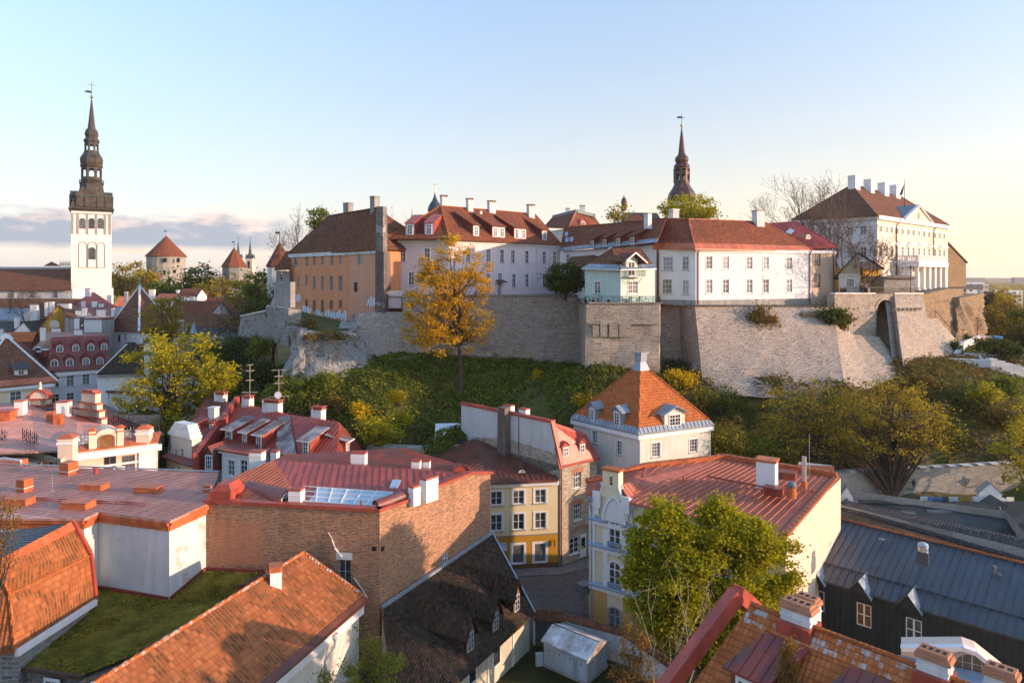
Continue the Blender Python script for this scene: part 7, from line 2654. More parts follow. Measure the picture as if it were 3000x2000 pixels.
# orange mansard roof at the left edge
r=thing('mansard_tile_house','house with bright orange mansard tile roof and red verge, left edge, facing right','house',(-37,50,0))
g0,g1=V((-35.5,46.8,14.4)),V((-35.2,54.6,14.4))
b0,b1=P(28,1739,48.0),V((-33.8,54.6,11.75))
e0,e1=P(44,1902,46.8),V((-33.4,54.6,8.3))
roof(r,[[b0,b1,g1,g0],[e0,e1,b1,b0],[V((-41,46.5,11.75)),b0,g0,V((-38,47,14.4))],[V((-41,45.6,8.3)),e0,b0,V((-41,46.5,11.75))]],'tiles_mottled',.25,ridges=[(g0,b0),(b0,e0),(b0,b1)],ridge_mat='tiles_orange',rr=.12)
_m=MB()
_m.slab([g0.lerp(b0,.22)+V((0,0,.12)),g1.lerp(b1,.22)+V((0,0,.12)),g1+V((0,0,.1)),g0+V((0,0,.1))],.12)
_m.seams([g0.lerp(b0,.22)+V((0,0,.12)),g1.lerp(b1,.22)+V((0,0,.12)),g1+V((0,0,.1)),g0+V((0,0,.1))],.9,.05,.08)
_m.build('ridge_sheet','orange_sheet',r)
roof(r,[[g0,g1,V((-44,54.6,13.2)),V((-44,46.8,13.2))]],'black_sheet',.2,seam=.6,name='flat_roof')
_m=MB()
for a,b in((g1,b1),(b1,e1)):
 _m.beam(a+V((0,.1,.1)),b+V((0,.1,.1)),.35,.3)
_m.build('verge','red_sheet',r)
_m=MB()
_m.prism([(-44,46.4),(-33.9,46.9),(-33.7,54.4),(-44,54.4)],0,8.2)
_m.build('wall','grey_stone',r)
_m=MB()
_m.beam(e0+V((.1,0,-.25)),e1+V((.1,0,-.25)),.3,.45)
_m.build('eave_board','white_wall',r)
# mossy roof
moss=[P(267,1741,57.4),P(289,1722,58.4),P(496,1755,56.6),P(603,1668,60.3),P(780,1676,59),V((-18.4,57.5,7.6)),P(242,1978,46.4),P(20,1944,47.6)]
mo=thing('moss_roof_house','low house with roof covered in thick green moss, between white block and big tile roof','house',(-28,52,0))
_m=MB()
_m.poly(moss)
top=_m.build('roof','moss_roof',mo)
_m=MB()
_m.prism([(-34.9,47.9),(-28.9,46.7),(-20.5,57.0),(-27.2,60),(-28.6,56.4),(-35,57.9)],0,6.6)
_m.build('wall','grey_stone',mo)
_m=MB()
for a,b in((moss[0],moss[1]),(moss[1],moss[2]),(moss[2],moss[3]),(moss[3],moss[4])):
 _m.beam(a+V((0,-.05,.1)),b+V((0,-.05,.1)),.16,.3)
_m.build('flashing','red_old',mo)
_m=MB()
_m.beam(moss[6]+V((0,-.1,-.1)),moss[7]+V((0,-.1,-.1)),.2,.3)
_m.build('eave_board','brown_dark',mo)
w_=Wall(XY(80,47.3),XY(250,46.3),0,6.5)
window(mo,w_,w_.hit(153)[0],zat(2040,46.8),zat(1992,46.8),1.1,nx=2,ny=2,casing=.12,cut=False,sill=None)
rng=np.random.default_rng(5)
mp=[]
for tri in((0,1,2),(0,2,7),(2,3,4),(2,4,5),(2,5,6),(2,6,7)):
 a,b,c=[np.array(moss[i])for i in tri]
 ar=np.linalg.norm(np.cross(b-a,c-a))/2
 n=int(ar*95)
 u=rng.random((n,2))
 u[u.sum(1)>1]=1-u[u.sum(1)>1]
 mp.append(a+(b-a)*u[:,:1]+(c-a)*u[:,1:])
mp=np.concatenate(mp)
dens=np.array([mnoise.noise(V((p[0]*.45,p[1]*.45,1.7)))for p in mp])
mp=mp[dens>-.08]
mp[:,2]+=.03
o=cards_object('moss',leaf_cards(mp,.085,rng,up=1.2),'leaf_moss',mo)
o['kind']='stuff'
# big mottled orange gable roof
R0,R1=V((-26.6,30.5,10.9)),V((-17.55,57.4,10.9))
E0,E1=V((-18.3,38.6,7.0)),P(1077,1752,57.0)
E0=E1+(R0-R1)*1.0
r=thing('big_tile_roof_house','long house with big weathered orange tile roof, white cornice and small chimney, front left','house',(-18,45,0))
L0,L1=R0+V((-6.2,2.1,-4.2)),R1+V((-6.2,2.1,-4.2))
RF=roof(r,[[E0,E1,R1,R0],[R0,R1,L1,L0]],'tiles_mottled',.22,ridges=[(R0,R1),(E1,R1)],ridge_mat='tiles_lichen',rr=.15)
wl=Wall((E0+V((-.75,.1,0))).xy,(E1+V((-.75,.1,0))).xy,0,6.9)
_m=MB()
wl.shell(_m)
_m.poly([wl.p(0,0,-9),wl.p(0,0),wl.p(0,6.9),wl.p(0,6.9,-9)])
_m.poly([wl.p(wl.L,0),wl.p(wl.L,0,-9),wl.p(wl.L,6.9,-9),wl.p(wl.L,6.9)])
_m.poly([wl.p(0,6.9,-9),wl.p(0,0,-9),wl.p(wl.L,0,-9),wl.p(wl.L,6.9,-9)][::-1])
_m.build('wall','cream_wall',r)
band(r,wl,6.0,6.85,.5,'white_wall','cornice')
_m=MB()
_m.slab([E0+V((.2,0,0)),E1+V((.2,0,0)),E1.lerp(R1,.06)+V((0,0,.06)),E0.lerp(R0,.06)+V((0,0,.06))],.1)
_m.beam(E0+V((.25,0,-.02)),E1+V((.25,0,-.02)),.14,.14)
_m.build('eave_sheet','brown_sheet',r)
chimney(RF,808,1653,1716,52.9,1.0,.85,-1.2,'white_wall','orange_sheet',stub=True,capx=1.2,caph=.4,down=1.0)
_m=MB()
u,d=wl.hit(962)
_m.lathe(wl.p(u,0,.62),[(.12,6.0),(.22,6.3),(.24,6.55)],10)
_m.tube([wl.p(u,6.1,.62),wl.p(u,5.5,.55),wl.p(u-.5,4.6,.15),wl.p(u-.5,0,.12)],.1,8)
_m.build('downpipe','pipe_white',r)
for px,py,d,lab in((470,1868,48.8,'small dark tile valley roof running into the moss, middle one'),(262,1990,43.3,'small dark tile valley roof at the lower end of the moss'),(742,1690,57.2,'small dark tile valley roof at the upper end of the moss')):
 c=P(px,py,d)
 _m=MB()
 ax=(R1-R0).normalized()
 s=V((-.75,.25,-.42))
 a=c+ax*-1.1+s*.9
 b=c+ax*1.1+s*.9
 k=V((1.6,-.5,.55))
 _m.slab([a,b+k*.2,b+k*1.25,a+k*1.25],.5)
 _m.build('valley_roof','tiles_brown',r)
# dark tile roof with three dormers
T0,T1=P(1119,1782,57.6),P(1442,1563,69.2)
S0,S1=P(1330,2006,51.2),P(1566,1795,61.9)
r=thing('dark_tile_house','cream house with very dark mossy tile roof and three steep dormers, front centre','house',(-4,58,0))
T0b=T0
RF=roof(r,[[S0,S1,T1,T0],[P(1150,2030,51.5),S0,T0]],'tiles_black',.2,ridges=[(T0,P(1150,2000,52.5))],ridge_mat='tiles_brown',rr=.1)
_m=MB()
_m.beam(T0+V((0,0,.12)),T1+V((0,0,.12)),.28,.22)
_m.build('flashing','zinc',r)
_m=MB()
_m.beam(T1+V((.05,0,.08)),S1+V((.05,0,.08)),.12,.14)
_m.build('verge','zinc',r)
wl=Wall(S0.xy+V((-.45,.35)),S1.xy+V((-.45,.35)),0,S1.z+.1)
wz=Wall(wl.A,wl.B,0,3.6)
for px,t,b in((1384,1940,1998),(1455,1878,1946)):
 pwin(r,wz,px,t,b,1.0,casing=.1,nx=3,ny=4,frame='iron',trim='white_wall',sill=None)
_m=MB()
wz.shell(_m)
_m.poly([v3(wl.B,0),v3(T1.xy,0),v3(T1.xy,7.5),v3(wl.B,3.6)])
_m.poly([v3(wl.A,0),v3(wl.A,3.6),v3(T0.xy,5.6),v3(T0.xy,0)])
_m.build('wall','court_wall',r)
for px in(1428,1502):
 u,d=wz.hit(px)
 _m=MB()
 wz.wbox(_m,u-.07,u+.07,0,3.5,0,.08)
 _m.build('pilaster','white_shabby',r)
for px,t,b in((1378,1853,1902),(1452,1797,1842),(1514,1742,1786)):
 dormer(r,Wall(wl.A,wl.B,0,10),1.9,px,t,b,.75,'tiles_black','tiles_black',5.6,.0,nx=2,ny=3,wall_mat='wood_red',gable=1.15,over=.3,hw=.12,frame='grey_frame',plane=(S0,S1,T1))
# courtyard
a,b,c=XY(1593,59.7),XY(1719,56.9),XY(1778,59.6)
hs=House('transformer_kiosk','pale blue-grey metal transformer kiosk with peeling white roof, in the courtyard',[a,b,c],3,.05,2.25,'kiosk',back=[a+(c-b)])
R=hs.root
hs.finish(['kiosk_paint','kiosk_paint'])
wa,wb=hs.walls
d_=a+(c-b)
za=2.25
m1,m2=(a+d_)/2,(b+c)/2
def ov(p,q,k=.1):
 return p+(p-q)*k
A_,B_,C_,D_=[v3(ov(p,(a+c)/2),za)for p in(a,b,c,d_)]
M1,M2=v3(ov(m1,(a+c)/2),za+.75),v3(ov(m2,(a+c)/2),za+.75)
roof(R,[[A_,B_,M2,M1],[M2,M1,D_,C_],[B_,C_,M2]],'rust_white',.08,ridges=[(M1,M2)],ridge_mat='soot',rr=.04)
for w_,n in((wa,4),(wb,2)):
 for k in range(n):
  _m=MB()
  u0,u1=w_.L*k/n+.04,w_.L*(k+1)/n-.04
  w_.wbox(_m,u0,u1,.25,2.1,0,.03)
  for j in range(12):
   if j<5 or(k+j)%3==0:
    w_.wbox(_m,u0+.1,u1-.1,.32+j*.07,.35+j*.07,.03,.05)
  ob=_m.build('door','kiosk_paint',R)
  _m=MB()
  um=(u0+u1)/2
  w_.wbox(_m,um-.06,um+.06,1.5,1.72,.03,.04)
  _m.cur=1
  w_.wbox(_m,um-.03,um+.03,1.56,1.64,.04,.045)
  _m.build('warning_plate',['gold_gable','soot'],ob)
_m=MB()
_m.prism([(p.x,p.y)for p in(ov(a,c,.02),ov(b,d_,.02),ov(c,a,.02),ov(d_,b,.02))],.03,.28)
_m.build('plinth','grey_plaster',R)
_c=XY(1580,59.8)
_m=MB()
_m.box((_c.x,_c.y,.03),.6,.35,1.0,.3)
_m.box((_c.x,_c.y,1.03),.66,.42,.08,.3)
tag(_m.build('cable_cabinet','kiosk_paint'),'small grey cable cabinet left of the transformer kiosk','cabinet')
y0,y1,y2,y3=XY(1568,63.3),XY(1644,63.0),XY(1831,60.0),XY(1985,54.5)
r=thing('yard_gate','dark grey double yard gate under a small tile coping, beside the dark tile roof','gate',(y0.x,y0.y,0))
w_=Wall(y0,y1,.03,2.4)
for k in range(2):
 _m=MB()
 w_.wbox(_m,w_.L*k/2+.03,w_.L*(k+1)/2-.03,.1,2.35,-.1,0)
 for j in range(6):
  u=w_.L*k/2+.1+j*w_.L/12.5
  w_.wbox(_m,u,u+.03,.1,2.35,0,.02)
 _m.build('gate_leaf','gate_grey',r)
_m=MB()
w_.wbox(_m,-.2,0,0,2.9,-.15,.1)
_m.build('post','white_shabby',r)
_m=MB()
_m.slab([w_.p(-.1,2.5,.5),w_.p(w_.L+.1,2.5,.5),w_.p(w_.L+.1,2.95,-.1),w_.p(-.1,2.95,-.1)],.1)
for k in range(10):
 u=w_.L*k/9
 _m.tube([w_.p(u,2.56,.55),w_.p(u,3.0,-.1)],.09,6)
_m.build('coping','tiles_brown',r)
r=thing('courtyard_wall','white plastered courtyard wall with dark brown tile coping, behind the kiosk','wall',(y2.x,y2.y,0))
_m=MB()
_cp=MB()
for p,q in((y1,y2),(y2,y3)):
 w_=Wall(p,q,0,2.6)
 w_.wbox(_m,0,w_.L,0,2.6,-.4,0)
 for s in(1,-1):
  e=[w_.p(0,2.62,.25 if s>0 else-.75),w_.p(w_.L,2.62,.25 if s>0 else-.75),w_.p(w_.L,3.0,-.22),w_.p(0,3.0,-.22)]
  _cp.slab(e if s>0 else e[::-1],.1)
w_=Wall(y0,y1,0,2.6)
e=[w_.p(-.3,3.1,-.3),w_.p(w_.L,2.95,-.3),w_.p(w_.L,2.7,-1.1),w_.p(-.3,2.8,-1.1)]
_cp.slab(e,.1)
_m.build('wall','white_shabby',r)
_cp.build('coping','tiles_brown',r)
# yellow house
hs=House('yellow_house','pale yellow three-storey house with ochre shop floor and rusty brown sheet roof',[V((-6.5,78.3)),XY(1634,80.1)],11,.1,10.2)
R=hs.root
w_=hs.walls[0]
kw=dict(nx=2,ny=2,casing=.2,trim='white_wall',sill='grey_frame',depth=.18)
rowwin(R,w_,(1390,1454,1519,1583),(1519,1436,1476),1.33,**kw)
rowwin(R,w_,(1390,1454,1519,1583),(1519,1504,1551),1.33,**kw)
for px in(1518,1582):
 u,d=w_.hit(px)
 window(R,w_,u,.75,2.95,1.4,nx=1,ny=1,casing=.24,trim='white_wall',sill=None,name='shop_window')
for u_ in(w_.hit(1460)[0],):
 w_.holes.append((u_-.55,u_+.55,.12,2.5))
 _m=MB()
 w_.wbox(_m,u_-.55,u_+.55,.12,2.5,-.14,-.08)
 _m.build('door','white_paint',R)
 _m=MB()
 _m.hexa([w_.p(u_-.8,2.65,.9),w_.p(u_+.9,2.65,.9),w_.p(u_+.9,3.0,0),w_.p(u_-.8,3.0,0),w_.p(u_-.8,2.72,.9),w_.p(u_+.9,2.72,.9),w_.p(u_+.9,3.3,0),w_.p(u_-.8,3.3,0)])
 _m.build('door_canopy','zinc',R)
hs.finish(['yellow_wall'])
z1=3.95
_m=MB()
hh=sorted([(h[0],h[1])for h in w_.holes if h[2]<2])
e=0
for a,b in hh:
 w_.wbox(_m,e,a-.01,.65,z1,0,.03)
 e=b+.01
w_.wbox(_m,e,w_.L,.65,z1,0,.03)
for h in w_.holes:
 if h[2]<2:
  w_.wbox(_m,h[0]-.01,h[1]+.01,h[3]+.01,z1,0,.03)
_m.build('shop_front','ochre_wall',R)
_m=MB()
w_.wbox(_m,w_.hit(1470)[0],w_.L,.1,.66,0,.06)
_m.build('plinth','plinth_brown',R)
band(R,w_,z1,z1+.12,.1,'grey_trim','string_course')
band(R,w_,9.75,10.2,.35,'white_wall','cornice',ext=.1)
A,B,C,D,E=P(1430,1415,78.0),P(1634,1407,79.6),P(1622,1362,82.6),P(1551,1322,87),P(1384,1285,90.5)
RF=roof(R,[[A,B,C,D,E]],'brown_sheet',.18,seam=.7,h=.07)
roof(R,[[V((-8,77.8,10.2)),A,E,P(1268,1348,87)]],'brown_sheet',.18,seam=.7,h=.07)
barrel(R,P(1529,1386,80.6),P(1526,1360,84),.55,'brown_sheet',sq=.6)
barrel(R,P(1346,1342,86.3),P(1352,1325,89),.45,'brown_sheet',sq=.6)
_m=MB()
u,d=w_.hit(1622)
_m.beam(w_.p(u,3.3,0),w_.p(u,3.3,.55),.05,.06)
w_.wbox(_m,u-.03,u+.03,2.6,3.25,.15,.5)
_m.build('hanging_sign','iron',R)
_m=MB()
u,d=w_.hit(1518)
_m.lathe(w_.p(u,0,-.5),[(.02,2.0),(.25,2.05),(.03,2.2),(.18,2.3),(.02,2.45)],8)
# stone house
FL,FR=V((5.62,80.15)),V((10.5,84.2))
BLk=V((-6.9,92.9))
hs=House('stone_house','narrow rubble stone house with red sheet mansard roof and white-topped party wall',[BLk,FL,FR],17,.1,11.9,back=[FR+(BLk-FL)])
R=hs.root
wa,wb=hs.walls
pwin(R,wb,1692,1381,1429,1.25,nx=3,ny=3,casing=0,sill='white_paint',depth=.25)
pwin(R,wb,1692,1473,1522,1.25,nx=3,ny=3,casing=0,sill='white_paint',depth=.25)
u,d=wb.hit(1682)
window(R,wb,u,1.0,2.9,1.6,nx=2,ny=3,casing=0,sill='white_paint',depth=.15,name='shop_window')
u,d=wb.hit(1710)
wb.holes.append((u-.55,u+.5,.15,3.0))
_m=MB()
wb.wbox(_m,u-.55,u+.5,.15,3.0,-.12,-.06)
ob=_m.build('door','white_paint',R)
_m=MB()
wb.wbox(_m,u-.35,u+.3,1.2,2.5,-.06,-.05)
_m.build('pane','glass',ob)
_m=MB()
wb.wbox(_m,u-.3,u+.02,1.15,1.5,-.05,-.03)
_m.build('notice','lime_sign',ob)
hs.finish(['rubble','rubble'])
for px,t in((1692,1376),(1692,1468),(1700,1543)):
 u,d=wb.hit(px)
 _m=MB()
 z=zat(t,d)
 k=1.0 if t<1500 else 1.7
 for j in range(9):
  x=(j/8-.5)*2*k
  wb.wbox(_m,u+x*.85-.1,u+x*.85+.1,z-.28-x*x*.12,z+.28-x*x*.12,0,.05)
 _m.build('brick_arch','brick_red',R)
ZT=16.7
pw=Wall(wa.A,wa.B,11.9,ZT)
_m=MB()
uw=pw.L-.4
zl=lambda u:13.6-1.1*(u/pw.L)**2
_m.poly([pw.p(0,5),pw.p(pw.L,11.5),pw.p(pw.L,11.95),pw.p(pw.L-1.4,ZT),pw.p(0,ZT)])
_m.poly([pw.p(pw.L,11.5,-.5),pw.p(0,5,-.5),pw.p(0,ZT,-.5),pw.p(pw.L-1.4,ZT,-.5),pw.p(pw.L,11.95,-.5)])
_m.build('party_wall','rubble',R)
_m=MB()
_m.mesh([pw.p(0,12.3,.02),pw.p(pw.L*.5,13.6,.02),pw.p(pw.L-.55,13.2,.02),pw.p(pw.L-1.4,ZT,.02),pw.p(0,ZT,.02)],[(0,1,2,3,4)])
_m.mesh([pw.p(0,9.5,.025),pw.p(2.1,10.2,.025),pw.p(2.1,12.9,.025),pw.p(0,12.5,.025)],[(0,1,2,3)])
_m.build('whitewash','white_brick',R)
_m=MB()
pw.wbox(_m,-.2,pw.L-1.3,ZT,ZT+.3,-.7,.15)
_m.beam(pw.p(pw.L-1.4,ZT+.15,-.2),pw.p(pw.L+.15,11.9,-.2),.6,.25)
_m.build('coping','red_sheet',R)
q0,q1=pw.p(pw.L-1.4,ZT,-.3),P(1716,1272,85.5)
s0,s1=v3(FL,11.8)+V((-.1,-.4,0)),v3(FR,11.8)+V((.3,-.3,0))
RF=roof(R,[[s0,s1,q1,q0],[q0,q1,v3(FR+(BLk-FL),14.6),pw.p(0,ZT,-.3)],[s1,v3(FR+(BLk-FL),11.8),v3(FR+(BLk-FL),14.6),q1]],'red_sheet',.2,seam=.62,h=.07)
for px,t,b in((1657,1311,1345),(1706,1302,1334)):
 dormer(R,wb,.55,px,t,b,.68,'red_sheet','red_sheet',1.8,.3,nx=2,ny=3,over=.14,hw=.2,gable=.45,wall_mat='red_sheet',plane=(s0,s1,q1))
for a,t,b,d,w in((1491,1185,1212,88.5,1.3),(1535,1195,1220,86,1.3)):
 chimney(RF,a,t,b,d,w,.8,-.75,'white_wall','red_sheet',capx=1.05,stub=True)
_c=XY(1476,86.2)
_m=MB()
_m.box((_c.x,_c.y,11.2),1.35,1.0,6.4,-.82,.97,.97)
_m.build('party_chimney','soot_plaster',R)
_m=MB()
u,_=pw.hit(1521)
_m.tube([pw.p(u,12.2,.12),pw.p(u,ZT+2.6,.12)],.04,5)
_m.build('aerial_pole','iron',R)
_m=MB()
_m.tube([wb.p(.12,11.7,.15),wb.p(.12,.2,.15)],.08)
_m.build('downpipe','pipe_brown',R)
hs=House('tar_paper_shed','small black tar-paper shed roof with stub chimney, left of the stone house',[XY(1290,93),XY(1360,91)],4,8,zat(1302,92),'shed')
hs.finish(['soot'])
RF=roof(hs.root,[[P(1298,1296,92),P(1358,1297,90),P(1356,1252,95),P(1325,1254,96)]],'charcoal_sheet',.15)
chimney(RF,1334,1246,1266,93.5,.4,.4,0,'soot','soot',stub=True)
_m=MB()
_m.slab([P(1272,1296,94),P(1300,1296,93.4),P(1330,1250,96.5),P(1360,1246,96),P(1358,1238,98),P(1276,1240,98)],.3)
tag(_m.build('tarpaulin','tarp'),'crumpled white tarpaulin over rubble beside the black shed roof','tarpaulin')
rampart('retaining_wall','low mossy stone retaining wall above the red dormer house',[P(1075,1305,92),P(1230,1313,90),P(1345,1302,90)],[P(1075,1420,92),P(1230,1420,90),P(1345,1420,90)],'lime_wall',.12,seed=51)
# white house with pyramid roof
ZE=15.3
C,Lp,Rp=Pz(1871,1270,ZE),Pz(1670,1224,ZE),Pz(2093,1243,ZE)
def inset(p,k=.45):
 c0=V((16.8,89.5,ZE))
 return p+(c0-p).normalized()*k
cw,lw,rw=inset(C),inset(Lp),inset(Rp)
bk_=lw+rw-cw
hs=House('pyramid_roof_house','white tower-like house with bright orange pyramid tile roof and lead-clad dormers',[lw.xy,cw.xy,rw.xy],11,1,ZE-.2,back=[bk_.xy])
R=hs.root
wa,wb=hs.walls
kw=dict(nx=2,ny=4,casing=.12,trim='white_wall',sill='grey_frame',depth=.2)
pwin(R,wa,1742,1262,1297,.85,**kw)
pwin(R,wa,1814,1291,1332,.85,**kw)
kw['nx']=3
pwin(R,wb,1922,1296,1338,1.25,**kw)
pwin(R,wb,2032,1285,1324,1.25,**kw)
hs.finish(['cream_wall','cream_wall'])
BKp=Lp+Rp-C
cen=(Lp+Rp)/2
zt=zat(1079,89.5)
hw=1.0
tp=[V((cen.x,cen.y,zt))+(p-cen).normalized()*hw for p in(Lp,C,Rp,BKp)]
tp=[V((p.x,p.y,zt))for p in tp]
cor=[Lp,C,Rp,BKp]
k=.075
low=[c.lerp(t,k)+V((0,0,.05))for c,t in zip(cor,tp)]
RF=roof(R,[[low[i],low[(i+1)%4],tp[(i+1)%4],tp[i]]for i in range(4)],'tiles_orange',.2,ridges=[(low[i],tp[i])for i in range(4)],ridge_mat='tiles_orange',rr=.13)
_m=MB()
for i in range(4):
 q=[cor[i],cor[(i+1)%4],low[(i+1)%4]+V((0,0,.06)),low[i]+V((0,0,.06))]
 _m.slab(q,.18)
 _m.seams(q,.6,.04,.09)
_m.build('eave_sheet','grey_sheet',R)
for w_ in hs.walls:
 band(R,w_,ZE-.75,ZE-.25,.3,'white_wall','cornice',ext=.25)
_m=MB()
ang=math.atan2((C-Lp).y,(C-Lp).x)
_m.mesh([t+V((0,0,-.1))+(t-V((cen.x,cen.y,zt)))*.25 for t in tp]+[V((cen.x,cen.y,zt+1.15))+(t-V((cen.x,cen.y,zt)))*.62 for t in tp],[(0,1,5,4),(1,2,6,5),(2,3,7,6),(3,0,4,7),(4,5,6,7)])
_m.box((cen.x,cen.y,zt+1.1),1.15,1.15,.95,ang)
_m.box((cen.x,cen.y,zt+2.05),1.45,1.45,.18,ang)
_m.build('ridge_cap','grey_sheet',R)
_m=MB()
_m.tube([(cen.x-.6,cen.y,zt+1.5),(cen.x-.6,cen.y,zt+3.7)],.03,5)
_m.build('lightning_rod','iron',R)
for w_,px,t,b,w,nx in((wa,1735,1197,1229,.7,2),(wa,1808,1208,1245,.75,2)):
 dormer(R,w_,.75,px,t,b,w,'grey_sheet','grey_sheet',2.6,.0,nx=nx,ny=4,over=.3,hw=.45,gable=.55,wall_mat='grey_sheet',seam=.5,plane=(Lp,C,tp[0]))
dormer(R,wb,-.02,1977,1213,1246,1.75,'grey_sheet','cream_wall',2.6,0,nx=4,ny=3,over=.5,hw=.35,gable=.75,wall_mat='cream_wall',seam=.5)
_m=MB()
_m.tube([wb.p(.15,ZE-.3,.3),wb.p(.1,ZE-1,.1),wb.p(.1,2,.1)],.07)
_m.build('downpipe','pipe_white',R)
# neo-gothic house with big red roof
A,B=V((7.65,67)),V((22.6,56.4))
BK,BL2=V((32.5,67.5)),V((14.2,72.4))
ZG=12.8
hs=House('gothic_gable_house','pale yellow house with pointed gothic gable and wide red sheet roof',[A,B,BK],15,.1,ZG,back=[V((23.2,74)),BL2,V((7.9,70.2))])
R=hs.root
wa,wb=hs.walls
for t,b in((1528,1592),(1645,1713),(1779,1847)):
 pwin(R,wa,1802,t,b,1.2,nx=2,ny=3,casing=.16,trim='white_wall',arch='seg',frame='white_paint' if t<1700 else 'grey_frame',sill=None,bar=.07)
for px in(1900,1970,2050,2130,2210):
 for t,b in((1545,1610),(1680,1750)):
  u,d=wa.hit(px)
  window(R,wa,u,(8.6 if t<1600 else 4.6),(10.6 if t<1600 else 6.7),1.2,nx=2,ny=3,casing=.16,trim='white_wall',sill='blue_metal')
hs.finish(['pale_yellow','peach_wall'],extra=lambda m:(setattr(m,'cur',1),m.poly([wb.p(0,ZG),wb.p(wb.L,ZG),wb.p(wb.L,14.15)]),m.poly([wb.p(wb.L,ZG),v3(V((23.2,74)),ZG),v3(V((23.2,74)),14.3),wb.p(wb.L,14.15)])))
u0,u1=wa.hit(1742)[0],wa.hit(1848)[0]
um=(u0+u1)/2
_m=MB()
wa.wbox(_m,.02,wa.L,.1,3.9,0,.05)
for w_h in[]:
 pass
_m2=MB()
uw=wa.hit(1802)[0]
_m=MB()
for a,b in((.0,uw-.85),(uw+.85,wa.L)):
 wa.wbox(_m,a,b,.1,3.9,0,.05)
_m.build('ground_floor','ochre_base',R)
_m=MB()
for z in(4.0,7.85,10.35):
 e=wa.L if z<10 else u1
 for a,b in((-.05,uw-.75),(uw+.75,e)):
  if z<8 and a<0:
   a,b=-.05,e
  _m.hexa([wa.p(a,z,.3),wa.p(b,z,.3),wa.p(b,z,0),wa.p(a,z,0),wa.p(a,z+.12,.3),wa.p(b,z+.12,.3),wa.p(b,z+.38,0),wa.p(a,z+.38,0)])
  if z<8:
   break
for z0 in(4.55,8.45):
 wa.wbox(_m,uw-.7,uw+.7,z0-.1,z0+.2,.05,.3)
_m.build('string_course','blue_metal',R)
_m=MB()
for z in(3.6,7.45,9.95):
 wa.wbox(_m,-.02,wa.L if z<9 else u1,z,z+.4,0,.18)
for u in(.35,uw-1.0,uw+1.0):
 wa.wbox(_m,u-.25,u+.25,4.2,ZG-(.5 if u<.4 else 3.2),0,.12)
_m.build('stucco','white_wall',R)
_m=MB()
gz_=[(u0,ZG),(u0,ZG+.25),(u0+.75,ZG+.35),(um-1.0,ZG+1.05),(um-.95,ZG+1.3),(um+.75,ZG+1.3),(um+.8,ZG+.95),(u1-.9,ZG+.2),(u1,ZG+.2),(u1,ZG)]
_m.mesh([wa.p(u,z,.15)for u,z in gz_]+[wa.p(u,z,-.35)for u,z in gz_],[tuple(range(10)),tuple(range(19,9,-1))]+[(i,i+10,(i+1)%10+10,(i+1)%10)for i in range(10)])
_m.build('gable','pale_yellow',R)
for rg,u in(((1,2,3),u0+.35),((5,6,7),u1-.45)):
 _m=MB()
 for i in rg:
  _m.beam(wa.p(*gz_[i],-.1),wa.p(*gz_[i+1],-.1),.65,.14)
 wa.wbox(_m,u-.42,u+.42,ZG-1.1,ZG+.45,.1,.32)
 wa.wbox(_m,u-.22,u+.22,ZG-1.8,ZG-1.1,.1,.25)
 _m.build('gable_coping','white_wall',R)
_m=MB()
wa.wbox(_m,um-.95,um-.22,ZG+.95,ZG+2.6,-.75,.2)
wa.wbox(_m,um+.12,um+.75,ZG+.95,ZG+2.6,-.75,.2)
wa.wbox(_m,um-.22,um+.12,ZG+.95,ZG+1.3,-.75,.2)
wa.wbox(_m,um-.22,um+.12,ZG+2.1,ZG+2.6,-.75,.2)
wa.wbox(_m,um-.22,um+.12,ZG+1.3,ZG+2.1,-.75,-.3)
_m.cur=1
wa.wbox(_m,um-1.05,um+.85,ZG+2.6,ZG+2.82,-.85,.3)
_m.build('bellcote',['pale_yellow','orange_sheet'],R)
_m=MB()
n=8
arc=[]
for s in(-1,1):
 pts=[(uw+s*1.15,10.6),(uw+s*1.12,11.2),(uw+s*.95,11.9),(uw+s*.6,12.6),(uw,13.1)]
 arc.append(pts)
 for p,q in zip(pts,pts[1:]):
  _m.beam(wa.p(*p,.2),wa.p(*q,.2),.22,.3,up=(wa.n.x,wa.n.y,.01))
pts=arc[0]+arc[1][::-1][1:]
_m.mesh([wa.p(u,z,.17)for u,z in pts],[tuple(range(len(pts)))])
_m.build('pointed_niche','white_wall',R)
F0,F1=wa.p(-.3,ZG,.45),wa.p(wa.L+.1,ZG,.45)
G0=wa.p(u1,ZG+.05,.3)
B1,B0=v3(BK,14.2)+V((-.3,.2,0)),V((23.2,73.9,14.4))
PL,PK=V((14.2,72.3,13.9)),V((7.6,69.9,12.9))
H=P(1885,1400,68.5)
RF=roof(R,[[G0,F1,B1,B0],[G0,B0,PL,H]],'red_roof',.2)
_m=MB()
for k in range(1,20):
 _m.beam(G0.lerp(F1,k/20)+V((0,0,.05)),B0.lerp(B1,k/20)+V((0,0,.05)),.05,.11)
for k in range(7):
 _m.beam(G0.lerp(H,k/6)+V((0,0,.04)),B0.lerp(PL,k/6)+V((0,0,.04)),.06,.14)
_m.build('roof_seam','red_roof',RF)
roof(R,[[G0,H,wa.p(um+.8,ZG+1.3,-.3)],[wa.p(um-.8,ZG+1.3,-.3),wa.p(um+.8,ZG+1.3,-.3),H,PL,PK],[F0,wa.p(u0+.2,ZG,.2),wa.p(um-.8,ZG+1.3,-.3),PK]],'red_roof',.15,seam=.6,name='gable_roof')
_m=MB()
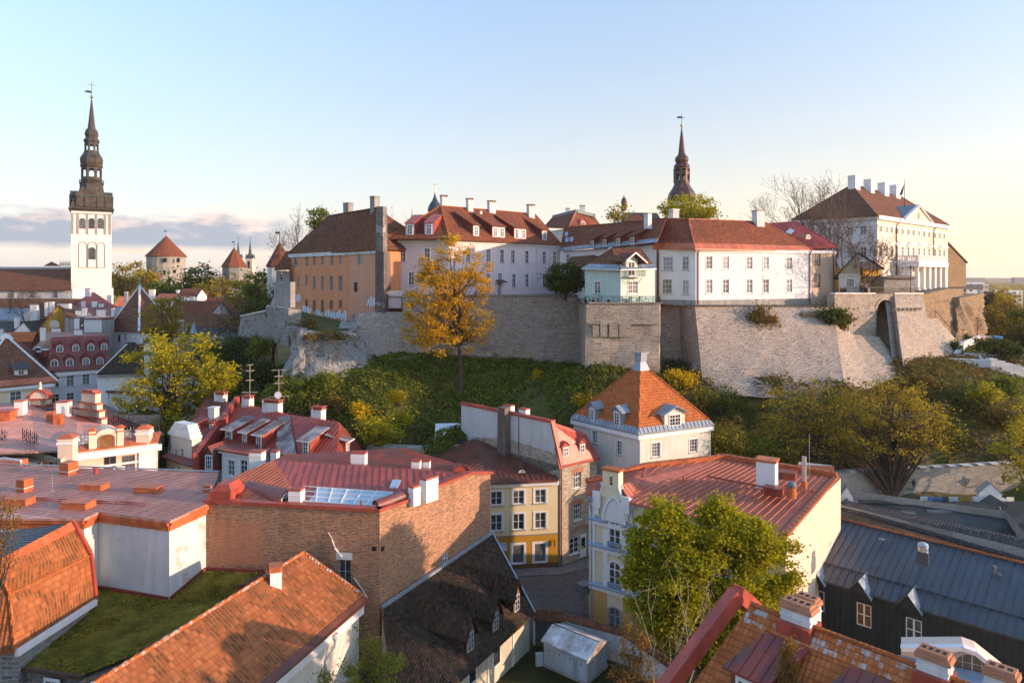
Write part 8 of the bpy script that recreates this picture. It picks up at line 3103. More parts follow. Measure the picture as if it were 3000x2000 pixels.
for a,b in((PK,PL),(PL,B0),(B0,B1),(F1,B1)):
 q=.45 if(a is not F1)else .2
 _m.beam(a+V((0,0,q/2)),b+V((0,0,q/2)),.5,q)
 n=int((b-a).length/.8)
 for k in range(n):
  c=a.lerp(b,(k+.5)/n)
  _m.beam(c+V((0,0,q+.02))-V((.0,.28,0)),c+V((0,0,q+.02))+V((0,.28,0)),.05,.05)
_m.build('parapet','orange_sheet',R)
a=P(2252,1411,64.2)
_m=MB()
_m.box((a.x,a.y+.4,a.z-.6),1.7,1.5,2.5,-.55)
_m.cur=1
_m.box((a.x,a.y+.4,a.z+1.9),1.95,1.7,.2,-.55)
_m.build('chimney',['white_paint','orange_sheet'],RF)
for px,py in((2272,1448),(2312,1402)):
 a=P(px,py,62.8 if py>1420 else 65.4)
 _m=MB()
 _m.box((a.x,a.y+.4,a.z-.1),1.5,1.3,.6,-.55)
 _m.box((a.x,a.y+.4,a.z+.5),1.6,1.4,.12,-.55)
 _m.build('roof_hatch','red_old',RF)
def dome_vent(root,px,py,d,r,h,m1='orange_sheet',m2='zinc_dark'):
 a=P(px,py,d)
 m=MB()
 m.lathe(a,[(r,a.z-.3),(r,a.z+h*.55),(r*1.08,a.z+h*.56)],14)
 m.cur=1
 m.lathe(a,[(r*.95,a.z+h*.56),(r*1.05,a.z+h*.68),(r*.98,a.z+h*.72),(r*1.02,a.z+h*.8),(r*.75,a.z+h*.93),(r*.3,a.z+h)],14)
 m.build('vent',[m1,m2],root)
dome_vent(RF,2319,1447,62.3,.42,1.2)
a=P(2356,1422,64.6)
_m=MB()
_m.lathe(a,[(.26,a.z-.3),(.26,a.z+.45)],12)
_m.cur=1
_m.lathe(a,[(.22,a.z+.45),(.22,a.z+2.75)],12)
_m.build('flue',['orange_sheet','steel'],RF)
_m=MB()
_m.tube([P(2371,1392,66),P(2371,1272,66)],.03,5)
_m.build('aerial_pole','bark_pale',RF)
for px,py in((1925,1400),(2003,1411),(2120,1396),(2381,1448)):
 a=Pz(px,py,13.5)
 _m=MB()
 _m.lathe(a,[(.12,a.z-.4),(.12,a.z+.4),(.16,a.z+.42),(.16,a.z+.52)],8)
 _m.build('vent','orange_sheet',RF)
_m=MB()
a,b=P(2071,1400,67.5),P(2242,1433,61.6)
_m.beam(a+V((0,0,.2)),b+V((0,0,.2)),.06,.14)
for k in range(6):
 q=a.lerp(b,k/5)
 _m.beam(q-V((0,0,.1)),q+V((0,0,.25)),.06,.06)
_m.build('snow_guard','red_old',RF)
for u in(.25,u1+.35):
 _m=MB()
 _m.lathe(wa.p(u,0,.45),[(.08,ZG-.7),(.2,ZG-.45),(.22,ZG-.2)],8)
 _m.tube([wa.p(u,ZG-.5,.45),wa.p(u,ZG-1.0,.35),wa.p(u,ZG-1.7,.12),wa.p(u,.2,.12)],.08,8)
 _m.build('downpipe','sill_metal',R)
_m=MB()
_c=P(1712,1733,68)
_m.box((_c.x,_c.y,_c.z),1.3,1.2,.9,.6)
_m.beam((_c.x,_c.y,.1),(_c.x,_c.y,_c.z),.08,.08)
tag(_m.build('street_board','zinc_dark'),'dark board on a post in the street by the gothic gable house','board')
# black sheet roof house, right
ZR2,ZE2=9.5,6.5
K0,K1=Pz(2452,1517,ZR2),Pz(3000,1649,ZR2)
J0,J1=Pz(2334,1677,ZE2),Pz(3000,1872,ZE2)
K1,J1=K0+(K1-K0)*1.35,J0+(J1-J0)*1.3
hs=House('black_roof_house','long house with blue-black sheet roof, black sheet-clad wall and small wall dormers, right',[J0.xy+V((.15,.25)),J1.xy+V((.15,.25))],14,0,ZE2,back=[K1.xy+V((2,1)),K0.xy+V((1,.5))])
R=hs.root
w_=hs.walls[0]
kw=dict(nx=2,ny=2,casing=.0,sill=None,depth=.12,bar=.09)
pwin(R,w_,2396,1728,1786,1.15,**kw)
pwin(R,w_,2531,1768,1834,1.2,pane='glass_warm',**kw)
pwin(R,w_,2677,1812,1880,1.2,**kw)
hs.finish(['charcoal_sheet'],'white_shabby')
_m=MB()
for k in range(60):
 u=.3+k*.5
 if u<w_.L and not any(h[0]-.1<u<h[1]+.1 for h in w_.holes):
  w_.wbox(_m,u-.02,u+.02,1,ZE2-.1,0,.05)
_m.build('wall_seam','charcoal_sheet',R)
M0,M1=J0.lerp(K0,.2)+V((0,0,.15)),J1.lerp(K1,.2)+V((0,0,.15))
RF=roof(R,[[J0,J1,M1,M0],[M0,M1,K1,K0],[K0,K1,K1+V((5,5,-3.5)),K0+V((5,5,-3.5))]],'black_sheet',.18,seam=.62,h=.07,w=.045)
_m=MB()
n=80
for k in range(n):
 _m.tube([K0.lerp(K1,k/n),K0.lerp(K1,(k+1.06)/n)],[.17,.14],8)
_m.build('ridge_tile','tiles_orange',RF)
for t in(.12,.26):
 _m=MB()
 a,b=(M0.lerp(K0,.93),M1.lerp(K1,.93))if t<.2 else(M0,M1)
 _m.tube([a+V((0,0,.22)),b+V((0,0,.22))],.035,5)
 _m.tube([a+V((0,0,.12)),b+V((0,0,.12))],.03,5)
 for k in range(22):
  q=a.lerp(b,k/21)
  _m.beam(q,q+V((0,0,.24)),.04,.06)
 _m.build('snow_guard','iron',RF)
for px,py in((2385,1692),(2517,1731),(2661,1774)):
 u=w_.hit(px)[0]+.1
 _m=MB()
 a=.95
 zt_=ZE2+.95
 _m.mesh([w_.p(u-a,ZE2-.3,.45),w_.p(u+a,ZE2-.3,.45),w_.p(u,zt_,.45),w_.p(u-a,ZE2-.3,0),w_.p(u+a,ZE2-.3,0)],[(0,1,2),(3,4,1,0)])
 for s in(1,-1):
  _m.cur=1 if s>0 else 0  # right slope takes lighter grey, its lit side put into the colour
  q=[w_.p(u,zt_+.05,.6),w_.p(u+s*a*1.12,ZE2-.4,.6),w_.p(u+s*a*1.12,ZE2-.05,-.3),w_.p(u,zt_+.05,-3.0)]
  _m.slab(q if s<0 else q[::-1],.06)
 _m.build('wall_dormer',['charcoal_sheet','grey_sheet'],R)
for px,t,b in((2477,1562,1582),(2577,1586,1608),(2912,1652,1676),(2928,1676,1700)):
 f=(px-2452)/548
 d=K0.lerp(K1,f/1.35).y-2.2
 a=P(px,b,d)
 _m=MB()
 _m.lathe(a,[(.12,a.z-.4),(.12,a.z+.35),(.17,a.z+.36),(.17,a.z+.55),(.1,a.z+.6)],10)
 _m.build('vent','zinc_dark',RF)
a=P(2704,1640,59.5)
_m=MB()
_m.box((a.x,a.y,a.z-.3),.85,.85,1.1,-.6)
_m.build('vent_base','black_sheet',RF)
dome_vent(RF,2704,1616,59.5,.42,.85,'steel','steel')
a=P(2583,1580,64)
_m=MB()
_m.lathe(a,[(.3,a.z),(.32,a.z+.05),(.02,a.z+.1)],12)
_m.build('vent','zinc_dark',RF)
pf=Wall(XY(2640,46.5),XY(2960,43.5),0,zat(1935,45))
_m=MB()
um=pf.hit(2800)[0]
pts=[(0,0),(pf.L,0),(pf.L,zat(1975,44)),(um+1.1,zat(1893,45)),(um+.4,zat(1888,45)),(0,zat(1906,46))]
_m.mesh([pf.p(u,z,0)for u,z in pts]+[pf.p(u,z,-1.5)for u,z in pts],[tuple(range(6)),tuple(range(11,5,-1))]+[(i,i+6,(i+1)%6+6,(i+1)%6)for i in range(6)])
r=thing('peach_pediment_house','peach gable with white moulding and half-round window, lower right','house',(pf.p(um,0).x,pf.p(um,0).y,0))
_m.build('wall','peach_wall',r)
_m=MB()
for i in(2,3,4):
 _m.beam(pf.p(*pts[i],.1),pf.p(*pts[i+1],.1),.5,.28)
_m.build('moulding','white_wall',r)
u,d=pf.hit(2848)
window(r,pf,u,zat(1972,d),zat(1912,d),2.1,nx=4,ny=2,arch=True,casing=.12,frame='grey_frame',trim='white_wall',sill=None)
_m=MB()
_m.slab([pf.p(-.2,zat(1948,46),1.0),pf.p(pf.L,zat(1990,44),1.0),pf.p(pf.L,zat(1972,44),.05),pf.p(-.2,zat(1930,46),.05)],.15)
_m.build('canopy_roof','blue_metal',r)
# orange and red roof at the lower right corner
Z0=14.8
N0,N1=P(2200,1769,40.1),P(2776,1984,32.8)
rd=(N1-N0).normalized()
N1=N0+rd*22
sl=V((-.82,-.42,0)).normalized()
def dn(p,t,dz=.78):
 return p+sl*t+V((0,0,-dz*t))
r=thing('corner_roof_house','house with orange tile roof, red verge and red sheet dormers, lower right corner','house',(13,37,0))
RF=roof(r,[[dn(N0,9),dn(N1,9),N1,N0],[N0,N1,N1+V((5,5,-5)),N0+V((5,5,-5))]],'tiles_orange',.25)
_m=MB()
n=70
for k in range(n):
 a,b=N0.lerp(N1,k/n),N0.lerp(N1,(k+1.08)/n)
 _m.tube([a+V((0,0,.05)),b+V((0,0,.05))],[.15,.12],8)
_m.build('ridge_tile','tiles_orange',RF)
_m=MB()
_m.slab([dn(N0,.95)+V((0,0,.05)),dn(N1,.95)+V((0,0,.05)),N1+V((0,0,.05)),N0+V((0,0,.05))],.06)
_m.build('lichen_course','tiles_lichen',RF)
_m=MB()
V0=N0-rd*.9+V((0,0,.3))
for a,b in((V0,dn(V0,10)),(V0,V0+V((4,4.2,-4.2)))):
 _m.beam(a,b,.7,.9)
n=8
for k in range(n):
 q=dn(V0,10*k/n)
 _m.beam(q+V((0,0,.5))-rd*.38,q+V((0,0,.5))+rd*.38,.06,.06)
_m.build('verge_parapet','red_sheet',r)
_m=MB()
e0,e1=dn(N0,8.7),dn(N1,8.7)
_m.prism([(e0.x,e0.y),(e1.x,e1.y),(N1.x+4.6,N1.y+4.6),(N0.x+4.6,N0.y+4.6)],0,7.5)
_m.build('wall','cream_wall',r)
for px,t,b,w,dp,pots,lab in((2340,1768,1850,1.65,.95,4,0),(2366,1752,1800,1.2,.8,3,0),(2738,1912,2010,1.35,.85,4,0),(2934,1962,2050,1.2,.8,3,0)):
 q=N0
 f=((px-CX)/F*N0.y-N0.x)/(rd.x-(px-CX)/F*rd.y)
 d=(N0+rd*f).y+(1.4 if px==2366 else 0)
 chimney(RF,px,t,b,d,w,dp,math.atan2(rd.y,rd.x),'white_shabby','brick_red',flues=pots,capx=1.16,caph=.26,down=1.0)
 if px in(2340,2738):
  c=N0+rd*f
  _m=MB()
  _m.box((c.x,c.y,c.z-.9),w*1.12,dp*1.7,.98,math.atan2(rd.y,rd.x))
  _m.build('flashing','red_sheet',RF)
for f,wdt in((3.0,2.5),(7.6,2.6),(12.0,2.4)):
 c=N0+rd*f
 _m=MB()
 a,b=c-rd*wdt/2,c+rd*wdt/2
 top0,top1=dn(a,1.1),dn(b,1.1)
 q0,q1=top0+sl*3.3+V((0,0,-.9)),top1+sl*3.3+V((0,0,-.9))
 _m.slab([q0,q1,top1+V((0,0,.15)),top0+V((0,0,.15))],.12)
 _m.seams([q0,q1,top1+V((0,0,.15)),top0+V((0,0,.15))],.6,.05,.08)
 ob=_m.build('dormer','red_old',r)
 _m=MB()
 i0,i1=q0-sl*.4+rd*.2-V((0,0,.2)),q1-sl*.4-rd*.2-V((0,0,.2))
 h0,h1=V((i0.x,i0.y,i0.z-1.9)),V((i1.x,i1.y,i1.z-1.9))
 t0,t1=top0+rd*.2-V((0,0,.3)),top1-rd*.2-V((0,0,.3))
 _m.poly([i0,h0,t0]).poly([i1,t1,h1]).poly([i0,i1,h1,h0])
 _m.build('cheek','red_old',ob)
 ww=Wall(i0.xy+sl.xy*.01,i1.xy+sl.xy*.01,0,1)
 if ww.n.dot(sl.xy)<0:
  ww=Wall(i1.xy+sl.xy*.01,i0.xy+sl.xy*.01,0,1)
 window(ob,ww,ww.L/2,i0.z-1.4,i0.z-.25,1.3,nx=4,ny=2,casing=.1,sill=None,cut=False)
# dark roofs and stone wall further right
hs=House('slate_gable_house','pale stone gable wall under long dark slate verge, behind the black roof',[XY(2466,78),XY(3050,64.5)],2,0,8.0,back=[V((55,76)),V((40,84))])
hs.finish(['lime_wall'])
w_=hs.walls[0]
_m=MB()
z0,z1=zat(1488,78),zat(1640,65.6)
_m.mesh([w_.p(0,5),w_.p(w_.L,3),w_.p(w_.L,zat(1655,64.6)),w_.p(0,z0)],[(0,1,2,3)])
_m.build('gable','lime_wall',hs.root)
roof(hs.root,[[w_.p(0,z0+.1,.3),w_.p(w_.L,zat(1650,64.6),.3),w_.p(w_.L,zat(1606,64.6),-2.2),w_.p(0,z0+.35,-2.2)]],'tiles_slate',.25)
hs=House('charcoal_roof_house','house with matt charcoal sheet roof and white box chimney, below the old stone wall',[XY(2700,73),XY(3100,74)],6,0,zat(1572,73))
hs.finish(['white_wall'])
RF=roof(hs.root,[[P(2700,1548,73),P(2836,1570,71),P(3060,1572,72.5),P(3080,1466,82),P(2510,1473,82),P(2466,1486,79)]],'charcoal_sheet',.2,seam=.62,h=.07)
chimney(RF,2661,1500,1534,75.5,1.35,.9,-.2,'white_paint','zinc_dark',capx=1.06,stub=True)
_m=MB()
a=P(2780,1522,77)
_m.slab([a+V((-1.6,-1.0,0)),a+V((1.4,-1.0,0)),a+V((.9,1.2,.75)),a+V((-1.9,1.2,.75))],.2)
_m.build('roof_hatch','black_sheet',RF)
for px,t,b in((2764,1484,1497),(2927,1482,1496)):
 a=P(px,b,79)
 _m=MB()
 _m.lathe(a,[(.15,a.z-.3),(.15,a.z+.5)],8)
 _m.build('vent','zinc_dark',RF)
for px0,px1,t,b,d,lab in((2868,2935,1414,1470,82.5,'white stepped gable with dark roof in front of the old stone wall, right one'),(2462,2500,1424,1480,81.5,'white stepped gable with dark roof beside the red roof corner, left one')):
 ww=Wall(XY(px0,d),XY(px1,d-.4),0,zat(b,d))
 r=thing('gabled_annex',lab,'house',(ww.A.x,ww.A.y,0))
 _m=MB()
 L=ww.L
 zb,zt_=zat(b,d),zat(t,d)
 g=[(-.5,0),(L+.5,0),(L+.5,zb+.5),(L,zb+.5),(L,zb+1.1),(L/2,zt_),(0,zb+1.1),(0,zb+.5),(-.5,zb+.5)]
 _m.mesh([ww.p(u,z,0)for u,z in g]+[ww.p(u,z,-.6)for u,z in g],[tuple(range(9)),tuple(range(17,8,-1))]+[(i,i+9,(i+1)%9+9,(i+1)%9)for i in range(9)])
 _m.build('wall','white_wall',r)
 _m=MB()
 for s in(0,L):
  q=[ww.p(s+(-.1 if s==0 else .1),zb+1.1,.1),ww.p(L/2,zt_+.12,.1),ww.p(L/2,zt_+.12,-1),ww.p(s,zb+1.1,-1)]
  _m.slab(q if s==0 else q[::-1],.1)
 _m.cur=1
 for s in(-.9,L+.9):
  q=[ww.p(s,zb-.6,2.2),ww.p(L/2,zt_-1.3,2.2),ww.p(L/2,zt_-1.3,.02),ww.p(s,zb-.6,.02)]
  _m.slab(q if s<0 else q[::-1],.12)
 _m.poly([ww.p(-.9,zb-.6,2.15),ww.p(L+.9,zb-.6,2.15),ww.p(L/2,zt_-1.3,2.15)])
 _m.build('roof',['zinc','black_sheet'],r)
ow=rampart('old_town_wall','long old limestone wall with pale coping stones below the wooded slope, right',[P(2445,1386,85),P(2700,1374,85.5),P(3060,1354,86)],[P(2445,1530,84.7),P(2700,1530,85.2),P(3060,1530,85.7)],'lime_wall',.12,seed=61)
_m=MB()
rng=np.random.default_rng(3)
for k in range(13):
 a=P(2500+k*42,1383-k*2.3,85.1+k*.05)
 _m.box((a.x,a.y+.5,a.z-.05),rng.uniform(.7,1.5),.8,.12,0)
_m.build('coping_stone','white_coping',ow)
def lantern(px,py,d,lab):
 a=P(px,py,d)
 r=thing('wall_lantern',lab,'lamp',a,'iron lanterns on the old stone wall')
 m=MB()
 m.beam(a+V((-.4,.9,-.7)),a+V((0,0,-.75)),.07,.07)
 m.beam(a+V((-.4,.9,-1.0)),a+V((0,0,-.75)),.05,.05)
 m.beam(a+V((0,0,-.75)),a+V((0,0,-.4)),.06,.06)
 m.build('bracket','iron',r)
 m=MB()
 m.lathe(a,[(.1,a.z-.4),(.26,a.z+.2)],6)
 m.build('lantern','glass',r)
 m=MB()
 m.lathe(a,[(.32,a.z+.2),(.16,a.z+.4),(.05,a.z+.5),(.03,a.z+.75)],6)
 m.build('cap','iron',r)
lantern(2677,1417,84.2,'black iron lantern on the old stone wall, right of the tree trunk')
lantern(2941,1401,84.6,'black iron lantern on the old stone wall near the right picture edge')
for k,(px,w,mt)in enumerate(((2708,24,'poster_white'),(2728,20,'poster_blue'),(2752,20,'poster_blue'),(2770,14,'poster_dark'),(2794,26,'poster_white'),(2535,14,'poster_pink'),(2522,12,'poster_white'),(2545,14,'poster_dark'),(2960,22,'poster_white'))):
 a,b=P(px-w/2,1474,83.9),P(px+w/2,1474,83.9)
 ww=Wall(a.xy,b.xy,a.z,a.z+.85)
 _m=MB()
 ww.wbox(_m,0,ww.L,ww.z0,ww.z1-.04*(k%3),-.05,0)
 labs=('white picture leftmost of the row on the old wall','blue and white picture, second in the row on the old wall','blue picture, third in the row on the old wall','small dark picture, fourth in the row on the old wall','large pale picture at the right end of the row on the old wall','pink picture by the left stepped gable','white picture left of the pink one by the stepped gable','dark picture right of the pink one on the old wall','pale picture on the old wall right of the right stepped gable')
 tag(_m.build('picture',mt),labs[k],'picture','pictures hung along the old stone wall')
# stairs at the far right
st=thing('stairway','pale stone stairway with terraces and low parapets climbing the slope at far right','stairs',tuple(P(2850,1060,116)))
_m=MB()
lo_=Wall(XY(2726,116),XY(2905,112.5),zat(1100,114),zat(1052,114))
lo_.wbox(_m,0,lo_.L,zat(1105,112),lo_.z1,-1.2,0)
up_=Wall(XY(2900,112.6),XY(3080,112),zat(1110,112),zat(1070,112))
for k in range(8):
 up_.wbox(_m,up_.L*k/8,up_.L*(k+1)/8+.05,zat(1120,112),zat(1052+k*7,112),-1.2,0)
_m.build('lower_parapet','white_shabby',st)
_m=MB()
w2=Wall(XY(2812,118),XY(3080,116.5),0,1)
for k in range(10):
 t=k/10
 w2.wbox(_m,w2.L*t,w2.L*(t+.1)+.08,zat(1075,117),zat(1036 if k<3 else 1036+(k-2)*4.6,117),-.8,0)
_m.build('upper_parapet','white_shabby',st)
_m=MB()
for k in range(16):
 t=k/15
 a,b=P(2758+32*t,1051-36*t,117+8*t),P(2800+10*t,1051-36*t,117+8*t)
 _m.beam(a,b,.75,.35)
_m.build('steps','white_shabby',st)
_m=MB()
for p in([(2802,1042,118),(2822,1008,124),(2868,992,128)],[(2750,1051,117),(2790,1012,124),(2815,1003,126)]):
 for a,b in zip(p,p[1:]):
  _m.beam(P(*a),P(*b),.8,1.0)
_m.build('flank_wall','white_shabby',st)
_m=MB()
for off in(-4,-8):
 _m.tube([P(2810,1017+off,121),P(2845,1000+off,125),P(2868,990+off,127.5),P(2905,994+off,127.5)],.06,6)
for off in(0,-5):
 _m.tube([P(2868,1047+off,113.8),P(2912,1076+off,112.3),P(2985,1072+off,111.8),P(3010,1090+off,111.8)],.05,6)
_m.build('handrail','white_paint',st)
_m=MB()
_m.tube([P(2694,911,122),P(2740,909,123.5),P(2802,981,125)],.08,6)
for px,y0,y1,d in((2705,911,930,122.3),(2740,909,930,123.5),(2766,940,955,124),(2790,967,982,124.7)):
 _m.tube([P(px,y0,d),P(px,y1,d)],.05,5)
tag(_m.build('handrail','brown_frame'),'sunlit handrail descending on the rocks right of the arch wall','handrail')
lamp_post('lamp_post','tall thin lamp post at the left turn of the stairway',P(2821,1038,117.5),4.2,'brown_dark',False)
lamp_post('lamp_post','tall thin lamp post beside the white handrail at the top of the stairway',P(2863,992,127.5),3.8,'brown_dark',False)
lamp_post('lamp_post','tall thin lamp post on the stepped parapet, right of the stairway',P(2926,1047,116),3.2,'brown_dark',False)
c=P(2921,992,131)
r=thing('market_tent','small blue canopy with two figures by the path, far right','canopy',c)
_m=MB()
_m.box((c.x,c.y,c.z),1.6,1.0,.55)
_m.build('canvas','blue_canvas',r)
_m=MB()
for x in(-.7,.7):
 _m.beam((c.x+x,c.y,c.z-1.2),(c.x+x,c.y,c.z+.6),.06,.06)
_m.build('pole','iron',r)
# trees on and below the hill
def gb(px,d,z=None):
 c=XY(px,d)
 return(c.x,c.y,gz(c.x,c.y)if z is None else z)
b=P(1352,1150,106)
tree('golden_tree','tall golden spring tree on the green mound in front of the pink house',(b.x,b.y,b.z),[lobe(1330,790,106,75,75),lobe(1270,850,106,80,80),lobe(1385,850,106,60,85),lobe(1250,920,106,62,55),lobe(1310,930,106,90,70),lobe(1340,725,106,45,35),lobe(1300,990,106,80,45),lobe(1390,1000,106,50,30),lobe(1400,940,106,48,60),lobe(1222,905,106,40,50),lobe(1235,970,106,50,40),lobe(1405,800,106,40,55),lobe(1255,790,106,45,50)],300,22000,.15,'leaf_gold',.34,.62,2,limbs=120,trunk_top=zat(720,106),kmin=2)
tree('yellow_tree','broad bright yellow-green tree behind the cream villa, left',gb(490,108),[lobe(450,1040,108,95,70),lobe(540,1030,108,85,62),lobe(425,1160,108,80,75),lobe(510,1130,108,110,90),lobe(600,1120,107,70,80),lobe(650,1110,106,52,62),lobe(560,1220,107,100,60),lobe(415,1225,107,62,50)],200,17000,.19,'leaf_yellow',.5,.75,3,limbs=80,trunk_top=zat(1020,108))
tree('young_tree','loose olive-green tree rising beside the big brown pyramid roof',gb(500,150),[lobe(470,930,150,60,55),lobe(500,895,150,40,30),lobe(530,960,150,40,30),lobe(455,980,150,55,22)],80,3600,.24,'leaf_olive',.3,.9,4,limbs=50,trunk_top=zat(890,150))
bare_tree('bare_tree','grey leafless tree among dark shrubs, right of the long orange roof',gb(668,150),28,1.0,.32,12,5,first=.33,tw=.025,leaf='leaf_olive',nleaf=500,lsize=.2)
for px,py,d,rx,ry,mt,n,sd,lab in((385,815,330,60,48,'leaf_olive',2600,21,'big dark tree between the white church tower and the round stone tower'),(430,825,320,28,36,'leaf_olive',1200,22,'tree touching the left side of the round stone tower'),(500,840,300,50,26,'leaf_green',1600,23,'low yellowish tree at the foot of the round stone tower'),(590,815,300,42,38,'leaf_dark',2000,24,'dark green tree right of the round stone tower'),(625,845,290,50,34,'leaf_olive',1500,25,'brownish tree crown left of the small pyramid-roofed stone tower'),(715,860,200,46,52,'leaf_olive',2200,26,'olive tree below the twin church spires'),(760,850,178,46,58,'leaf_green',2800,27,'green tree below the brown conical gate tower'),(800,880,172,34,60,'leaf_green',2200,28,'narrow green tree right beside the grey pier'),(735,930,165,55,40,'leaf_dark',2200,29,'dark bushy tree above the low grey stone wall')):
 c=P(px,py,d)
 b=(c.x,c.y,max(0,gz(c.x,c.y)if c.y<280 else 0))
 tree('tree',lab,b,[lobe(px,py,d,rx,ry),lobe(px-rx*.4,py+ry*.4,d,rx*.6,ry*.6),lobe(px+rx*.45,py+ry*.35,d,rx*.6,ry*.6)],max(30,n//45),n,.0019*d,mt,.4,d*.0062,sd,limbs=14,group='trees beyond the left old town')
for px,py,d,rx,ry,mt,n,sd,lab in((1655,812,112,55,50,'leaf_dark',6500,31,'dense dark green tree between the pink house and the mint house'),(2020,612,150,86,36,'leaf_yellow',5500,32,'yellow-green treetop behind the long white house, under the copper spire'),(935,642,165,26,33,'leaf_green',1300,33,'small leafy green tree beside the bare tree left of the orange building'),(1812,622,175,28,26,'leaf_olive',600,34,'thin half-leafed treetop by the small lantern turret')):
 c=P(px,py,d)
 tree('tree',lab,(c.x,c.y,30.5),[lobe(px,py,d,rx,ry),lobe(px-rx*.35,py+ry*.35,d,rx*.6,ry*.65),lobe(px+rx*.4,py+ry*.4,d,rx*.6,ry*.6)],max(30,n//50),n,.0016*d,mt,.3,d*.0055,sd,limbs=26)
for px,d,h,sp,tr,sd,lv,lab in((868,165,19,1.0,.35,41,5,'leafless tree on the skyline left of the orange building'),(1140,185,23,.9,.3,42,4,'leafless tree just right of the orange building roof'),(1212,185,23,.8,.28,43,4,'leafless tree by the dark turret cone, left of the onion dome'),(2355,150,25,.95,.38,44,5,'leafless tree left of the mansion, leftmost of the big bare ones'),(2425,143,26,.9,.42,45,5,'tall leafless tree in front of the left mansion corner'),(2475,138,24,.9,.36,46,5,'leafless tree over the red sheet roof in front of the mansion'),(2541,121,17,1.1,.38,47,5,'crooked leafless tree above the people on the terrace')):
 c=XY(px,d)
 bare_tree('bare_tree',lab,(c.x,c.y,31.0),h,sp,tr,sd,lv,first=.34,tw=.028,group='leafless trees on the hilltop')
# slope vegetation
def scatter(name,n,x0,x1,y0,y1,size,mat,seed,thr=-.2,sc=.12,lift=.12,up=.8):
 rng=np.random.default_rng(seed)
 x,y=rng.uniform(x0,x1,n),rng.uniform(y0,y1,n)
 keep=np.array([mnoise.noise(V((a*sc,b_*sc,seed)))>thr for a,b_ in zip(x,y)])
 x,y=x[keep],y[keep]
 z=ground_z(x,y)
 ok=z>1.5
 x,y,z=x[ok],y[ok],z[ok]
 hump=np.array([max(0,mnoise.noise(V((a*.7,b_*.7,seed))))for a,b_ in zip(x,y)])
 pts=np.stack([x,y,z+rng.uniform(0,1,len(x))*(lift+hump*lift*5)],1)
 o=cards_object(name,leaf_cards(pts,size,rng,up=up),mat)
 o['kind']='stuff'
 o['label']={'grass':'low green ground plants covering the mound below the wall','undergrowth':'brown and olive undergrowth on the wooded slope at right'}.get(name,'dead leaves and dry stems on the slope')
 return o
scatter('grass',60000,-46,22,86,117,.21,'leaf_green',5,-.5,lift=.3)
scatter('dry_leaves',12000,-40,22,86,108,.15,'leaf_shrub',6,.12,lift=.3)
scatter('undergrowth',42000,14,110,86,118,.22,'leaf_shrub',7,-.45,lift=.35)
scatter('grass',14000,40,110,90,125,.2,'leaf_green',8,.05,lift=.2)
_k=0
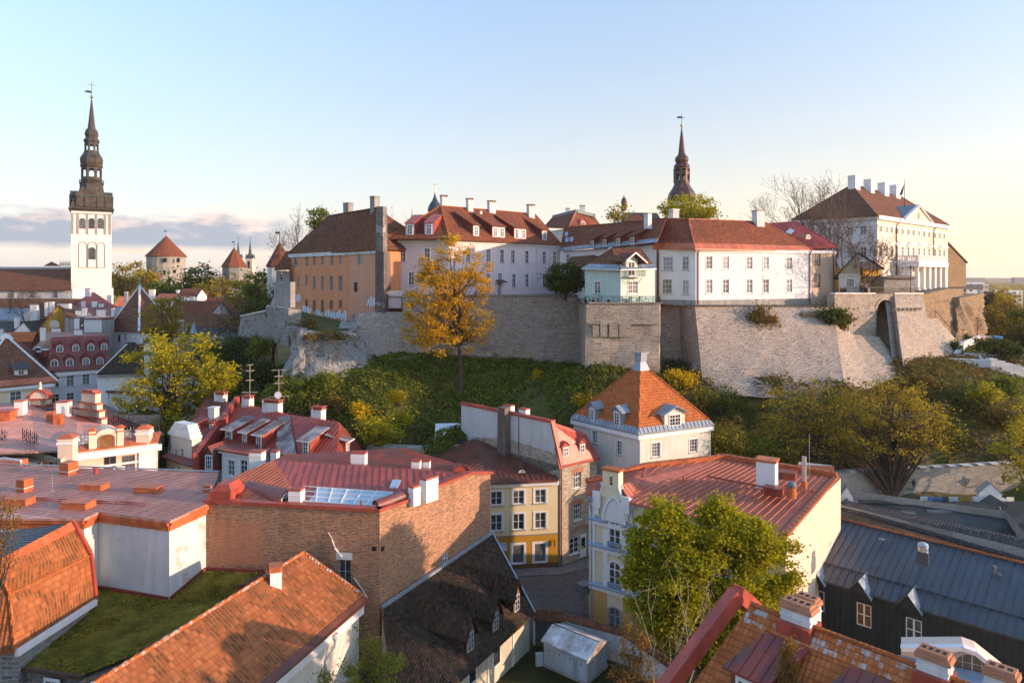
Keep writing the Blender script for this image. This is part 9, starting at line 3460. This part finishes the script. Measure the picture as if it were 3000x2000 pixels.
SH=[(610,1030,128,60,80,'leaf_dark',2600,'dark shrub mass below the low town wall, leftmost'),(690,1040,124,62,95,'leaf_dark',3000,'dark rounded shrub left of the ruined bastion'),(760,1010,119,40,60,'leaf_green',1500,'brighter green shrub at the foot of the grey bulge'),(770,1100,114,55,100,'leaf_dark',3000,'dark tall shrub right against the ruined bastion corner'),(660,1130,113,70,100,'leaf_dark',3200,'dark shrub behind the right crown of the yellow tree'),(740,1180,106,70,80,'leaf_dark',2600,'dark shrub behind the television aerials'),(880,1140,103,80,70,'leaf_green',3400,'green shrub under the ruined bastion, left part of the mound'),(960,1120,103,60,55,'leaf_green',2400,'green shrub at the right foot of the ruined bastion'),(860,1210,99,70,60,'leaf_dark',2400,'dark shrub above the red dormer roofs'),(960,1190,100,60,50,'leaf_shrub',1500,'brownish shrub on the left side of the mound'),(1060,1205,95,32,44,'leaf_forsythia',900,'yellow flowering shrub, leftmost on the mound'),(1165,1165,97,30,40,'leaf_forsythia',800,'bright yellow flowering shrub left of the golden tree'),(1110,1260,92,62,80,'leaf_yellow',2600,'yellow-green bush right of the red dormer house'),(1175,1225,95,34,40,'leaf_yellow',900,'small yellow-green bush below the yellow flowering one'),(1574,1095,107,15,40,'leaf_forsythia',350,'slim yellow shrub in the middle of the mound'),(1745,1100,105,40,42,'leaf_olive',1200,'olive shrub at the left foot of the mint house bastion'),(1710,1170,95,38,50,'leaf_forsythia',1100,'yellow-green shrub left of the orange pyramid roof'),(1995,1120,97.5,58,80,'leaf_forsythia',2400,'large bright yellow shrub right of the orange pyramid roof'),(2060,1180,95,50,60,'leaf_olive',1500,'olive shrub right of the large yellow one'),(1985,1070,104,45,45,'leaf_dark',900,'dark green shrub in the recess of the walls'),(2140,1180,93,75,90,'leaf_dark',3000,'dark shrub mass under the left part of the sloping bastion'),(2120,1300,88,60,120,'leaf_olive',2600,'olive bush right behind the white pyramid roof house'),(2230,1330,88,70,110,'leaf_green',2600,'green bush behind the red roof parapet'),(2700,1130,101,90,60,'leaf_shrub',2600,'brown shrub band below the stairway'),(2850,1180,97,100,110,'leaf_dark',3600,'dark shrub mass on the right slope'),(2885,1150,94,40,56,'leaf_yellow',1300,'bright yellow-green bush among dark shrubs, far right'),(2960,1230,93,70,90,'leaf_shrub',2400,'reddish-brown shrub on the right slope edge'),(2760,1270,91,70,80,'leaf_dark',2600,'dark undergrowth bush above the old town wall'),(2960,1130,104,60,50,'leaf_green',1500,'green bush below the stepped parapet'),(2900,1010,118,60,40,'leaf_dark',1800,'clipped dark hedge between the stair flights'),(2950,1030,117,55,34,'leaf_dark',1500,'clipped dark hedge at the right picture edge'),(2790,1020,121,30,40,'leaf_dark',900,'dark hedge left of the stairs'),(2830,990,127,22,16,'leaf_dark',500,'small dark hedge at the top of the stairs'),(2222,932,105.2,42,70,'leaf_shrub',2000,'rust-coloured plants hanging over the broken bastion top'),(2268,940,105.6,18,44,'leaf_rust',500,'dry orange plants beside the rust-coloured ones on the bastion'),(2440,925,108.6,45,50,'leaf_dark',1700,'dark ivy clump on the rock below the beige house'),(2480,945,110,26,40,'leaf_shrub',700,'brown ivy clump right of the dark one'),(905,950,111,30,36,'leaf_shrub',700,'small scrub on the ledge under the graffiti'),(955,985,107,70,14,'leaf_shrub',900,'thin scrub along the top of the ruined bastion'),]
for px,py,d,r,h,mt,n,lab in SH:
 c=P(px,py+h/2,d)
 bush('shrub',lab,(c.x,c.y,c.z),(r*d/F,r*d/F*.8,h*d/F),n,.0016*d,mt,100+_k,cat='shrub')
 _k+=1
tree('slope_tree','wide spring tree with sparse gold-olive leaves in front of the old stone wall, right',gb(2620,83.8,4.5),[lobe(2580,1190,86,130,80),lobe(2660,1230,85,130,90),lobe(2500,1270,86,90,80),lobe(2720,1270,84,90,58),lobe(2600,1285,84,130,52),lobe(2620,1140,87,80,45),lobe(2450,1290,86,60,45)],240,10000,.13,'leaf_olive',.42,.65,61,limbs=120,trunk_top=zat(1170,85))
tree('slope_tree','olive spring tree behind the red roof parapet, left of the wide gold-olive tree',gb(2465,86,5),[lobe(2330,1200,89,95,70),lobe(2410,1180,89,80,70),lobe(2290,1290,89,80,80),lobe(2400,1300,88,100,70)],180,7000,.13,'leaf_olive',.3,.65,62,limbs=70,trunk_top=zat(1180,88))
tree('slope_tree','green tree hanging in from the right picture edge above the wall',gb(3040,82,4.5),[lobe(2990,1330,82,70,90),lobe(3040,1250,82,80,90)],70,4200,.13,'leaf_yellow',.3,.6,63,limbs=40)
for px,py,d,rx,ry,mt,sd,lab in((2960,910,160,70,65,'leaf_olive',64,'large golden-brown tree beyond the rock cliff, far right'),(2905,960,175,50,55,'leaf_shrub',65,'brownish tree just right of the rock cliff'),(3010,960,150,60,60,'leaf_dark',66,'dark tree at the right edge beyond the stairs'),(2925,885,230,40,30,'leaf_shrub',67,'distant brown treetops under the white blocks')):
 c=XY(px,d)
 tree('far_tree',lab,(c.x,c.y,3),[lobe(px,py,d,rx,ry),lobe(px-rx*.4,py+ry*.5,d,rx*.7,ry*.6),lobe(px+rx*.4,py+ry*.4,d,rx*.7,ry*.6)],90,4200,.0015*d,mt,.4,d*.006,sd,limbs=30)
rng=np.random.default_rng(77)
n=15000
d=260*(2600/260)**rng.random(n)
k=np.concatenate([rng.uniform(.66,.86,int(n*.7)),rng.uniform(-.80,-.44,n-int(n*.7))])
z=rng.random(n)*7+2+5*np.array([mnoise.noise(V((a*b_*.02,b_*.02,0)))for a,b_ in zip(k,d)])
pts=np.stack([k*d,d,z],1)
vs=leaf_cards(pts,1.0,rng,up=.6)
cen=np.repeat(pts,4,axis=0)
vs=cen+(vs-cen)*np.repeat(np.clip(d*.0042,1.2,9),4)[:,None]
o=cards_object('far_wood',vs,'leaf_olive')
o['kind']='stuff'
o['label']='far wooded land below the horizon'
# trees in the foreground
tree('chestnut_tree','dense fresh green tree with two rounded crowns in front of the gothic gable house',gb(2070,53,0),[lobe(1940,1590,54,95,90),lobe(1905,1720,54,80,95),lobe(1945,1505,54,52,42),lobe(2110,1560,54,75,80),lobe(2190,1580,54,85,80),lobe(2250,1680,53.5,78,95),lobe(2080,1690,53,120,105),lobe(2180,1800,52.5,120,80),lobe(2090,1490,54,36,34),lobe(1890,1640,54,60,80),lobe(2020,1620,53,80,90),lobe(2000,1740,52,100,100),lobe(1960,1810,53,90,80),lobe(2290,1600,54,38,40),lobe(2100,1860,52,110,60)],560,95000,.12,'leaf_chestnut',.34,.46,71,limbs=70,shell=.5,trunk_top=zat(1560,54))
bare_tree('bare_shrub_tree','pale half-dead branching tree in front of the dense green tree',gb(1925,46.5,0),10.2,.42,.075,72,3,'bark_pale',first=.5,leaf='leaf_olive',nleaf=500,lsize=.06,forks=2)
bare_tree('bare_shrub_tree','second pale branching stem, right of the first and partly in shade',gb(1990,47.5,0),10.6,.42,.08,78,3,'bark_pale',first=.5,leaf='leaf_olive',nleaf=500,lsize=.06,forks=2)
tree('rusty_shrub','thin rusty-leaved young tree in front of the courtyard wall',gb(1850,47.5,0),[lobe(1855,1890,47.5,40,70),lobe(1830,1960,47,50,60),lobe(1890,1970,47,50,50)],60,3200,.065,'leaf_rust',.07,.3,73,limbs=50,trunk_top=zat(1830,47.5))
tree('young_shrub','tall thin shrub with fresh yellow-green leaves between the two tile roofs',gb(1085,46.5,0),[lobe(1060,1900,46.5,22,70),lobe(1100,1910,46.5,22,80),lobe(1130,1960,46,40,50),lobe(1040,1970,46,45,40),lobe(960,1985,46,30,24),lobe(1165,1930,46.5,14,26)],90,5200,.06,'leaf_fresh',.07,.26,74,limbs=70,trunk_top=zat(1830,46.5))
tree('conifer','small rusty-green conifer tip among the red dormers, lower right',gb(2310,35.2,0),[lobe(2306,1990,35.2,34,70),lobe(2310,1930,35.2,20,40),lobe(2314,1895,35.2,9,22)],60,3400,.05,'leaf_rust',.08,.16,75,limbs=20)
tree('edge_tree','yellowish twigs hanging in at the left picture edge over the red roof',gb(-60,45,0),[lobe(-10,1530,45,55,90),lobe(20,1500,45,34,36),lobe(-10,1620,45,50,60)],50,1500,.07,'leaf_rust',.14,.4,76,limbs=40)
for px,d,sd,lab in((72,192,91,'thin leafless tree in front of the church nave, middle one'),(124,190,92,'thin leafless tree in front of the church nave, right one'),(22,193,93,'thin leafless tree in front of the church nave, left one')):
 c=XY(px,d)
 bare_tree('bare_tree',lab,(c.x,c.y,zat(945,d)),12,.7,.16,sd,4,tw=.03,group='leafless trees by the church nave')
hs=House('parapet_annex','small annex with orange sheet parapet behind the far corner of the wide red roof',[XY(2335,76),XY(2438,74.5)],5,2,zat(1392,75))
hs.finish(['white_wall'])
w_=hs.walls[0]
roof(hs.root,[[w_.p(-.2,w_.z1,.3),w_.p(w_.L+.2,w_.z1+.2,.3),w_.p(w_.L+.2,w_.z1+1.0,-.8),w_.p(-.2,w_.z1+.7,-.8)]],'orange_sheet',.2,seam=.5)
for px,py,d,mt,sd,lab in((1290,1022,114.2,'graffiti_teal',1,'teal spray-paint scrawl on the wall behind the golden tree trunk'),(1425,1018,114.4,'graffiti_violet',2,'faded violet spray-paint scrawl on the long wall right of the golden tree')):
 rng=np.random.default_rng(sd)
 c=P(px,py,d-.15)
 m=MB()
 q=c
 pts=[c+V((rng.uniform(-1.6,1.6),0,rng.uniform(-.6,.6)))for _ in range(14)]
 for a,b in zip(pts,pts[1:]):
  m.beam(a,b,.04,.16,up=(0,-1,.05))
 tag(m.build('spray_paint',mt),lab,'graffiti')
# the evening air
m,nt,b=newmat('haze')
nt.nodes.remove(b)
pvn=nd(nt,'ShaderNodeVolumePrincipled',i_Density=.00009)
pvn.inputs['Color'].default_value=(.95,.90,.86,1)
pvn.inputs['Anisotropy'].default_value=.3
nt.links.new(pvn.outputs[0],nt.nodes['Material Output'].inputs['Volume'])
_m=MB()
_m.box((0,2900,-1.0),7000,7000,101.5)
o=_m.build('haze','haze')
o['kind']='stuff'
o.display_type='WIRE'
